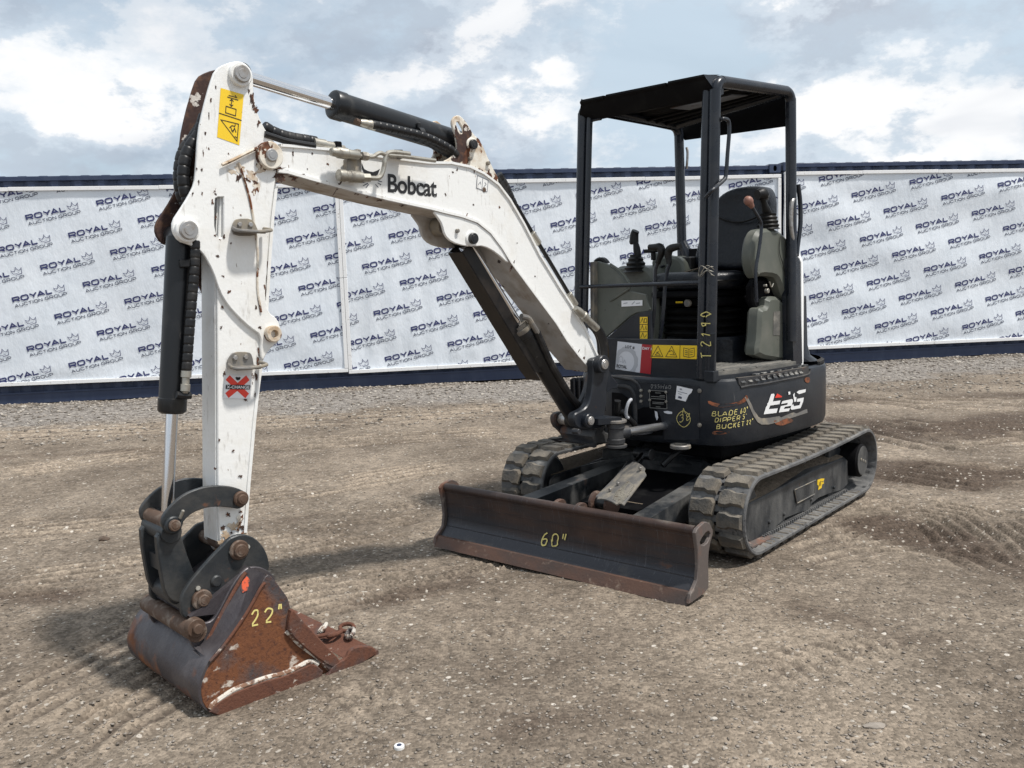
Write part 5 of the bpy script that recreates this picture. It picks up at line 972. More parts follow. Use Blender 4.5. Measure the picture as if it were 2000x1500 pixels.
# ------------------------------------------------------------------ UNDERCARRIAGE (own yaw: rotated by MR inside the root)
def upart(mb, name, m, parent=None, **k):
    mb.v = [tuple(M3(*v)) for v in mb.v]; return mb.obj(name, m, parent or EX, **k)
TL, TR0, TW = .752, .205, .30
def loop(r, n_arc=26, n_str=44, zc=.218):
    """track path (x, z, tx, tz) counter-clockwise: bottom front -> rear? returned as list with outward normals"""
    out = []
    for i in range(n_str): out.append((TL - 2 * TL * i / n_str, zc - r, 0, -1))
    for i in range(n_arc): a = -math.pi / 2 - math.pi * i / n_arc; out.append((-TL + r * math.cos(a), zc + r * math.sin(a), math.cos(a), math.sin(a)))
    for i in range(n_str): out.append((-TL + 2 * TL * i / n_str, zc + r - .012 * math.sin(math.pi * i / n_str), 0, 1))
    for i in range(n_arc): a = math.pi / 2 - math.pi * i / n_arc; out.append((TL + r * math.cos(a), zc + r * math.sin(a), math.cos(a), math.sin(a)))
    return out
def path_at(L, s):
    tot = L[-1][0]; s = s % tot
    for a, b_ in zip(L, L[1:]):
        if b_[0] >= s: t = (s - a[0]) / (b_[0] - a[0] + 1e-9); return [a[k] * (1 - t) + b_[k] * t for k in range(1, 5)]
    return L[-1][1:]
pth = loop(TR0 - .012); acc = [(0, *pth[0])]
for a, b_ in zip(pth, pth[1:] + pth[:1]): acc.append((acc[-1][0] + math.hypot(b_[0] - a[0], b_[1] - a[1]), *b_))
TOT = acc[-1][0]; NL = 41; PITCH = TOT / NL
lug_me = None
def make_track(yc, side):
    """belt with inner ribs, then every lug its own piece"""
    mb = MB(); n = NL * 6; vs = []; fs = []
    cols = []
    for i in range(n):
        x, z, nx, nz = path_at(acc, TOT * i / n); k = i % 3
        inn = .022 if k == 0 else .014
        h = TW / 2
        sec = [(-h, .000), (-h + .006, .006), (-.03, .006), (-.022, -.001), (.022, -.001), (.03, .006), (h - .006, .006), (h, .0), (h, -.012), (h - .02, -inn), (.045, -inn), (.035, -.030 if k == 0 else -.015), (-.035, -.030 if k == 0 else -.015), (-.045, -inn), (-h + .02, -inn), (-h, -.012)]
        cols.append([(x + nx * o, yc + yy, z + nz * o) for yy, o in sec])
    m_ = len(cols[0])
    for c in cols: vs += c
    for i in range(n):
        j = (i + 1) % n
        for k in range(m_): l = (k + 1) % m_; fs.append((i * m_ + k, j * m_ + k, j * m_ + l, i * m_ + l))
    mb.add(vs, fs); tr = upart(mb, 'rubber_track', 'track_rubber', angle=40)
    global lug_me
    if lug_me is None:
        # lug in local frame: X along the belt, Y across, Z outwards
        def lug(sg):
            base = [(-.044, .010), (-.046, .055), (-.034, .080), (-.038, .140), (.036, .140), (.036, .085), (.046, .060), (.046, .022), (.024, .006)]
            topp = [(-.033, .015), (-.036, .053), (-.025, .076), (-.029, .132), (.027, .132), (.027, .080), (.036, .056), (.035, .026), (.018, .012)]
            b_ = MB(); k = len(base); b_.add([(x, y * sg, .004) for x, y in base] + [(x, y * sg, .024) for x, y in topp], [tuple(range(k))[::-1], tuple(range(k, 2 * k))] + [(i, (i + 1) % k, k + (i + 1) % k, k + i) for i in range(k)])
            me = bpy.data.meshes.new('track_lug'); me.from_pydata(b_.v, [], b_.f); me.materials.append(MATS['track_lug_rubber']); bm = bmesh.new(); bm.from_mesh(me); bmesh.ops.recalc_face_normals(bm, faces=bm.faces); bm.to_mesh(me); bm.free(); me.shade_smooth(); me.set_sharp_from_angle(angle=math.radians(35)); return me
        lug_me = {1: lug(1), -1: lug(-1)}
    rs = random.Random(5 + side)
    for i in range(NL):
        for sg in (1, -1):
            s = TOT * (i + (.0 if sg > 0 else .5)) / NL; x, z, nx, nz = path_at(acc, s); tx, tz = -nz, nx
            X_ = M3(tx, 0, tz); Z_ = M3(nx, 0, nz); Y_ = Z_.cross(X_)
            o = bpy.data.objects.new('track_lug', lug_me[sg]); COL.objects.link(o); o.parent = tr
            mm = Matrix((X_, Y_, Z_)).transposed().to_4x4(); mm.translation = M3(x, yc, z) + Vector((0, 0, 0)); o.matrix_local = mm
            if Y_.dot(M3(0, 1, 0)) < 0: o.data = lug_me[-sg]
    mb = MB()   # flat black quads stand in for the dark sprocket holes along the belt
    for i in range(NL * 2):
        x, z, nx, nz = path_at(acc, TOT * (i + .5) / NL / 2); tx, tz = -nz, nx
        q = [(x + tx * a + nx * .0006, yc + b_, z + tz * a + nz * .0006) for a, b_ in ((-.009, -.011), (.009, -.011), (.009, .011), (-.009, .011))]; mb.add(q, [(0, 1, 2, 3)])
    upart(mb, 'sprocket_window_shade', 'black_paint', tr, fix=False, kind='stuff')
    return tr
trackL = make_track(.61, 0); trackR = make_track(-.61, 1)
# track frames, idlers, rollers, drive motors
for sg in (1, -1):
    yo = .61 * sg; yf = yo + .055 * 1
    prof = [(0.735,0.2578),(0.3813,0.263),(-0.1073,0.2726),(-0.5929,0.2607),(-0.6462,0.2321),(-0.6596,0.0815),(-0.5553,0.061),(-0.3457,0.0827),(-0.1869,0.0919),(-0.0729,0.0806),(-0.0212,0.0535),(0.1091,0.0684),(0.2815,0.0794),(0.3805,0.0663),(0.4321,0.051),(0.4765,0.0481),(0.707,0.0466),(0.7645,0.0953),(0.7811,0.1774),(0.7637,0.2382)]
    yy = yo + .07
    mb = MB(); mb.plate(prof, yy, .15, b=.006); tf = upart(mb, 'track_frame', 'undercarriage_paint')
    tpz = [prof[0], prof[3]]
    mb = MB(); mb.hexa([(tpz[0][0], yy - .15, tpz[0][1] + .002), (tpz[0][0], yy - .012, tpz[0][1] + .001), (tpz[1][0], yy - .012, tpz[1][1] + .001), (tpz[1][0], yy - .15, tpz[1][1] + .002)], [(tpz[0][0], yy - .15, tpz[0][1] + .035), (tpz[0][0], yy - .012, tpz[0][1] + .004), (tpz[1][0], yy - .012, tpz[1][1] + .004), (tpz[1][0], yy - .15, tpz[1][1] + .035)]); upart(mb, 'caked_dirt', 'dry_mud', tf)
    mb = MB(); cv_ = [(0.1838,0.2181),(-0.113,0.2133),(-0.0992,0.1359),(0.1482,0.1362)]; mb.plate(cv_, yy + .006, .012, b=.002); upart(mb, 'inspection_cover', 'undercarriage_paint', tf)
    mb = MB(); mb.tube([(x, yy + .007, z) for x, z in cv_ + cv_[:1]], .003, 6, 0); upart(mb, 'cover_rim', 'steel_worn', tf)
    gl = [(0.7726,0.0642),(0.509,0.0512)]; (gx0, gz0), (gx1, gz1) = gl
    mb = MB(); mb.hexa([(gx0, yy - .01, gz0 - .004), (gx1, yy - .01, gz1 - .004), (gx1, yy + .036, gz1 - .016), (gx0, yy + .036, gz0 - .016)], [(gx0, yy - .01, gz0 + .004), (gx1, yy - .01, gz1 + .004), (gx1, yy + .036, gz1 - .008), (gx0, yy + .036, gz0 - .008)]); upart(mb, 'guide_lip', 'side_plate_steel', tf)
    for k in range(46):   # inner link pads seen under the frame
        x = -.60 + k * .0262; mb = MB(); mb.box((x, yo + .005, .052), (.012, .16, .022), None, .003); upart(mb, 'link_pad', 'track_rubber', tf)
    for k in range(40):   # bars across the open strip of belt beside the frame
        x = -.66 + k * .0345; mb = MB(); mb.box((x, yo + .108, .0385), (.016, .062, .009), None, .003); upart(mb, 'belt_bar', 'track_lug_rubber', tf)
    mb = MB(); mb.lathe((TL - .012, yo - .05, .216), (TL - .012, yo + .05, .216), [(0, .06), (.004, .15), (.03, .168), (.035, .178), (.065, .178), (.07, .168), (.096, .15), (.1, .06)], 40); upart(mb, 'front_idler', 'undercarriage_paint', tf)
    for x in (.315, -.06, -.405, .5):
        mb = MB(); mb.lathe((x, yo - .06, .088), (x, yo + .06, .088), [(0, .03), (.002, .050), (.03, .054), (.034, .035), (.086, .035), (.09, .054), (.118, .05), (.12, .03)], 24); upart(mb, 'track_roller', 'undercarriage_paint', tf)
        mb = MB(); mb.cyl((x, yo + .055, .112), (x, yy + .012, .112), .010, seg=10); upart(mb, 'bolt', 'undercarriage_paint', tf)
    mb = MB(); mb.lathe((-.02, yo - .03, .352), (-.02, yo + .05, .352), [(0, .02), (.002, .033), (.078, .033), (.08, .02)], 20); upart(mb, 'carrier_roller', 'undercarriage_paint', tf)
    mb = MB()   # sprocket with teeth
    n = 36; pts = [(-TL + (.165 if i % 4 < 2 else .142) * math.cos(2 * math.pi * i / n), .215 + (.165 if i % 4 < 2 else .142) * math.sin(2 * math.pi * i / n)) for i in range(n)]
    mb.plate(pts, yo + .012, .024, b=.003); upart(mb, 'sprocket', 'undercarriage_paint', tf)
    mb = MB(); mb.lathe((-TL + .01, yo - .09, .22), (-TL + .01, yo + .125, .22), [(0, .10), (.005, .11), (.11, .112), (.112, .104), (.206, .104), (.215, .094)], 40); mo = upart(mb, 'drive_motor', 'black_paint', tf)
    mb = MB(); mb.cyl((-TL + .01, yo + .1245, .22), (-TL + .01, yo + .130, .22), .090, seg=40); upart(mb, 'motor_cover', 'undercarriage_paint', mo)
    for k in range(3): a = math.radians(20 + 0 * k); mb = MB(); d = (k - 1) * .042; mb.cyl((-TL + .01 + d * math.cos(a), yo + .129, .22 + d * math.sin(a)), (-TL + .01 + d * math.cos(a), yo + .134, .22 + d * math.sin(a)), .009, seg=10); upart(mb, 'plug', 'steel_worn', mo)
    mb = MB(); mb.plate([(-.47, .12), (-.60, .12), (-.66, .20), (-.66, .30), (-.60, .345), (-.47, .345)], yo + .02, .03, b=.004); upart(mb, 'motor_guard', 'undercarriage_paint', tf)
    if sg > 0:
        yl = [(-0.1488,0.2143),(-0.2658,0.1974),(-0.251,0.1456),(-0.1577,0.1435)]; P = Patch(*[(x, yy + .0006, z) for x, z in yl], (0, 1, 0)); P.c = [M3(*v) for v in P.c]; P.n = M3(0, 1, 0)
        flat('torn_label', 'sticker_yellow', tf, [[(.05, .9), (.5, .96), (.98, .92), (.85, .6), (.98, .4), (.7, .35), (.65, .02), (.1, .0), (.2, .35), (0, .5)]], lambda u, v: P.at(u, v, .001))
        flat('label_text', 'print_black', tf, [q for l in ([(.25, .7), (.3, .3)], [(.45, .75), (.47, .3)], [(.6, .7), (.75, .6)]) for q in ribbon(l, .07)], lambda u, v: P.at(u, v, .002))
# cross frame, slew ring, hub
mb = MB(); mb.box((.0, 0, .30), (.62, .98, .10), b=.012); mb.lathe((0, 0, .30), (0, 0, .43), [(0, .34), (.02, .34), (.06, .30), (.13, .30)], 48)
for sg in (1, -1):
    for xx, x2 in ((.25, .42), (-.25, -.38)): mb.hexa([(xx - .06, sg * .20, .20), (xx + .06, sg * .20, .20), (x2 + .07, sg * .52, .12), (x2 - .07, sg * .52, .12)], [(xx - .06, sg * .20, .36), (xx + .06, sg * .20, .36), (x2 + .07, sg * .52, .27), (x2 - .07, sg * .52, .27)])
cf = upart(mb, 'cross_frame', 'undercarriage_paint')
mb = MB(); mb.box((-.14, -.04, .430), (.98, .90, .094), None, .01); part(mb, 'gap_shade_block', 'black_paint')  # black block added to darken the gap between house and tracks
mb = MB(); mb.lathe((0, 0, .42), (0, 0, .49), [(0, .28), (.01, .31), (.04, .31), (.045, .29), (.07, .29)], 64); upart(mb, 'slew_ring', 'black_paint', cf)
mb = MB(); mb.tube([(.28, .16, .40), (.36, .15, .44), (.50, .14, .42), (.58, .10, .36)], .018, 10, 5); upart(mb, 'hose', 'rubber_hose', cf)
mb = MB(); mb.tube([(.30, -.08, .40), (.42, -.10, .45), (.55, -.09, .42)], .012, 10, 5); upart(mb, 'hose', 'rubber_hose', cf)
mb = MB(); mb.hexa([(.32, -.28, .225), (1.0, -.16, .19), (1.0, .20, .19), (.32, .28, .225)], [(.32, -.28, .26), (1.0, -.16, .215), (1.0, .20, .215), (.32, .28, .26)]); upart(mb, 'belly_tray', 'black_paint', cf)
for k in range(7):
    mb = MB(); x = .50 + k * .065; mb.box((x, .04, .222 + (.7 - x) * .03), (.022, .26, .012)); upart(mb, 'mud_ridge', 'dry_mud', cf)
# ------------------------------------------------------------------ DOZER BLADE
bladeX = 1.49
fpf = [(1.431,0.2981),(1.423,0.2733),(1.415,0.2143),(1.412,0.1402),(1.422,0.0903),(1.45,0.0571),(1.479,0.034)]
front = [(p[0], p[1]) for p in fpf]
def surf(mb, pts, y0, y1, t, n=1): strip_between(mb, pts, y0, y1, t); return mb
mb = MB(); fs_ = smooth([(x, 0, z) for x, z in front], 4); surf(mb, [(p.x - .01, p.z) for p in fs_], -.752, .752, .016); blade = upart(mb, 'dozer_blade', 'blade_steel')
mb = MB(); xb_, zt = front[0][0], front[0][1]; mb.tube([(xb_ - .020, -.752, zt + .002), (xb_ - .020, 0, zt + .002), (xb_ - .020, .752, zt + .002)], .021, 14, 1); upart(mb, 'top_tube', 'blade_steel', blade)
for kk, i in enumerate((4, 8, 12, 16)):
    if i < len(fs_): p = fs_[i]; mb = MB(); mb.hexa([(p.x - .006, -.75, p.z - .0025), (p.x - .006, .75, p.z - .0025), (p.x - .006, .75, p.z + .0025), (p.x - .006, -.75, p.z + .0025)], [(p.x + .001, -.75, p.z - .0015), (p.x + .001, .75, p.z - .0015), (p.x + .001, .75, p.z + .0015), (p.x + .001, -.75, p.z + .0015)]); upart(mb, 'press_line', 'blade_steel', blade)
e0 = (fs_[-1].x, fs_[-1].z)
mb = MB(); mb.hexa([(e0[0] - .012, -.762, e0[1] + .012), (e0[0] - .012, .762, e0[1] + .012), (1.497, .762, -.01), (1.497, -.762, -.01)], [(e0[0] + .006, -.762, e0[1] + .012), (e0[0] + .006, .762, e0[1] + .012), (1.512, .762, -.008), (1.512, -.762, -.008)]); upart(mb, 'cutting_edge', 'rusty_edge', blade)
spo = [(1.45,0.3019),(1.436,0.3166),(1.409,0.3236),(1.372,0.3308),(1.349,0.3276),(1.316,0.3107),(1.293,0.2797),(1.293,0.2588),(1.317,0.2254),(1.332,0.1875),(1.337,0.1495),(1.336,0.1025),(1.335,0.0252),(1.373,0.0131),(1.433,0.0082),(1.496,0.0048),(1.509,0.0066),(1.497,0.0438),(1.468,0.0645),(1.44,0.0884),(1.428,0.1466),(1.433,0.2209),(1.446,0.2806)]
sph = [(1.331,0.2819),(1.317,0.267),(1.322,0.2497),(1.345,0.2326),(1.378,0.2294),(1.406,0.241),(1.41,0.2535),(1.391,0.2671),(1.359,0.2819)]
for y in (.776, -.758): mb = MB(); mb.plate(spo, y, .018, [sph[::-1]], .003); upart(mb, 'end_plate', 'side_plate_steel', blade)
mb = MB(); mb.box((1.375, 0, .17), (.03, 1.1, .10)); mb.box((1.38, 0, .10), (.04, 1.48, .03)); upart(mb, 'rear_stiffener', 'undercarriage_paint', blade)
for sg in (1, -1):
    mb = MB(); mb.hexa([(1.385, sg * .36 - .05, .10), (1.385, sg * .36 + .05, .10), (1.385, sg * .36 + .05, .24), (1.385, sg * .36 - .05, .24)], [(.40, sg * .30 - .05, .17), (.40, sg * .30 + .05, .17), (.40, sg * .30 + .05, .30), (.40, sg * .30 - .05, .30)]); upart(mb, 'push_arm', 'undercarriage_paint', blade)
    mb = MB(); mb.hexa([(1.395, sg * .36 - .06, .09), (1.395, sg * .36 + .06, .09), (1.395, sg * .36 + .06, .25), (1.395, sg * .36 - .06, .25)], [(1.30, sg * .36 - .05, .11), (1.30, sg * .36 + .05, .11), (1.30, sg * .36 + .05, .25), (1.30, sg * .36 - .05, .25)]); mb.box((1.20, sg * .20, .11), (.36, .26, .012)); upart(mb, 'gusset', 'undercarriage_paint', blade)
for y in (-.075, .055):
    mb = MB(); mb.plate(chaikin([(1.39, .15), (1.39, .25), (1.36, .305), (1.29, .31), (1.26, .27), (1.28, .20), (1.36, .16)], 2), y + .03, .022, b=.003); upart(mb, 'cylinder_bracket', 'rusty_edge', blade)
mb = MB(); mb.cyl((1.32, -.09, .265), (1.32, .10, .265), .022); upart(mb, 'pin', 'pin_rusty', blade)
b_ = Vector([(1.169,0.257,0.285)][0]); a = Vector([(0.6351,0.0925,0.43)][0])
bcy = cylinder('blade_cylinder', b_, a, .72, .042, .022, eye=.032)
for dy in (-.05, .05):
    mb = MB(); mb.lathe(b_ + Vector((0, dy - .012, 0)), b_ + Vector((0, dy + .012, 0)), [(0, .045), (.004, .055), (.02, .055), (.024, .045)], 28); part(mb, 'clevis_ear', 'rusty_edge', bcy)
spl = [Vector(q) for q in [(0.9596,0.2514,0.475),(1.074,0.4638,0.475)]] + [Vector(q) for q in [(1.285,0.4652,0.34),(1.252,0.2544,0.34)]]
def sq(t, s_): return spl[1].lerp(spl[2], t) * (1 - s_) + spl[0].lerp(spl[3], t) * s_ + Vector((0, 0, -.02 * (2 * s_ - 1) ** 2))
mb = MB(); nu, nv = 12, 6; vs = []
for t in range(nu + 1):
    for q in range(nv + 1):
        tt, ss = t / nu, q / nv; e = .12 if t in (0, nu) and q in (0, nv) else 0
        vs.append(sq(tt + (e * .5 if t == 0 else -e * .5 if t == nu else 0) * 1.0, ss + (e if q == 0 else -e if q == nv else 0)))
G = [(i * (nv + 1) + j, i * (nv + 1) + j + 1, (i + 1) * (nv + 1) + j + 1, (i + 1) * (nv + 1) + j) for i in range(nu) for j in range(nv)]
mb.add(vs, G); mb.add([v + Vector((0, 0, -.005)) for v in vs], G)
shp = part(mb, 'cylinder_shield', 'steel_worn', bcy, fix=False)
mb = MB(); q = [sq(t, s_) + Vector((0, 0, .0015)) for t, s_ in ((.45, .08), (.70, .05), (.95, .08), (.95, .34), (.78, .44), (.45, .36))]; mb.add(q, [tuple(range(6))]); part(mb, 'bare_patch', 'shiny_worn', shp, fix=False)
for t, s_ in ((.12, .25), (.80, .62), (.62, .55)): q = spl[1].lerp(spl[2], t) * (1 - s_) + spl[0].lerp(spl[3], t) * s_; mb = MB(); mb.cyl(q, q + Vector((0, 0, .014)), .008, seg=8); part(mb, 'bolt', 'steel_worn', shp)
aa = [(2.491,0.775,0.5031)]
q0 = Vector((1.478, -.02, .16))
def on_blade(px):   # writing on the curved front
    return px
ch = [(1.49,0.1433,0.0978)][0]
Q, w = text_quads('60"', .070, .78, .0065, .35, .12, .006)
def blf(x, y):
    z = .092 + y; k = min(range(len(fs_)), key=lambda i: abs(fs_[i].z - z)); return M3(fs_[k].x + .004, -.10 + x, z)
YB = [(1.397,0.0574)][0]
flat('chalk_mark', 'chalk_yellow', blade, Q, blf)
# ------------------------------------------------------------------ UPPER STRUCTURE
def plan(off=0, rear=1.0):
    pts = [(.50,-.46),(.615,-.20),(.632,-.13),(.628,-.06),(.515,.40),(.498,.465),(.470,.508),(.40,.545),(.25,.565),(-.04,.583),(-.42,.570),(-.60,.525),(-.745,.42),(-.855,.27),(-.915,.10),(-.93,-.05),(-.915,-.18),(-.86,-.34),(-.75,-.47),(-.6,-.56),(-.4,-.59),(0,-.60),(.3,-.58),(.43,-.53)]
    if off == 0: return pts
    c = Vector((-.1, 0)); out = []
    for p in pts: v = Vector(p) - c; out.append(tuple(c + v * (1 + off / max(v.length, .1))))
    return out
def loft(mb, rings, cap=True):
    n = len(rings[0]); vs = [p for r in rings for p in r]; fs = [(k * n + i, k * n + (i + 1) % n, (k + 1) * n + (i + 1) % n, (k + 1) * n + i) for k in range(len(rings) - 1) for i in range(n)]
    if cap: fs += [tuple(range(n))[::-1], tuple((len(rings) - 1) * n + i for i in range(n))]
    return mb.add(vs, fs)
def ring(off, z): return [(x, y, z) for x, y in chaikin(plan(off), 1)]
mb = MB(); loft(mb, [ring(-.05, .478), ring(-.012, .492), ring(0, .52), ring(.002, .66), ring(0, .815), ring(-.006, .835), ring(-.02, .846)]); HB = part(mb, 'house_skirt', 'dark_paint', angle=28)
PLC = [Vector(p) for p in chaikin(plan(0), 1)]
def sd(u_, z, o=0):
    """point on the skirt wall: arc length u_ along the plan outline, height z, offset o outwards"""
    for a_, b_ in zip(PLC, PLC[1:]):
        L_ = (b_ - a_).length
        if u_ <= L_: e_ = (b_ - a_) / L_; p_ = a_ + e_ * u_; return Vector((p_.x + e_.y * o, p_.y - e_.x * o, z))
        u_ -= L_
    return Vector((PLC[-1].x, PLC[-1].y, z))
# rear tail panel step, higher than the skirt
def tailring(off, z):
    P = [p for p in chaikin(plan(off), 1)]; return [(min(x, -.44), y if x < -.43 else y * .96, z) for x, y in P]
mb = MB(); loft(mb, [tailring(-.010, .84), tailring(-.010, .862), tailring(-.03, .872)]); part(mb, 'tail_step', 'dark_paint', HB)
def side_panel(mb, px2, o0, o1):
    n = len(px2); mb.add([sd(x, z, o0) for x, z in px2] + [sd(x, z, o1) for x, z in px2], [tuple(range(n))[::-1], tuple(range(n, 2 * n))] + [(i, (i + 1) % n, n + (i + 1) % n, n + i) for i in range(n)])
tp = [(1.018,0.8517),(1.057,0.8512),(1.176,0.8484),(1.316,0.8492),(1.498,0.8519),(1.697,0.8507),(1.704,0.8056),(1.526,0.803),(1.316,0.8014),(1.176,0.8015),(1.102,0.8033),(1.039,0.801),(1.021,0.8216)]
side_panel(mb, tp, -.02, .004); tread = part(mb, 'step_tread', 'dark_paint_worn', HB)
rs = random.Random(4)
for i in range(11):
    x = tp[0][0] + .02 + i * .055; mb = MB(); z0 = .838 - i * .0002; w_ = -(.030 + rs.random() * .012)
    mb.hexa([sd(x, z0 - .012, .002), sd(x - w_, z0 - .012, .002), sd(x - w_ - .006, z0 + .006, .003), sd(x - .004, z0 + .006, .003)], [sd(x, z0 - .014, .010), sd(x - w_, z0 - .014, .010), sd(x - w_ - .006, z0 + .008, -.006), sd(x - .004, z0 + .008, -.006)]); part(mb, 'tread_block', 'tread_worn', tread)
for i in range(8):
    x = .22 - i * .075; mb = MB(); mb.box((x, .535, .852), (.045, .028, .010), Matrix.Rotation(.05, 3, 'Z'), .003); part(mb, 'tread_block', 'tread_worn', tread)
def side_strip(px2, w, name, m, r=.007, o=.002):
    mb = MB(); mb.tube([sd(x, z, o) for x, z in px2], r, 8, 5); return part(mb, name, m, HB)
side_strip([(1.036,0.7986),(1.111,0.8025),(1.221,0.7997),(1.365,0.8021),(1.526,0.803),(1.685,0.8045),(1.716,0.8192),(1.722,0.8364)], .01, 'panel_lip', 'dark_paint_worn', .006)
mb = MB(); a = [(1.061,0.7472),(1.098,0.6938),(1.131,0.6403),(1.167,0.5997),(1.203,0.581),(1.268,0.5726),(1.365,0.5741),(1.517,0.58),(1.687,0.5841)]; b2 = [(1.089,0.7415),(1.119,0.7025),(1.144,0.6664),(1.18,0.6259),(1.207,0.6141),(1.273,0.6087),(1.365,0.6056),(1.517,0.6064),(1.687,0.605)]
for i in range(len(a) - 1): mb.add([sd(*a[i], .004), sd(*a[i + 1], .004), sd(*b2[i + 1], -.001 + .0025), sd(*b2[i], -.001 + .0025)], [(0, 1, 2, 3)])
part(mb, 'recess_bevel', 'steel_worn', HB, fix=False)
# model mark: slanted white characters with a red tip
e26 = [[(1.291,0.738),(1.318,0.7372),(1.323,0.7283),(1.307,0.6951),(1.38,0.6923),(1.37,0.673),(1.282,0.6753),(1.269,0.6573),(1.354,0.6515),(1.342,0.6282),(1.222,0.6344),(1.244,0.6731),(1.257,0.6826),(1.252,0.6886),(1.263,0.6928)], [(1.386,0.6718),(1.4,0.6863),(1.504,0.6864),(1.514,0.6745),(1.499,0.6492),(1.425,0.6515),(1.414,0.6409),(1.482,0.6369),(1.468,0.6217),(1.364,0.6273),(1.383,0.6603),(1.45,0.6597),(1.457,0.6701)], [(1.46,0.7316),(1.482,0.7311),(1.485,0.7156),(1.467,0.7139)], [(1.513,0.7087),(1.532,0.7197),(1.53,0.6954),(1.551,0.6899),(1.548,0.6668),(1.528,0.6661)], [(1.56,0.6798),(1.639,0.6788),(1.631,0.6566),(1.599,0.6222),(1.5,0.6252),(1.486,0.6334),(1.494,0.6512),(1.516,0.6546),(1.524,0.6424),(1.587,0.641),(1.599,0.6606),(1.555,0.6636)], [(1.551,0.7188),(1.578,0.726),(1.663,0.7241),(1.659,0.7072),(1.582,0.7046)]]
for k, ol in enumerate(e26):
    mb = MB(); mb.add([sd(x, z, .0045) for x, z in ol], [tuple(range(len(ol)))]); part(mb, 'model_lettering', 'decal_white', HB, fix=False)
mb = MB(); mb.add([sd(x, z, .0048) for x, z in [(1.326,0.7132),(1.348,0.7347),(1.396,0.7127),(1.386,0.709)]], [(0, 1, 2, 3)]); part(mb, 'model_lettering', 'sticker_bright_red', HB, fix=False)
def blotch(px2, m, o=.0035, nm='scrape'):
    mb = MB(); P = chaikin(px2, 1); mb.add([sd(x, z, o) for x, z in P], [tuple(range(len(P)))]); return part(mb, nm, m, HB, fix=False)
blotch([(0.8505,0.7384),(0.8997,0.7211),(0.9532,0.7177),(1.032,0.7281),(1.057,0.7421),(1.077,0.7592),(1.094,0.7355),(1.05,0.7127),(0.982,0.7051),(0.9129,0.6996),(0.8587,0.7142)], 'scraped_primer')
blotch([(1.316,0.5918),(1.375,0.5756),(1.417,0.5845),(1.489,0.5808),(1.528,0.5551),(1.472,0.5539),(1.395,0.5471),(1.326,0.5677)], 'scraped_primer')
blotch([(0.8744,0.5726),(0.9121,0.5767),(0.9579,0.562),(0.9304,0.5577),(0.8771,0.5535)], 'scraped_primer')
blotch([(1.641,0.7854),(1.678,0.7933),(1.717,0.7834),(1.711,0.7543),(1.666,0.762)], 'scraped_primer')
def side_scrawl(text, px, h, w=.74, t=.0034, m='chalk_yellow', sl=.1):
    u0, z0 = px; Q, wd_ = text_quads(text, h, w, t, .30, sl, h * .055); flat('chalk_writing', m, HB, Q, lambda x, y: sd(u0 + x, z0 + y + x * .05, .004))
side_scrawl('BLADE 60"', [(0.875,0.6521)][0], .028); side_scrawl("DIPPER 5'", [(0.8884,0.6198)][0], .026); side_scrawl('BUCKET 22"', [(0.8962,0.5845)][0], .026)
# front wall details, on the same wall
def F(p, o=0): return sd(p[0], p[1], o)
def fpoly(pts, name, m, o=.004, parent=None): mb = MB(); mb.add([F(p, o) for p in pts], [tuple(range(len(pts)))]); return part(mb, name, m, parent or HB, fix=False)
def fslab(pts, name, m, o0, o1, parent=None):
    n = len(pts); mb = MB(); mb.add([F(p, o0) for p in pts] + [F(p, o1) for p in pts], [tuple(range(n))[::-1], tuple(range(n, 2 * n))] + [(i, (i + 1) % n, n + (i + 1) % n, n + i) for i in range(n)]); return part(mb, name, m, parent or HB)
pf = [(0.442,0.8227),(0.8455,0.8092),(0.8431,0.5209),(0.5982,0.5094)]; fn_ = (F(pf[0], 1) - F(pf[0], 0)).normalized()
fslab([(0.4419,0.8199),(0.6145,0.8175),(0.746,0.8138),(0.8059,0.8105),(0.8033,0.5237),(0.699,0.5136),(0.6012,0.5096),(0.6006,0.6737),(0.5828,0.6869),(0.4982,0.6913),(0.439,0.6653)], 'front_panel', 'dark_paint', -.004, .005)
fpoly([(0.2844,0.7547),(0.3523,0.7532),(0.393,0.7262),(0.4113,0.6926),(0.4153,0.5775),(0.4015,0.5186),(0.2773,0.5077)], 'front_opening_shade', 'black_paint', .004)  # flat black sheet on the wall stands in for a shaded opening
fpoly([(0.4484,0.6658),(0.4858,0.6821),(0.5285,0.6842),(0.5646,0.6719),(0.5821,0.6388),(0.5963,0.5887),(0.5955,0.5319),(0.4457,0.5217)], 'cylinder_opening_shade', 'black_paint', .0065)  # black sheet over the panel, painted as the dark hollow round the rod
for pts, r in (([(0.287,0.845),(0.3542,0.8397),(0.4171,0.8304),(0.4541,0.8061),(0.4689,0.7668),(0.4738,0.6958)], .008), ([(0.3196,0.7919),(0.3754,0.7916),(0.4129,0.7759),(0.431,0.7366),(0.4359,0.6651),(0.4363,0.5211)], .012)):
    mb = MB(); mb.tube([F(p, .004) for p in pts], r, 10, 6); part(mb, 'opening_rim', 'dark_paint_worn', HB)
npl = [(0.524,0.7776),(0.6229,0.7758),(0.6245,0.6806),(0.5254,0.6812)]; np_ = fslab(npl, 'name_plate', 'black_paint', .005, .008)
P = Patch(*[F(p, .0085) for p in npl], tuple(fn_))
draw(P, 'plate_text', 'plate_text', np_, [[(.33, .88), (.66, .88)], [(.08, .66), (.9, .66)], [(.08, .54), (.9, .54)], [(.15, .34), (.85, .34)], [(.15, .26), (.8, .26)], [(.35, .08), (.62, .08)], [(0, 0), (1, 0), (1, 1), (0, 1), (0, 0)], [(.60, .74), (.9, .74)]], .0030, .0008)
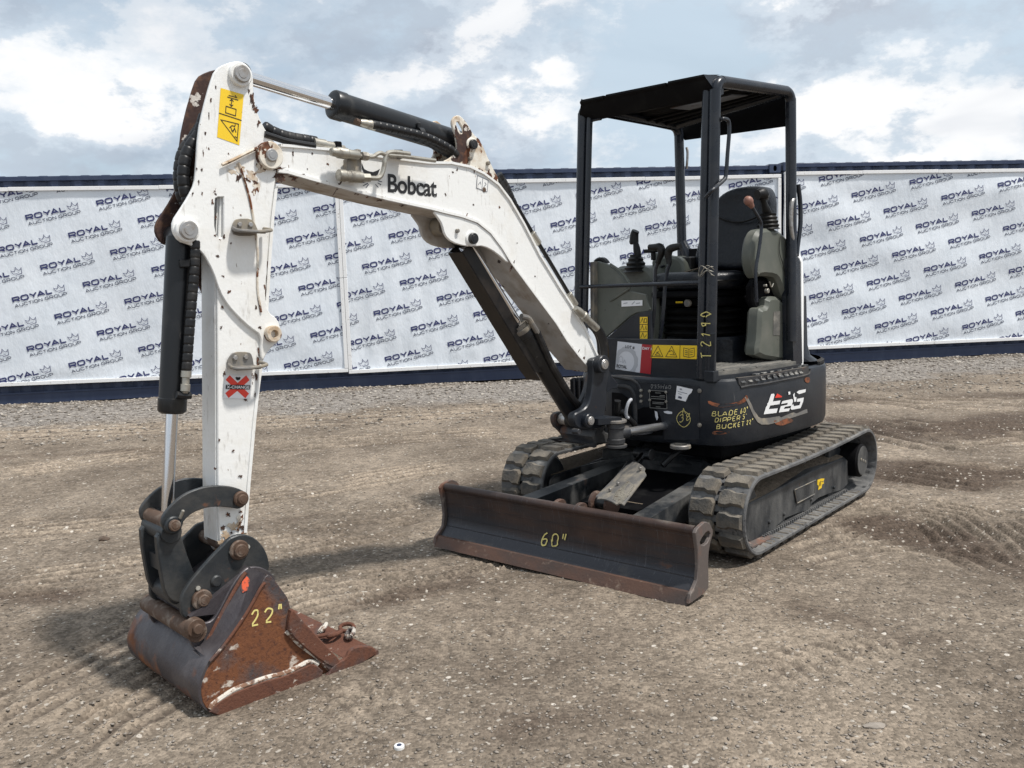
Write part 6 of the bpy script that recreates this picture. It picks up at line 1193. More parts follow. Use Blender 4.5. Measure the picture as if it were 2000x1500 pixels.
for u, v in ((.0, .96), (.97, .96), (.0, .45), (.97, .42)): mb = MB(); c = P.at(u, v, 0); mb.cyl(c, c + fn_ * .007, .008, seg=10); part(mb, 'rivet', 'fitting', np_)
stp = [(0.6821,0.8087),(0.7716,0.7927),(0.7628,0.7731),(0.7483,0.7615),(0.7306,0.7248),(0.6724,0.736)]; st_ = fpoly(stp, 'paper_label', 'sticker_white', .0068)
P = Patch(*[F(p, .0072) for p in [(0.6821,0.8087),(0.7716,0.7927),(0.7593,0.7178),(0.6724,0.736)]], tuple(fn_))
draw(P, 'label_print', 'print_slate', st_, [[(.2, .84), (.35, .84)], [(.2, .78), (.35, .78)], [(.1, .60), (.7, .60)], [(.15, .45), (.36, .45)]] + [[(.18 + .03 * k, .12), (.18 + .03 * k, .28)] for k in range(8)], .0022, .0006)
def wall_scrawl(polys, px, m): u0, z0 = px; flat('chalk_writing', m, HB, polys, lambda x, y: sd(u0 + x, z0 + y, .0072))
Q, w = text_quads('035H60', .022, .8, .0018, .3, .1, .003); wall_scrawl(Q, [(0.5303,0.7891)][0], 'chalk_grey')
circ = [(.036 * math.cos(t) + .003 * math.cos(3 * t), .044 * math.sin(t)) for t in [2 * math.pi * k / 22 for k in range(22)]]; circ.append(circ[0])
Q1, _ = text_quads('38', .042, .75, .003, .3, .1, .004); wall_scrawl(ribbon(circ, .003) + [[(x - .024, y - .02 + x * .25) for x, y in z] for z in Q1] + ribbon([(-.005, .03), (.0, .058), (.012, .03)], .003), [(0.7179,0.6296)][0], 'chalk_yellow')
for px in ([(0.8086,0.7859)], [(0.8069,0.6015)]): mb = MB(); c = F(px[0], .002); mb.cyl(c, c + fn_ * .008, .012, seg=14); mb.cyl(c + fn_ * .007, c + fn_ * .012, .006, seg=6); part(mb, 'bolt', 'steel_worn', HB)
for k, px in enumerate([(0.4752,0.7756),(0.4747,0.7443),(0.4742,0.7158)]): mb = MB(); c = F(px, .0); mb.cyl(c, c + fn_ * .022, .008, seg=8); part(mb, 'grease_nipple', 'fitting', HB)
fpoly([(0.5524,0.6656),(0.5674,0.6607),(0.573,0.6298),(0.5637,0.6123),(0.555,0.6373)], 'paint_chip', 'sticker_pale', .009); fpoly([(0.6034,0.6654),(0.6273,0.6695),(0.6539,0.6652),(0.6537,0.654),(0.63,0.6527),(0.6093,0.6572)], 'paint_chip', 'sticker_pale', .0082)
mb = MB(); c = sd(*[(0.7077,0.5058)][0], .03); c.z = .485; mb.lathe(c + Vector((0, 0, -.012)), c + Vector((0, 0, .010)), [(0, .036), (.0, .052), (.004, .056), (.018, .056), (.022, .052), (.022, .036), (.011, .034), (0, .036)], 32, cap=False); part(mb, 'tie_down_ring', 'steel_worn', HB)
# dark grille block on the far front side and under the platform
mb = MB(); mb.box((.56, -.30, .66), (.10, .36, .30), None, .01); part(mb, 'front_housing', 'black_paint', HB)
for k in range(8): mb = MB(); mb.box((.615, -.15 - .04 * k, .73), (.008, .016, .18)); part(mb, 'grille_slat', 'canopy_paint', HB)
mb = MB(); mb.tube([(.60, -.10, .60), (.68, -.02, .62), (.78, .03, .66), (.80, .05, .74)], .018, 10, 5); mb.tube([(.60, .0, .56), (.70, .08, .60), (.78, .06, .68)], .016, 10, 5); part(mb, 'hose', 'rubber_hose', HB)
mb = MB(); tr_ = [Vector((.78, .115, .70)) + Vector((0, .012 * math.sin(t), 0)) + Vector((.028 * math.cos(t), 0, .050 * math.sin(t))) for t in [-1.6 + .2 * i for i in range(17)]]; mb.tube(tr_, .009, 8, 0); part(mb, 'cable_loop', 'sticker_grey', HB)
# ------------------------------------------------------------------ SWING POST
sy = .16
sw = [(1.116,0.9432),(1.122,0.9849),(1.103,0.9986),(1.048,1.002),(0.9924,0.9839),(0.9855,0.9466),(0.9906,0.9155),(1.004,0.8722),(1.013,0.8337),(1.015,0.7681),(1.029,0.7301),(1.034,0.6991),(1.018,0.6811),(1.003,0.6525),(1.06,0.6392),(1.123,0.6428),(1.177,0.6453),(1.226,0.6575),(1.259,0.6775),(1.273,0.71),(1.264,0.7395),(1.219,0.7464),(1.18,0.757),(1.153,0.782),(1.136,0.8188),(1.123,0.8716)]
mb = MB(); mb.plate(chaikin(sw, 1), sy, .045, b=.006); SP = part(mb, 'swing_post', 'dark_paint')
mb = MB(); q = [(1.125,0.16,0.5699)][0]; lowp = [(1.112,0.6075),(1.09,0.5661),(1.091,0.5444)] + [(1.142,0.5649),(0.8795,0.53),(0.8707,0.545),(0.9405,0.5826),(1.029,0.6169)] + [(0.9834,0.6444),(1.063,0.6606)]
mb.plate(chaikin(lowp, 1), .14, .24, b=.008); part(mb, 'post_base', 'dark_paint_worn', SP)
mb = MB(); fb = [(1.145,0.6815),(1.121,0.7028),(1.074,0.705),(1.027,0.6907),(0.9696,0.7056),(0.9019,0.7616),(0.8663,0.8276),(0.8468,0.9041),(0.7954,0.9274),(0.7452,0.8945),(0.7401,0.7857),(0.7498,0.4936),(1.041,0.5377),(1.063,0.5743),(1.093,0.6062),(1.132,0.6335)]; mb.plate(chaikin(fb, 1), -.095, .04, b=.008); part(mb, 'far_cheek', 'dark_paint_worn', SP)
gz_ = [(0.9233,0.9219),(0.8999,0.882),(0.8592,0.8481),(0.8518,0.8174),(0.9019,0.8175),(0.9436,0.8006)]; mb = MB(); mb.plate(gz_, .10, .02, b=.004); part(mb, 'post_gusset', 'dark_paint', SP)
p = [(1.072,0.17,0.968)][0]; boss('pin_boss', p, .045, .155, .195, 'dark_paint', SP, .026, 'pin_steel', .008)
p = [(1.182,0.17,0.6962)][0]; boss('pin_boss', p, .036, .155, .190, 'dark_paint', SP, .022, 'pin_steel', .010)
mb = MB(); pin(mb, [(1.09,0.02,0.6672)][0], .03, -.11, .15); part(mb, 'cross_pin', 'pin_steel', SP)
q = Vector([(1.289,0.2,0.6578)][0]); mb = MB(); mb.cyl(q - Vector((0, .03, 0)), q + Vector((0, .012, 0)), .014, seg=10); part(mb, 'bolt', 'dark_paint_worn', SP)
# vertical king pin lugs joined to the house, swing cylinder
for z0, z1 in ((.548, .588),):
    kp = Vector([(0.7188,-0.0823,0.57)][0]); mb = MB(); n = 20
    o = chaikin([(kp.x + .02, -.10), (kp.x + .02, .12), (kp.x - .08, .15), (.60, .13), (.56, .10), (.56, -.12)], 2)
    loft(mb, [[(x, y, z0) for x, y in o], [(x, y, z1) for x, y in o]]); part(mb, 'post_lug', 'dark_paint', SP)
cv = [(1.007,0.21,0.6104)][0]; cv = Vector((cv[0], .23, .0)); cz = [(1.031,0.23,0.6159)][0][2]
cv = Vector([(1.035,0.23,0.6165)][0])
mb = MB(); mb.lathe(cv + Vector((0, 0, -.055)), cv + Vector((0, 0, .055)), [(0, .036), (.004, .044), (.026, .046), (.030, .040), (.080, .040), (.084, .046), (.106, .044), (.11, .036)], 28); part(mb, 'clevis', 'dark_paint_worn', SP)
for dz in (.062, -.064): mb = MB(); mb.lathe(cv + Vector((0, 0, dz - .008)), cv + Vector((0, 0, dz + .008)), [(0, .05), (.003, .055), (.013, .055), (.016, .05)], 28); part(mb, 'clevis_cap', 'steel_worn' if dz > 0 else 'dark_paint_worn', SP)
mb = MB(); mb.hexa([cv + Vector(v) for v in ((.0, .04, .055), (.11, -.02, .055), (.11, -.14, .055), (-.0, -.14, .055))], [cv + Vector(v) for v in ((.0, .04, .085), (.11, -.02, .085), (.11, -.14, .085), (-.0, -.14, .085))]); part(mb, 'clevis_arm', 'dark_paint', SP)
rod_e = Vector([(0.5803,0.1857,0.5855)][0]); mb = MB(); r0 = Vector([(0.9887,0.255,0.6176)][0]); mb.cyl(r0, rod_e + (rod_e - r0) * .3, .0205, seg=24); sr = part(mb, 'swing_cylinder_rod', 'satin_rod')
mb = MB(); mb.cyl(cv + (r0 - cv) * .2, r0 + (rod_e - r0) * .05, .032, seg=20); part(mb, 'rod_head', 'dark_paint_worn', sr)
# ------------------------------------------------------------------ CANOPY
def post(name, pts, rx, parent=None, m='canopy_paint', seg=14, sub=6):
    mb = MB(); mb.tube(pts, rx, seg, sub); return part(mb, name, m, parent)
TRr = .030
FLp = Vector((.480, .463, 2.368)); FRp = Vector((.480, -.432, 2.385)); RLp = Vector((-.215, .492, 2.388)); RRp = Vector((-.30, -.325, 2.325))
FLb = Vector((.49, .425, .85)); FRb = Vector((.49, -.515, .85)); RLb = Vector((-.215, .505, 1.0)); RRb = Vector((-.30, -.300, 1.0))
def hoop(f0, f1, r1, r0, R=.105):
    """one bent tube: up the front post, back along the roof, down the rear post"""
    def corner(a, c, b_): d1 = (a - c).normalized(); d2 = (b_ - c).normalized(); return [c + d1 * R, c + d1 * R * .45 + d2 * R * .02 , c + (d1 + d2) * R * .16, c + d2 * R * .45 + d1 * R * .02, c + d2 * R]
    return [f0, f0.lerp(f1, .5), *corner(f0, f1, r1), *corner(f1, r1, r0), r1.lerp(r0, .5), r0]
mb = MB(); mb.tube(hoop(FLb, FLp, RLp, RLb), TRr, 16, 6); CAN = part(mb, 'canopy_frame', 'canopy_paint')
mb = MB(); mb.tube(hoop(FRb, FRp, RRp, RRb), TRr, 16, 6); part(mb, 'side_hoop', 'canopy_paint', CAN)
# second half of the front-left post: a welded flat profile beside the tube
mb = MB(); a0, a1 = FLb + Vector((.012, -.052, .0)), FLp + Vector((.012, -.045, -.10)); mb.tube([a0, a0.lerp(a1, .5), a1, a1 + Vector((-.03, .0, .075)), a1 + Vector((-.10, .0, .105))], .023, 12, 5); part(mb, 'post_profile', 'canopy_paint', CAN)
mb = MB(); a0, a1 = FRb + Vector((.0, .048, .0)), FRp + Vector((.0, .045, -.12)); mb.tube([a0, a0.lerp(a1, .5), a1, a1 + Vector((-.04, -.02, .08))], .018, 10, 5); part(mb, 'post_profile', 'canopy_paint', CAN)
mb = MB(); a = RRb + Vector((.0, -.03, .0)); mb.tube([RRb, RRb + Vector((0, .012, .25)), RRb + Vector((0, .03, .50)), RRb + Vector((.0, -.01, .60))], .034, 12, 5); part(mb, 'rear_post_foot', 'canopy_paint', CAN)
# cross tubes, roof sheet with a raised front visor and a turned-down rear edge
mb = MB(); mb.tube([FLp + Vector((-.06, -.03, -.005)), (FLp + FRp) / 2 + Vector((-.06, 0, -.005)), FRp + Vector((-.06, .03, -.005))], .024, 12, 2); part(mb, 'cross_tube', 'canopy_paint', CAN)
mb = MB(); mb.tube([RLp + Vector((.03, -.03, -.01)), (RLp + RRp) / 2 + Vector((.03, 0, -.0)), RRp + Vector((.05, .03, -.0))], .024, 12, 2); part(mb, 'cross_tube', 'canopy_paint', CAN)
lip_l = Vector([(0.565,0.4501,2.391)][0]); lip_r = Vector([(0.565,-0.3701,2.408)][0])
def roofpt(u, v):   # u: 0 front .. 1 rear, v: 0 left .. 1 right
    f = FLp.lerp(FRp, v); r = RLp.lerp(RRp, v); return f.lerp(r, u)
mb = MB(); n = 24; vs = []
zo = .026
rows = []
for u in [0, .04] + [.04 + .92 * i / 40 for i in range(1, 41)] + [1.0]:
    rib = 0 if u in (0, 1.0) else (.012 if int(u * 40) % 5 in (0, 1) else 0)
    rows.append([roofpt(u, .015 + .97 * v / n) + Vector((0, 0, zo + rib - .012)) for v in range(n + 1)])
nn = n + 1; mb.add([p for r in rows for p in r] + [p + Vector((0, 0, -.004)) for r in rows for p in r], [(i * nn + j, i * nn + j + 1, (i + 1) * nn + j + 1, (i + 1) * nn + j) for i in range(len(rows) - 1) for j in range(n)] + [(len(rows) * nn + i * nn + j, len(rows) * nn + (i + 1) * nn + j, len(rows) * nn + (i + 1) * nn + j + 1, len(rows) * nn + i * nn + j + 1) for i in range(len(rows) - 1) for j in range(n)])
part(mb, 'roof_panel', 'black_paint', CAN, angle=20)
# visor: slopes up and forward from the front cross tube, in three lengths with notches
fl0 = FLp + Vector((-.01, .012, -.075)); fr0 = FRp + Vector((-.01, -.03, -.09))
def vis(v, top): return (lip_l.lerp(lip_r, v) if top else fl0.lerp(fr0, v))
def vstrip(va, vb, t0_, t1_, dz, k=8):
    mb = MB(); A_ = []
    for i in range(k + 1):
        v = va + (vb - va) * i / k; b0 = vis(v, 0); t_ = vis(v, 1) + Vector((0, 0, dz)); A_ += [b0.lerp(t_, t0_) + Vector((.012 * math.sin(3.14 * t0_), 0, 0)), b0.lerp(t_, (t0_ + t1_) / 2) + Vector((.012, 0, 0)), b0.lerp(t_, t1_)]
        if t1_ == 1: A_[-1:] = [b0.lerp(t_, 1), t_ + Vector((-.03, 0, .002)), roofpt(.06, v) + Vector((0, 0, .034))]
    m_ = len(A_) // (k + 1); mb.add(A_, [(i * m_ + j, (i + 1) * m_ + j, (i + 1) * m_ + j + 1, i * m_ + j + 1) for i in range(k) for j in range(m_ - 1)]); return mb
part(vstrip(0, 1, 0, .86, 0), 'visor', 'black_paint', CAN)
for va, vb, dz in ((0.0, .265, 0), (.285, .775, -.004), (.80, 1.0, -.006)): part(vstrip(va, vb, .80, 1, dz), 'visor_lip', 'black_paint', CAN)
mb = MB(); mb.add([vis(0, 0), vis(0, 1), roofpt(.10, 0) + Vector((0, 0, .03)), roofpt(.10, 0) + Vector((0, 0, -.06))], [(0, 1, 2, 3)]); mb.add([vis(1, 0), vis(1, 1), roofpt(.10, 1) + Vector((0, 0, .03)), roofpt(.10, 1) + Vector((0, 0, -.06))], [(0, 1, 2, 3)]); part(mb, 'visor_cheek', 'canopy_paint', CAN)
# inner front tray: pale worn plate under the roof
mb = MB(); mb.hexa([roofpt(.08, .03) + Vector((0, 0, -.050)), roofpt(.08, .90) + Vector((0, 0, -.055)), roofpt(.22, .92) + Vector((0, 0, -.035)), roofpt(.22, .03) + Vector((0, 0, -.03))], [roofpt(.08, .03) + Vector((0, 0, -.046)), roofpt(.08, .90) + Vector((0, 0, -.051)), roofpt(.22, .92) + Vector((0, 0, -.031)), roofpt(.22, .03) + Vector((0, 0, -.026))]); part(mb, 'front_tray', 'steel_worn', CAN)
mb = MB(); mb.hexa([roofpt(.30, .06) + Vector((0, 0, -.045)), roofpt(.30, .52) + Vector((0, 0, -.045)), roofpt(.52, .52) + Vector((0, 0, -.035)), roofpt(.52, .06) + Vector((0, 0, -.035))], [roofpt(.30, .06) + Vector((0, 0, -.04)), roofpt(.30, .52) + Vector((0, 0, -.04)), roofpt(.52, .52) + Vector((0, 0, -.03)), roofpt(.52, .06) + Vector((0, 0, -.03))]); part(mb, 'roof_plate', 'dark_paint_worn', CAN)
for u in (.62, .72, .82): mb = MB(); mb.tube([roofpt(u, .03) + Vector((0, 0, -.01)), roofpt(u, .97) + Vector((0, 0, -.01))], .009, 8, 2); part(mb, 'roof_rib', 'black_paint', CAN)
# rear flap hanging from the roof
dl = Vector([(-0.24,0.4438,2.211)][0]); dr = Vector([(-0.31,-0.2889,2.239)][0])
mb = MB(); t0, t1 = RLp + Vector((-.03, -.02, .0)), RRp + Vector((-.03, -.03, .0)); mb.hexa([t0, t1, dr, dl], [t0 + Vector((-.006, 0, 0)), t1 + Vector((-.006, 0, 0)), dr + Vector((-.006, 0, 0)), dl + Vector((-.006, 0, 0))]); part(mb, 'rear_flap', 'black_paint', CAN)
mb = MB(); s0_, s1_ = FRp + Vector((-.05, .012, -.0)), RRp + Vector((.0, .012, .02)); mb.hexa([s0_, s1_, s1_ + Vector((0, 0, -.05)), s0_ + Vector((0, 0, -.045))], [s0_ + Vector((0, .005, 0)), s1_ + Vector((0, .005, 0)), s1_ + Vector((0, .005, -.05)), s0_ + Vector((0, .005, -.045))]); part(mb, 'side_skirt', 'black_paint', CAN)
# grab handles, cross bar, small bracket
mb = MB(); mb.tube([(0.4756,0.47,2.157),(0.4523,0.47,2.175)] + [(0.4704,0.5,2.176),(0.4286,0.5,2.175),(0.4147,0.5,2.154),(0.4151,0.5,2.105),(0.4301,0.5,2.007),(0.4402,0.5,1.929),(0.45,0.5,1.888),(0.4782,0.5,1.866),(0.52,0.5,1.843),(0.575,0.5,1.815)] + [(0.5657,0.46,1.786)], .0105, 10, 5); part(mb, 'grab_handle', 'canopy_paint', CAN)
mb = MB(); mb.tube([(.50, -.50, 1.347), (.505, -.2, 1.350), (.505, .10, 1.353), (.50, .40, 1.356)], .0115, 10, 3); part(mb, 'cross_bar', 'canopy_paint', CAN)
mb = MB(); mb.tube([(-0.2108,0.515,1.803),(-0.1884,0.515,1.768),(-0.1835,0.515,1.655),(-0.2068,0.515,1.569),(-0.2303,0.515,1.483)], .012, 10, 5); part(mb, 'grab_handle', 'pin_steel', CAN)
mb = MB(); mb.tube([(-0.2616,0.515,1.884),(-0.2857,0.515,1.771),(-0.2867,0.515,1.656),(-0.2587,0.515,1.541),(-0.2476,0.515,1.483)], .013, 10, 5); part(mb, 'grab_handle', 'canopy_paint', CAN)
mb = MB(); mb.tube([(0.47,-0.4273,2.296),(0.47,-0.3918,2.296),(0.47,-0.3449,2.298),(0.47,-0.3064,2.297)], .008, 8, 3); part(mb, 'bracket', 'canopy_paint', CAN)
mb = MB(); mb.tube([(-0.32,-0.281,2.194),(-0.32,-0.2737,2.155),(-0.32,-0.2827,2.062)], .008, 8, 3); part(mb, 'bracket', 'pin_steel', CAN)
# frayed wire tied round the front post
rs = random.Random(9)
for k in range(6):
    mb = MB(); c = Vector((.50, .42, 1.415)); mb.tube([c + Vector((.035 * math.cos(t) + rs.uniform(-.01, .01), .045 * math.sin(t), rs.uniform(-.03, .03))) for t in [i * .9 + k for i in range(7)]], .0016, 5, 4); part(mb, 'wire', 'fitting', CAN)
# ------------------------------------------------------------------ FRONT APRON with the lot card and the warning strip
ap = [(-0.2922,1.046),(0.3579,1.057),(0.3933,1.068),(0.4063,1.093),(0.4754,1.094),(0.4673,0.8502),(0.4167,0.8445),(-0.2129,0.8313),(-0.2901,0.8451)]
mb = MB(); mb.plate(ap, 0, .012, b=.003, fn=lambda u, w, d: (.51 + d, u, w)); AP = part(mb, 'front_apron', 'dark_paint')
mb = MB(); mb.box((.50, .44, .865), (.05, .06, .06)); part(mb, 'post_foot', 'dark_paint', AP)
ax = (1, 0, 0)
P = decal('lot_card', [(0.517,-0.1771,1.033),(0.517,-0.0021,1.022),(0.517,-0.0199,0.8601),(0.517,-0.1983,0.8714)], 'sticker_pale', AP, ax)
lot_o = P.o
def disc(P, c, r, r2, teeth, name, m, off):
    n = 48; pts_o = [];
    for i in range(n): t = 2 * math.pi * i / n; rr = r * (1 + (.05 if (i // 2) % 2 else 0) * teeth); pts_o.append((rr * math.cos(t), rr * math.sin(t)))
    polys = []
    for i in range(n):
        j = (i + 1) % n; t0_, t1_ = 2 * math.pi * i / n, 2 * math.pi * j / n
        q = [pts_o[i], pts_o[j], (r2 * math.cos(t1_), r2 * math.sin(t1_)), (r2 * math.cos(t0_), r2 * math.sin(t0_))]
        q = [(c[0] + x / P.W, c[1] + y / P.H) for x, y in q]
        polys.append([(min(1, max(0, u)), min(1, max(0, v))) for u, v in q])
    return flat(name, m, lot_o, polys, lambda u, v: P.at(u, v, off))
disc(P, (.42, .33), P.W * .46, P.W * .33, 1, 'gear_print', 'sticker_grey', .0022)
PL_ = P; font_mesh('LOT #', 'lettering', 'print_black', lot_o, lambda u, v: PL_.at(.34 + u * .38, .80 + v * .10, .0024), 1, .02)
font_mesh('ROYAL', 'lettering', 'print_black', lot_o, lambda u, v: PL_.at(.05 + u * .42, .08 + v * .11, .0028), 1, .03)
draw(P, 'building_print', 'sticker_grey', lot_o, [[(.12, .26), (.12, .42), (.20, .5), (.28, .42), (.28, .26)], [(.30, .26), (.36, .38), (.42, .26)], [(.16, .30), (.24, .30)], [(.06, .05), (.42, .05)]], .003, .0026)
P2 = decal('day_tag', [(0.517,-0.0021,1.022),(0.517,0.0726,1.019),(0.517,0.0553,0.8555),(0.517,-0.0199,0.8601)], 'sticker_red', AP, ax)
font_mesh('DAY 1', 'lettering', 'sticker_white', P2.o, lambda u, v: P2.at(.08 + u * .84, .82 + v * .09, .002), 1, .02)
P3 = decal('warning_strip', [(0.517,0.0655,1.02),(0.517,0.3688,1.025),(0.517,0.368,0.9529),(0.517,0.0571,0.947)], 'sticker_yellow', AP, ax)
draw(P3, 'pictogram', 'print_black', P3.o, [[(.03, .12), (.15, .92), (.27, .12), (.03, .12)], [(.33, .12), (.45, .92), (.57, .12), (.33, .12)], [(.63, .0), (.63, 1)], [(.71, .2), (.71, .82), (.82, .72), (.93, .82), (.93, .2), (.82, .12), (.71, .2)], [(.82, .12), (.82, .72)],
    [(.74, .35), (.80, .30)], [(.74, .5), (.80, .45)], [(.74, .62), (.80, .58)], [(.84, .30), (.90, .35)], [(.84, .45), (.90, .5)], [(.84, .58), (.90, .62)], [(.10, .25), (.15, .4), (.20, .28)], [(.12, .42), (.18, .5)], [(.09, .22), (.22, .22)], [(.40, .5), (.45, .62), (.5, .45)], [(.42, .3), (.52, .28), (.48, .42)]], .0032, .0022)
P4 = Patch(*[(0.52,0.4077,1.195),(0.52,0.4797,1.196),(0.52,0.4779,0.9618),(0.52,0.4054,0.9588)], ax)
Q, w = text_quads('T2190', .060, .60, .0055, .55, .0, .006)
flat('chalk_writing', 'chalk_yellow', AP, Q, lambda x, y: Vector((.525 + .0, .405 + .048 - y - .0 * x, .955 + x * .92)))
# ------------------------------------------------------------------ PLATFORM + CAB
mb = MB(); flp = [(0.4368,0.4219,0.862),(-0.1087,0.5593,0.862),(-0.3832,0.5219,0.862),(-0.8932,0.179,0.862),(-0.717,-0.2104,0.862),(-0.1517,-0.5467,0.862),(-0.3802,-0.9551,0.862)]
flr = [(.50, .47, .0), (.10, .545, 0), (-.20, .55, 0), (-.35, .50, 0), (-.35, -.50, 0), (.48, -.50, 0)]
loft(mb, [[(x, y, .845) for x, y, _ in flr], [(x, y, .866) for x, y, _ in flr]]); FLR = part(mb, 'floor_plate', 'dark_paint')
mt = [(.47, .455), (.10, .530), (-.20, .54), (-.22, .30), (.0, .28), (.10, .15), (.10, -.40), (.47, -.40)]
mb = MB(); loft(mb, [[(x, y, .866) for x, y in mt], [(x, y, .886) for x, y in mt]]); MT = part(mb, 'floor_mat', 'floor_mat')
for k in range(13):
    y0 = .20 + k * .026; mb = MB(); x1 = .46; x0 = -.19 if y0 > .30 else .06; y1 = min(y0, .45 + (0 if y0 < .45 else .0)); 
    if y0 > .455: x1 = .10 + (.53 - y0) * 4.5
    mb.box(((x0 + x1) / 2, y0, .888), (x1 - x0, .010, .008), None, .002); part(mb, 'mat_rib', 'floor_mat', MT)
# seat box, bellows, seat
mb = MB(); q = [(.10, -.22), (.12, .10), (.10, .20), (.02, .30), (-.25, .30), (-.25, -.22)]
loft(mb, [[(x, y, .87) for x, y in chaikin(q, 1)], [(x, y, 1.02) for x, y in chaikin(q, 1)], [(x - .01, y * .98, 1.035) for x, y in chaikin(q, 1)]]); SB = part(mb, 'seat_box', 'black_vinyl')
mb = MB(); mb.tube([(.118, -.05, .90), (.122, .06, .92), (.112, .155, .93), (.112, .16, 1.0), (.12, .05, 1.005), (.115, -.06, 1.0)], .006, 8, 4); part(mb, 'access_panel_rim', 'dark_paint_worn', SB)
mb = MB()
prof = []; z = 1.035
rings = []
for k in range(9):
    o = .02 if k % 2 else -.014; q = [(.13 + o, -.20 - o), (.13 + o, .22 + o), (-.24, .22 + o), (-.24, -.20 - o)]; rings.append([(x, y, 1.035 + k * .021) for x, y in chaikin(q, 2)])
loft(mb, rings); BL = part(mb, 'seat_bellows', 'black_rubber', angle=20)
mb = MB(); mb.box((-.06, .01, 1.24), (.36, .44, .05), None, .01); mb.box((-.02, .01, 1.285), (.42, .40, .04), None, .01); SU = part(mb, 'seat_suspension', 'black_paint')
mb = MB(); q = Vector((.155, .06, 1.235)); mb.cyl(q, q + Vector((.022, 0, 0)), .022, seg=10); kn = part(mb, 'weight_knob', 'steel_worn', SU)
mb = MB(); mb.box((.152, -.01, 1.24), (.006, .05, .012)); part(mb, 'warning_label', 'sticker_yellow', SU)
def cushion(name, prof_rings, m='black_vinyl', parent=None, ang=60, sub=2):
    mb = MB(); loft(mb, prof_rings); o = part(mb, name, m, parent, angle=ang); return o
def cr(x0, x1, y0, y1, z, n=2): return [(x, y, z) for x, y in chaikin([(x1, y0), (x1, y1), (x0, y1), (x0, y0)], n)]
SC = cushion('seat_cushion', [cr(-.22, .17, -.22, .24, 1.31), cr(-.25, .195, -.25, .27, 1.325), cr(-.25, .205, -.26, .28, 1.355), cr(-.25, .205, -.26, .28, 1.385), cr(-.24, .19, -.245, .265, 1.405), cr(-.2, .15, -.2, .22, 1.415)])
mb = MB(); mb.tube([(.19, -.24, 1.36), (.212, -.1, 1.363), (.214, .1, 1.363), (.19, .26, 1.36), (.0, .285, 1.36)], .005, 6, 5); part(mb, 'seam', 'black_rubber', SC)
# backrest: outline in the y-z plane leaning back
bo = [(-0.1097,1.435),(-0.1091,1.494),(-0.097,1.571),(-0.0814,1.645),(-0.0509,1.738),(-0.0064,1.825),(0.0227,1.856),(0.0585,1.882),(0.1219,1.9),(0.208,1.903),(0.2854,1.896),(0.3317,1.88),(0.3578,1.843),(0.3709,1.779),(0.3741,1.692),(0.3643,1.606),(0.3313,1.521),(0.3113,1.463),(0.2978,1.41)]
yc0 = sum(p[0] for p in bo) / len(bo); zb0 = min(p[1] for p in bo); zt0 = max(p[1] for p in bo)
def br(s, d): return [(-.15 + d - (z - zb0) * .18, yc0 + (y - yc0) * s, (zb0 + zt0) / 2 + (z - (zb0 + zt0) / 2) * s) for y, z in chaikin(bo, 1)]
mb = MB(); loft(mb, [br(.94, -.09), br(1.0, -.06), br(1.0, .0), br(.97, .022), br(.90, .032), br(.80, .026)]); BR = part(mb, 'seat_backrest', 'black_vinyl', angle=60)
mb = MB(); sm_ = [(-0.11,0.0696,1.725),(-0.11,0.1292,1.703),(-0.11,0.1982,1.692),(-0.11,0.266,1.699),(-0.11,0.3325,1.72),(-0.11,0.3815,1.742)]; mb.tube([Vector(p) + Vector((-.04, 0, 0)) for p in sm_], .006, 6, 5); part(mb, 'seam', 'black_rubber', BR)
mb = MB(); sm_ = [(-0.13,0.3033,1.434),(-0.13,0.2631,1.48),(-0.13,0.2565,1.539),(-0.13,0.2769,1.597),(-0.13,0.3037,1.639)]; mb.tube([Vector(p) + Vector((-.01, 0, 0)) for p in sm_], .005, 6, 5); part(mb, 'seam', 'black_rubber', BR)
# left console with joystick
CY = .47
c1_ = [(0.0374,1.638),(0.1004,1.613),(0.1317,1.543),(0.1424,1.461),(0.1115,1.385),(0.0802,1.362),(0.0484,1.381),(-0.0924,1.372),(-0.1368,1.348),(-0.1821,1.268),(-0.2512,1.204),(-0.3214,1.177),(-0.3507,1.218),(-0.3619,1.307),(-0.3373,1.426),(-0.2897,1.544),(-0.2148,1.602),(-0.1139,1.638)]
mb = MB(); mb.plate(chaikin(c1_, 1), .47, .085, b=.02); LC = part(mb, 'left_console', 'grey_plastic')
mb = MB(); mb.tube([(-0.1353,0.476,1.594),(-0.1244,0.476,1.514),(-0.1696,0.476,1.428),(-0.2157,0.476,1.311),(-0.2392,0.476,1.222)], .002, 5, 5); part(mb, 'seam', 'black_rubber', LC)
bx = [Vector(v) for v in [(0.1214,0.5188,1.63)]]; jb = Vector([(-0.091,0.425,1.642)][0])
def bellows(c, w, h, n, top, name, parent):
    mb = MB(); rings = []
    for k in range(2 * n + 1):
        t = k / (2 * n); s = w * (1 - t) + top * t; s *= 1.10 if k % 2 == 0 else .94
        rings.append([(c[0] + x, c[1] + y, c[2] + h * t) for x, y in chaikin([(s, -s), (s, s), (-s, s), (-s, -s)], 2)])
    loft(mb, rings); return part(mb, name, 'black_rubber', parent, angle=25)
bellows(jb + Vector((0, 0, -.005)), .058, .085, 4, .040, 'joystick_boot', LC)
g0 = Vector([(-0.1019,0.425,1.702)][0]); g1 = Vector([(-0.0314,0.425,1.812)][0])
mb = MB(); mb.lathe(g0 + Vector((0, 0, -.005)), g0 + Vector((0, 0, .008)), [(0, .042), (.006, .044), (.013, .036)], 20); mb.tube([g0, g0.lerp(g1, .5) + Vector((.004, 0, 0)), g1], lambda t: .021 + .004 * math.sin(t * 6), 12, 6)
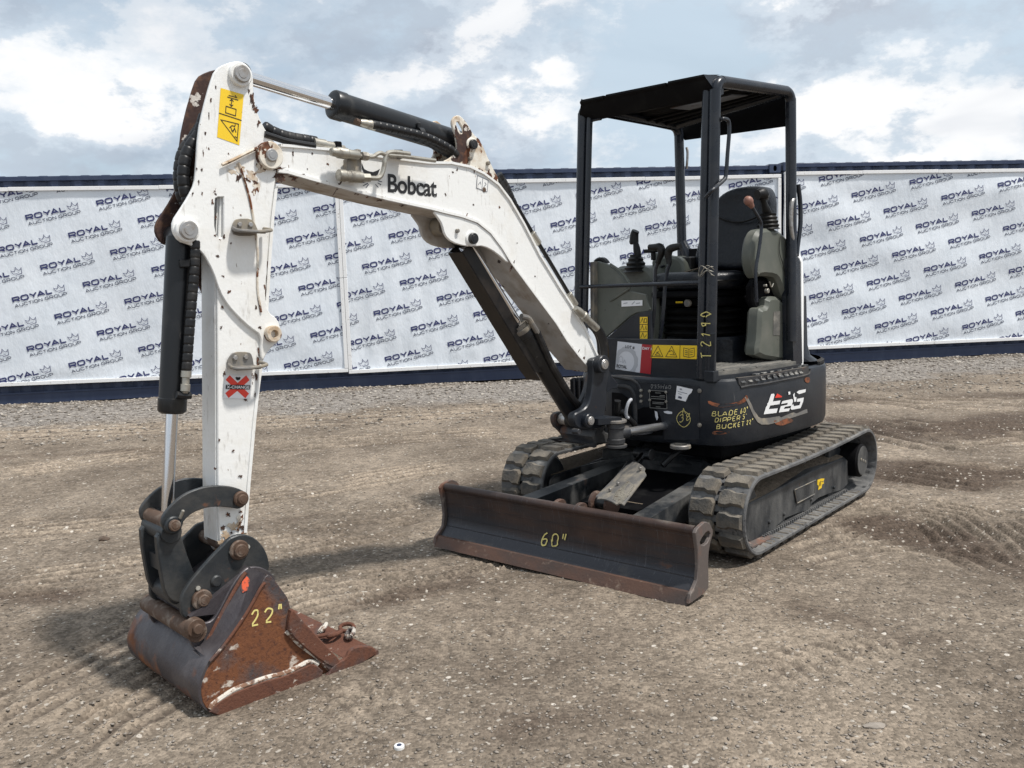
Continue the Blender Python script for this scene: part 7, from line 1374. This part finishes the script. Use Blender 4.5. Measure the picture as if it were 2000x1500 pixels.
mb.tube([g1 + Vector((-.028, -.01, .0)), g1 + Vector((.0, .0, .018)), g1 + Vector((.035, -.01, .012))], lambda t: .028 + .006 * math.sin(t * 3.14), 12, 5); part(mb, 'joystick', 'black_rubber', LC)
# pink-brown ball lever bending down in front of the console
mb = MB(); mb.tube([(0.2027,0.5,1.751),(0.1621,0.5,1.715),(0.121,0.5,1.678),(0.1054,0.5,1.651),(0.1107,0.5,1.596),(0.1316,0.5,1.514),(0.1577,0.5,1.431),(0.163,0.5,1.363),(0.158,0.5,1.294),(0.153,0.5,1.238)], .009, 10, 5); LV = part(mb, 'lock_lever', 'canopy_paint')
k0 = Vector([(0.2378,0.5,1.779)][0]); k1 = Vector([(0.1977,0.5,1.746)][0]); mb = MB(); L_ = (k1 - k0).length; d_ = (k1 - k0).normalized(); a_ = k0 - d_ * .022
mb.lathe(a_, k1, [(0, .004), (.004, .014), (.012, .021), (.024, .025), (.036, .024), (.050, .018), (L_ + .022, .013)], 20); part(mb, 'knob', 'brown_knob', LV)
# lower left housing beside the seat, floor to console
lc = [(0.0682,0.9285),(0.0733,0.9779),(0.0518,1.034),(0.0406,1.177),(0.0245,1.202),(-0.0347,1.202),(-0.0403,1.257),(-0.1338,1.262),(-0.2013,1.239),(-0.2935,1.19),(-0.3941,1.149),(-0.3958,0.8801),(-0.2482,0.8746)]
mb = MB(); mb.plate(chaikin(lc, 1), .455, .095, b=.02); LH = part(mb, 'left_housing', 'grey_plastic')
mb = MB(); mb.add([Vector(p) for p in [(-0.0972,0.457,1.173),(-0.1759,0.457,1.175),(-0.1707,0.457,1.034),(-0.0919,0.457,1.04)]], [(0, 1, 2, 3)]); part(mb, 'faded_label', 'sticker_grey' if False else 'floor_mat', LH, fix=False)
mb = MB(); mb.plate(chaikin([(0.0364,1.361),(-0.138,1.357),(-0.1945,1.268),(-0.2521,1.192),(-0.0827,1.183),(0.0261,1.205)], 1), .40, .05, b=.01); part(mb, 'pivot_bracket', 'black_paint', LH)
mb = MB(); q = Vector([(-0.0552,0.43,1.293)][0]); mb.cyl(q, q + Vector((0, .02, 0)), .014, seg=10); mb.cyl(q + Vector((.02, 0, .03)), q + Vector((.02, .02, .03)), .008, seg=10); mb.tube([q + Vector((-.01, .02, .05)), q + Vector((-.03, .02, .02)), q + Vector((-.05, .02, .04))], .004, 6, 4); part(mb, 'latch', 'fitting', LH)
# right side: column with the second joystick, side panel with a badge, black kick plate with warnings
rc = [(-0.4936,1.439),(-0.4767,1.461),(-0.4317,1.466),(-0.3595,1.463),(-0.2732,1.457),(-0.235,1.438),(-0.1976,1.387),(-0.1758,1.332),(-0.1757,0.9006),(-0.516,0.8866),(-0.5003,1.338)]
mb = MB(); mb.plate(chaikin(rc, 1), 0, .30, b=.02, fn=lambda u, w, d: (.0 + d, u, w)); RC = part(mb, 'right_console', 'grey_plastic')
jr = Vector([(0.13,-0.3443,1.435)][0]); bellows(jr + Vector((0, 0, -.01)), .070, .105, 4, .030, 'joystick_boot', RC)
g0 = Vector([(0.13,-0.3263,1.533)][0]); g1 = Vector([(0.13,-0.3481,1.621)][0]); mb = MB(); mb.tube([g0 + Vector((0, 0, -.02)), g0.lerp(g1, .5), g1], lambda t: .020 + .003 * math.sin(t * 6), 12, 6)
mb.tube([g1 + Vector((.0, -.008, -.02)), g1 + Vector((0, -.003, .03)), g1 + Vector((.0, .008, .052))], lambda t: .029 - .006 * t, 12, 5); mb.tube([g1 + Vector((0, -.03, -.012)), g1 + Vector((0, .0, -.01))], .018, 10, 3); part(mb, 'joystick', 'black_rubber', RC)
mb = MB(); mb.plate(chaikin([(-0.3221,1.545),(-0.2911,1.518),(-0.1753,1.513),(-0.1153,1.486),(-0.0937,1.417),(-0.1018,1.371),(-0.2934,1.375),(-0.3554,1.457)], 1), 0, .16, b=.015, fn=lambda u, w, d: (-.10 + d, u, w)); part(mb, 'rear_console', 'grey_plastic', RC)
mb = MB(); mb.box(Vector([(-0.12,-0.1334,1.468)][0]), (.08, .08, .08), None, .01); part(mb, 'buckle_housing', 'black_rubber', RC)
mb = MB(); mb.box(Vector([(0.1,-0.2482,1.548)][0]), (.05, .09, .022), None, .008); mb.box(Vector([(0.1,-0.2334,1.517)][0]), (.03, .02, .05), None, .004); part(mb, 'armrest_switch', 'black_rubber', RC)
mb = MB(); mb.box(Vector([(-0.05,-0.2942,1.44)][0]), (.10, .12, .012), Matrix.Rotation(.3, 3, 'X'), .004); part(mb, 'instrument_panel', 'black_vinyl', RC)
# right side panel in front (curved grey cover), kick plate
rp = [(-0.4373,1.467),(-0.4286,1.488),(-0.3883,1.495),(-0.3179,1.475),(-0.253,1.437),(-0.1971,1.385),(-0.1679,1.341),(-0.1647,1.317),(-0.0434,1.296),(-0.0296,1.258),(-0.0089,1.212),(-0.0235,1.2),(-0.1079,1.191),(-0.1568,1.17),(-0.3455,1.042),(-0.3931,1.056),(-0.4403,1.101)]
mb = MB(); mb.plate(rp, 0, .02, b=.004, fn=lambda u, w, d: (.42 + d, u, w)); RP = part(mb, 'right_side_panel', 'grey_plastic')
mb = MB(); mb.plate(chaikin([(-0.4635,1.492),(-0.4304,1.515),(-0.3981,1.52),(-0.3667,1.506),(-0.3438,1.475)], 1), 0, .05, b=.01, fn=lambda u, w, d: (.38 + d, u, w)); part(mb, 'panel_crest', 'black_rubber', RP)
mb = MB(); bm_ = [(0.44,-0.395,1.357),(0.44,-0.1515,1.353),(0.44,-0.1747,1.324),(0.44,-0.2403,1.284),(0.44,-0.2988,1.266),(0.44,-0.3374,1.29)]; mb.tube([(0.43,-0.2938,1.474),(0.43,-0.2181,1.43),(0.43,-0.1665,1.376),(0.43,-0.1525,1.335),(0.43,-0.1907,1.312),(0.43,-0.2486,1.283),(0.43,-0.2996,1.26)], .008, 8, 5); part(mb, 'panel_bulge_edge', 'grey_plastic', RP)
mb = MB(); mb.hexa([Vector(p) for p in [(0.43,-0.4238,1.491),(0.43,-0.3917,1.493),(0.43,-0.4032,1.102),(0.43,-0.4312,1.114)]], [Vector(p) + Vector((.03, 0, 0)) for p in [(0.43,-0.4238,1.491),(0.43,-0.3917,1.493),(0.43,-0.4032,1.102),(0.43,-0.4312,1.114)]]); part(mb, 'panel_border', 'brown_bare_steel' if False else 'steel_worn', RP)
P = decal('silver_label', [(0.434,-0.2114,1.262),(0.434,-0.0585,1.264),(0.434,-0.0592,1.233),(0.434,-0.2122,1.227)], 'sticker_white', RP, ax); draw(P, 'label_print', 'sticker_grey', P.o, [[(.1, .5), (.3, .6)], [(.5, .3), (.65, .8)], [(.7, .4), (.9, .5)]], .006)
kp_ = [(-0.3201,1.038),(-0.1328,1.166),(-0.0804,1.19),(0.0177,1.207),(0.0182,1.044)]; mb = MB(); mb.plate(kp_, 0, .012, b=.002, fn=lambda u, w, d: (.45 + d, u, w)); KP = part(mb, 'kick_plate', 'dark_paint')
P = decal('warning_label', [(0.459,-0.0591,1.17),(0.459,-0.0048,1.171),(0.459,-0.0072,1.047),(0.459,-0.0617,1.045)], 'sticker_yellow', KP, ax); draw(P, 'pictogram', 'print_black', P.o, [[(0, .33), (1, .33)], [(0, .66), (1, .66)], [(.1, .72), (.35, .95), (.5, .72)], [(.6, .75), (.9, .75), (.9, .92), (.6, .92), (.6, .75)], [(.1, .4), (.35, .62), (.5, .4)], [(.65, .4), (.8, .6), (.9, .4)], [(.1, .05), (.4, .28), (.6, .05)], [(.7, .1), (.9, .2)]], .0035)
# two travel levers
for hx0, pts, hd in ((0, [(0.38,0.0084,1.468),(0.38,-0.0068,1.423),(0.38,-0.0119,1.337),(0.38,-0.0177,1.221),(0.38,-0.0343,1.105),(0.38,-0.0429,1.034)], [(0.38,-0.0474,1.56),(0.38,-0.0043,1.557),(0.38,0.0277,1.556),(0.38,0.0378,1.53),(0.38,0.0231,1.496),(0.38,0.0084,1.468)]), (1, [(0.38,0.0928,1.465),(0.38,0.0747,1.421),(0.38,0.0592,1.336),(0.38,0.0468,1.221),(0.38,0.0306,1.106),(0.38,0.015,1.036)], [(0.38,0.1663,1.555),(0.38,0.1287,1.551),(0.38,0.094,1.541),(0.38,0.0831,1.514),(0.38,0.0862,1.488),(0.38,0.0893,1.463)])):
    mb = MB(); mb.tube([Vector(p) for p in pts], .011, 10, 5); tl = part(mb, 'travel_lever', 'canopy_paint')
    mb = MB(); mb.tube(hd, lambda t: .016 + .007 * math.sin(3.1 * min(1, t * 1.2)), 12, 5); part(mb, 'grip', 'black_rubber', tl)
# seat belt scrap on the cushion
mb = MB(); sb_ = [(0.15,0.0243,1.412),(0.15,0.0741,1.422),(0.15,0.1163,1.433),(0.15,0.1786,1.442)]; mb.hexa([Vector(sb_[0]), Vector(sb_[3]), Vector(sb_[3]) + Vector((-.04, 0, .002)), Vector(sb_[0]) + Vector((-.04, 0, .002))], [Vector(sb_[0]) + Vector((0, 0, .004)), Vector(sb_[3]) + Vector((0, 0, .004)), Vector(sb_[3]) + Vector((-.04, 0, .006)), Vector(sb_[0]) + Vector((-.04, 0, .006))]); part(mb, 'seat_belt', 'dry_mud')
# door pillar, white engine hood behind the seat
mb = MB(); mb.hexa([(-.20, .46, .865), (-.20, .525, .865), (-.30, .525, .865), (-.30, .46, .865)], [(-.19, .45, 1.47), (-.19, .505, 1.47), (-.30, .505, 1.47), (-.30, .45, 1.47)]); DP = part(mb, 'door_pillar', 'canopy_paint')
hd_ = lambda o, z: [(x - .0, y, z) for x, y in chaikin([(-.31, -.46 + o), (-.31, .512 - o), (-.36, .505 - o), (-.50, .39 - o), (-.66, .26 - o), (-.78, .10), (-.80, -.15), (-.72, -.33 + o), (-.5, -.46 + o)], 1)]
mb = MB(); loft(mb, [hd_(0, .868), hd_(0, 1.28), hd_(.01, 1.46), hd_(.03, 1.50)]); HD = part(mb, 'engine_hood', 'hood_white')
mb = MB(); loft(mb, [[(x, y, 1.50) for x, y in ((-.28, -.3), (-.28, .43), (-.42, .34), (-.6, .2), (-.6, -.3))], [(x, y, 1.56) for x, y in ((-.29, -.28), (-.29, .41), (-.42, .32), (-.58, .18), (-.58, -.28))]]); part(mb, 'hood_top', 'black_paint', HD)
mb = MB(); wp = [(0.468,1.488),(0.484,1.498),(0.513,1.448),(0.5193,0.8324),(0.474,0.8242)]; mb.plate(wp, 0, .02, b=.003, fn=lambda u, w, d: (-.315 + d, u, w)); part(mb, 'hood_edge', 'hood_white', HD)
mb = MB(); q = chaikin([(-.345, .50), (-.42, .50), (-.52, .42), (-.70, .26), (-.78, .1), (-.62, .1), (-.4, .3), (-.3, .45)], 1); loft(mb, [[(x - .04, y + .045, .868) for x, y in q], [(x - .01, y + .012, .90) for x, y in q], [(x, y, .96) for x, y in q], [(x, y - .01, 1.25) for x, y in q]]); part(mb, 'rear_corner_cover', 'dark_paint', HD)
mb = MB(); mb.tube([(-.24, .39, 1.56), (-.235, .44, 1.50), (-.23, .47, 1.42)], .006, 8, 4); part(mb, 'cable', 'rubber_hose', HD)
bk_ = MB(); bk_.box((-.285, .02, 1.2), (.03, .86, .62), None, .005); part(bk_, 'rear_wall', 'black_paint')
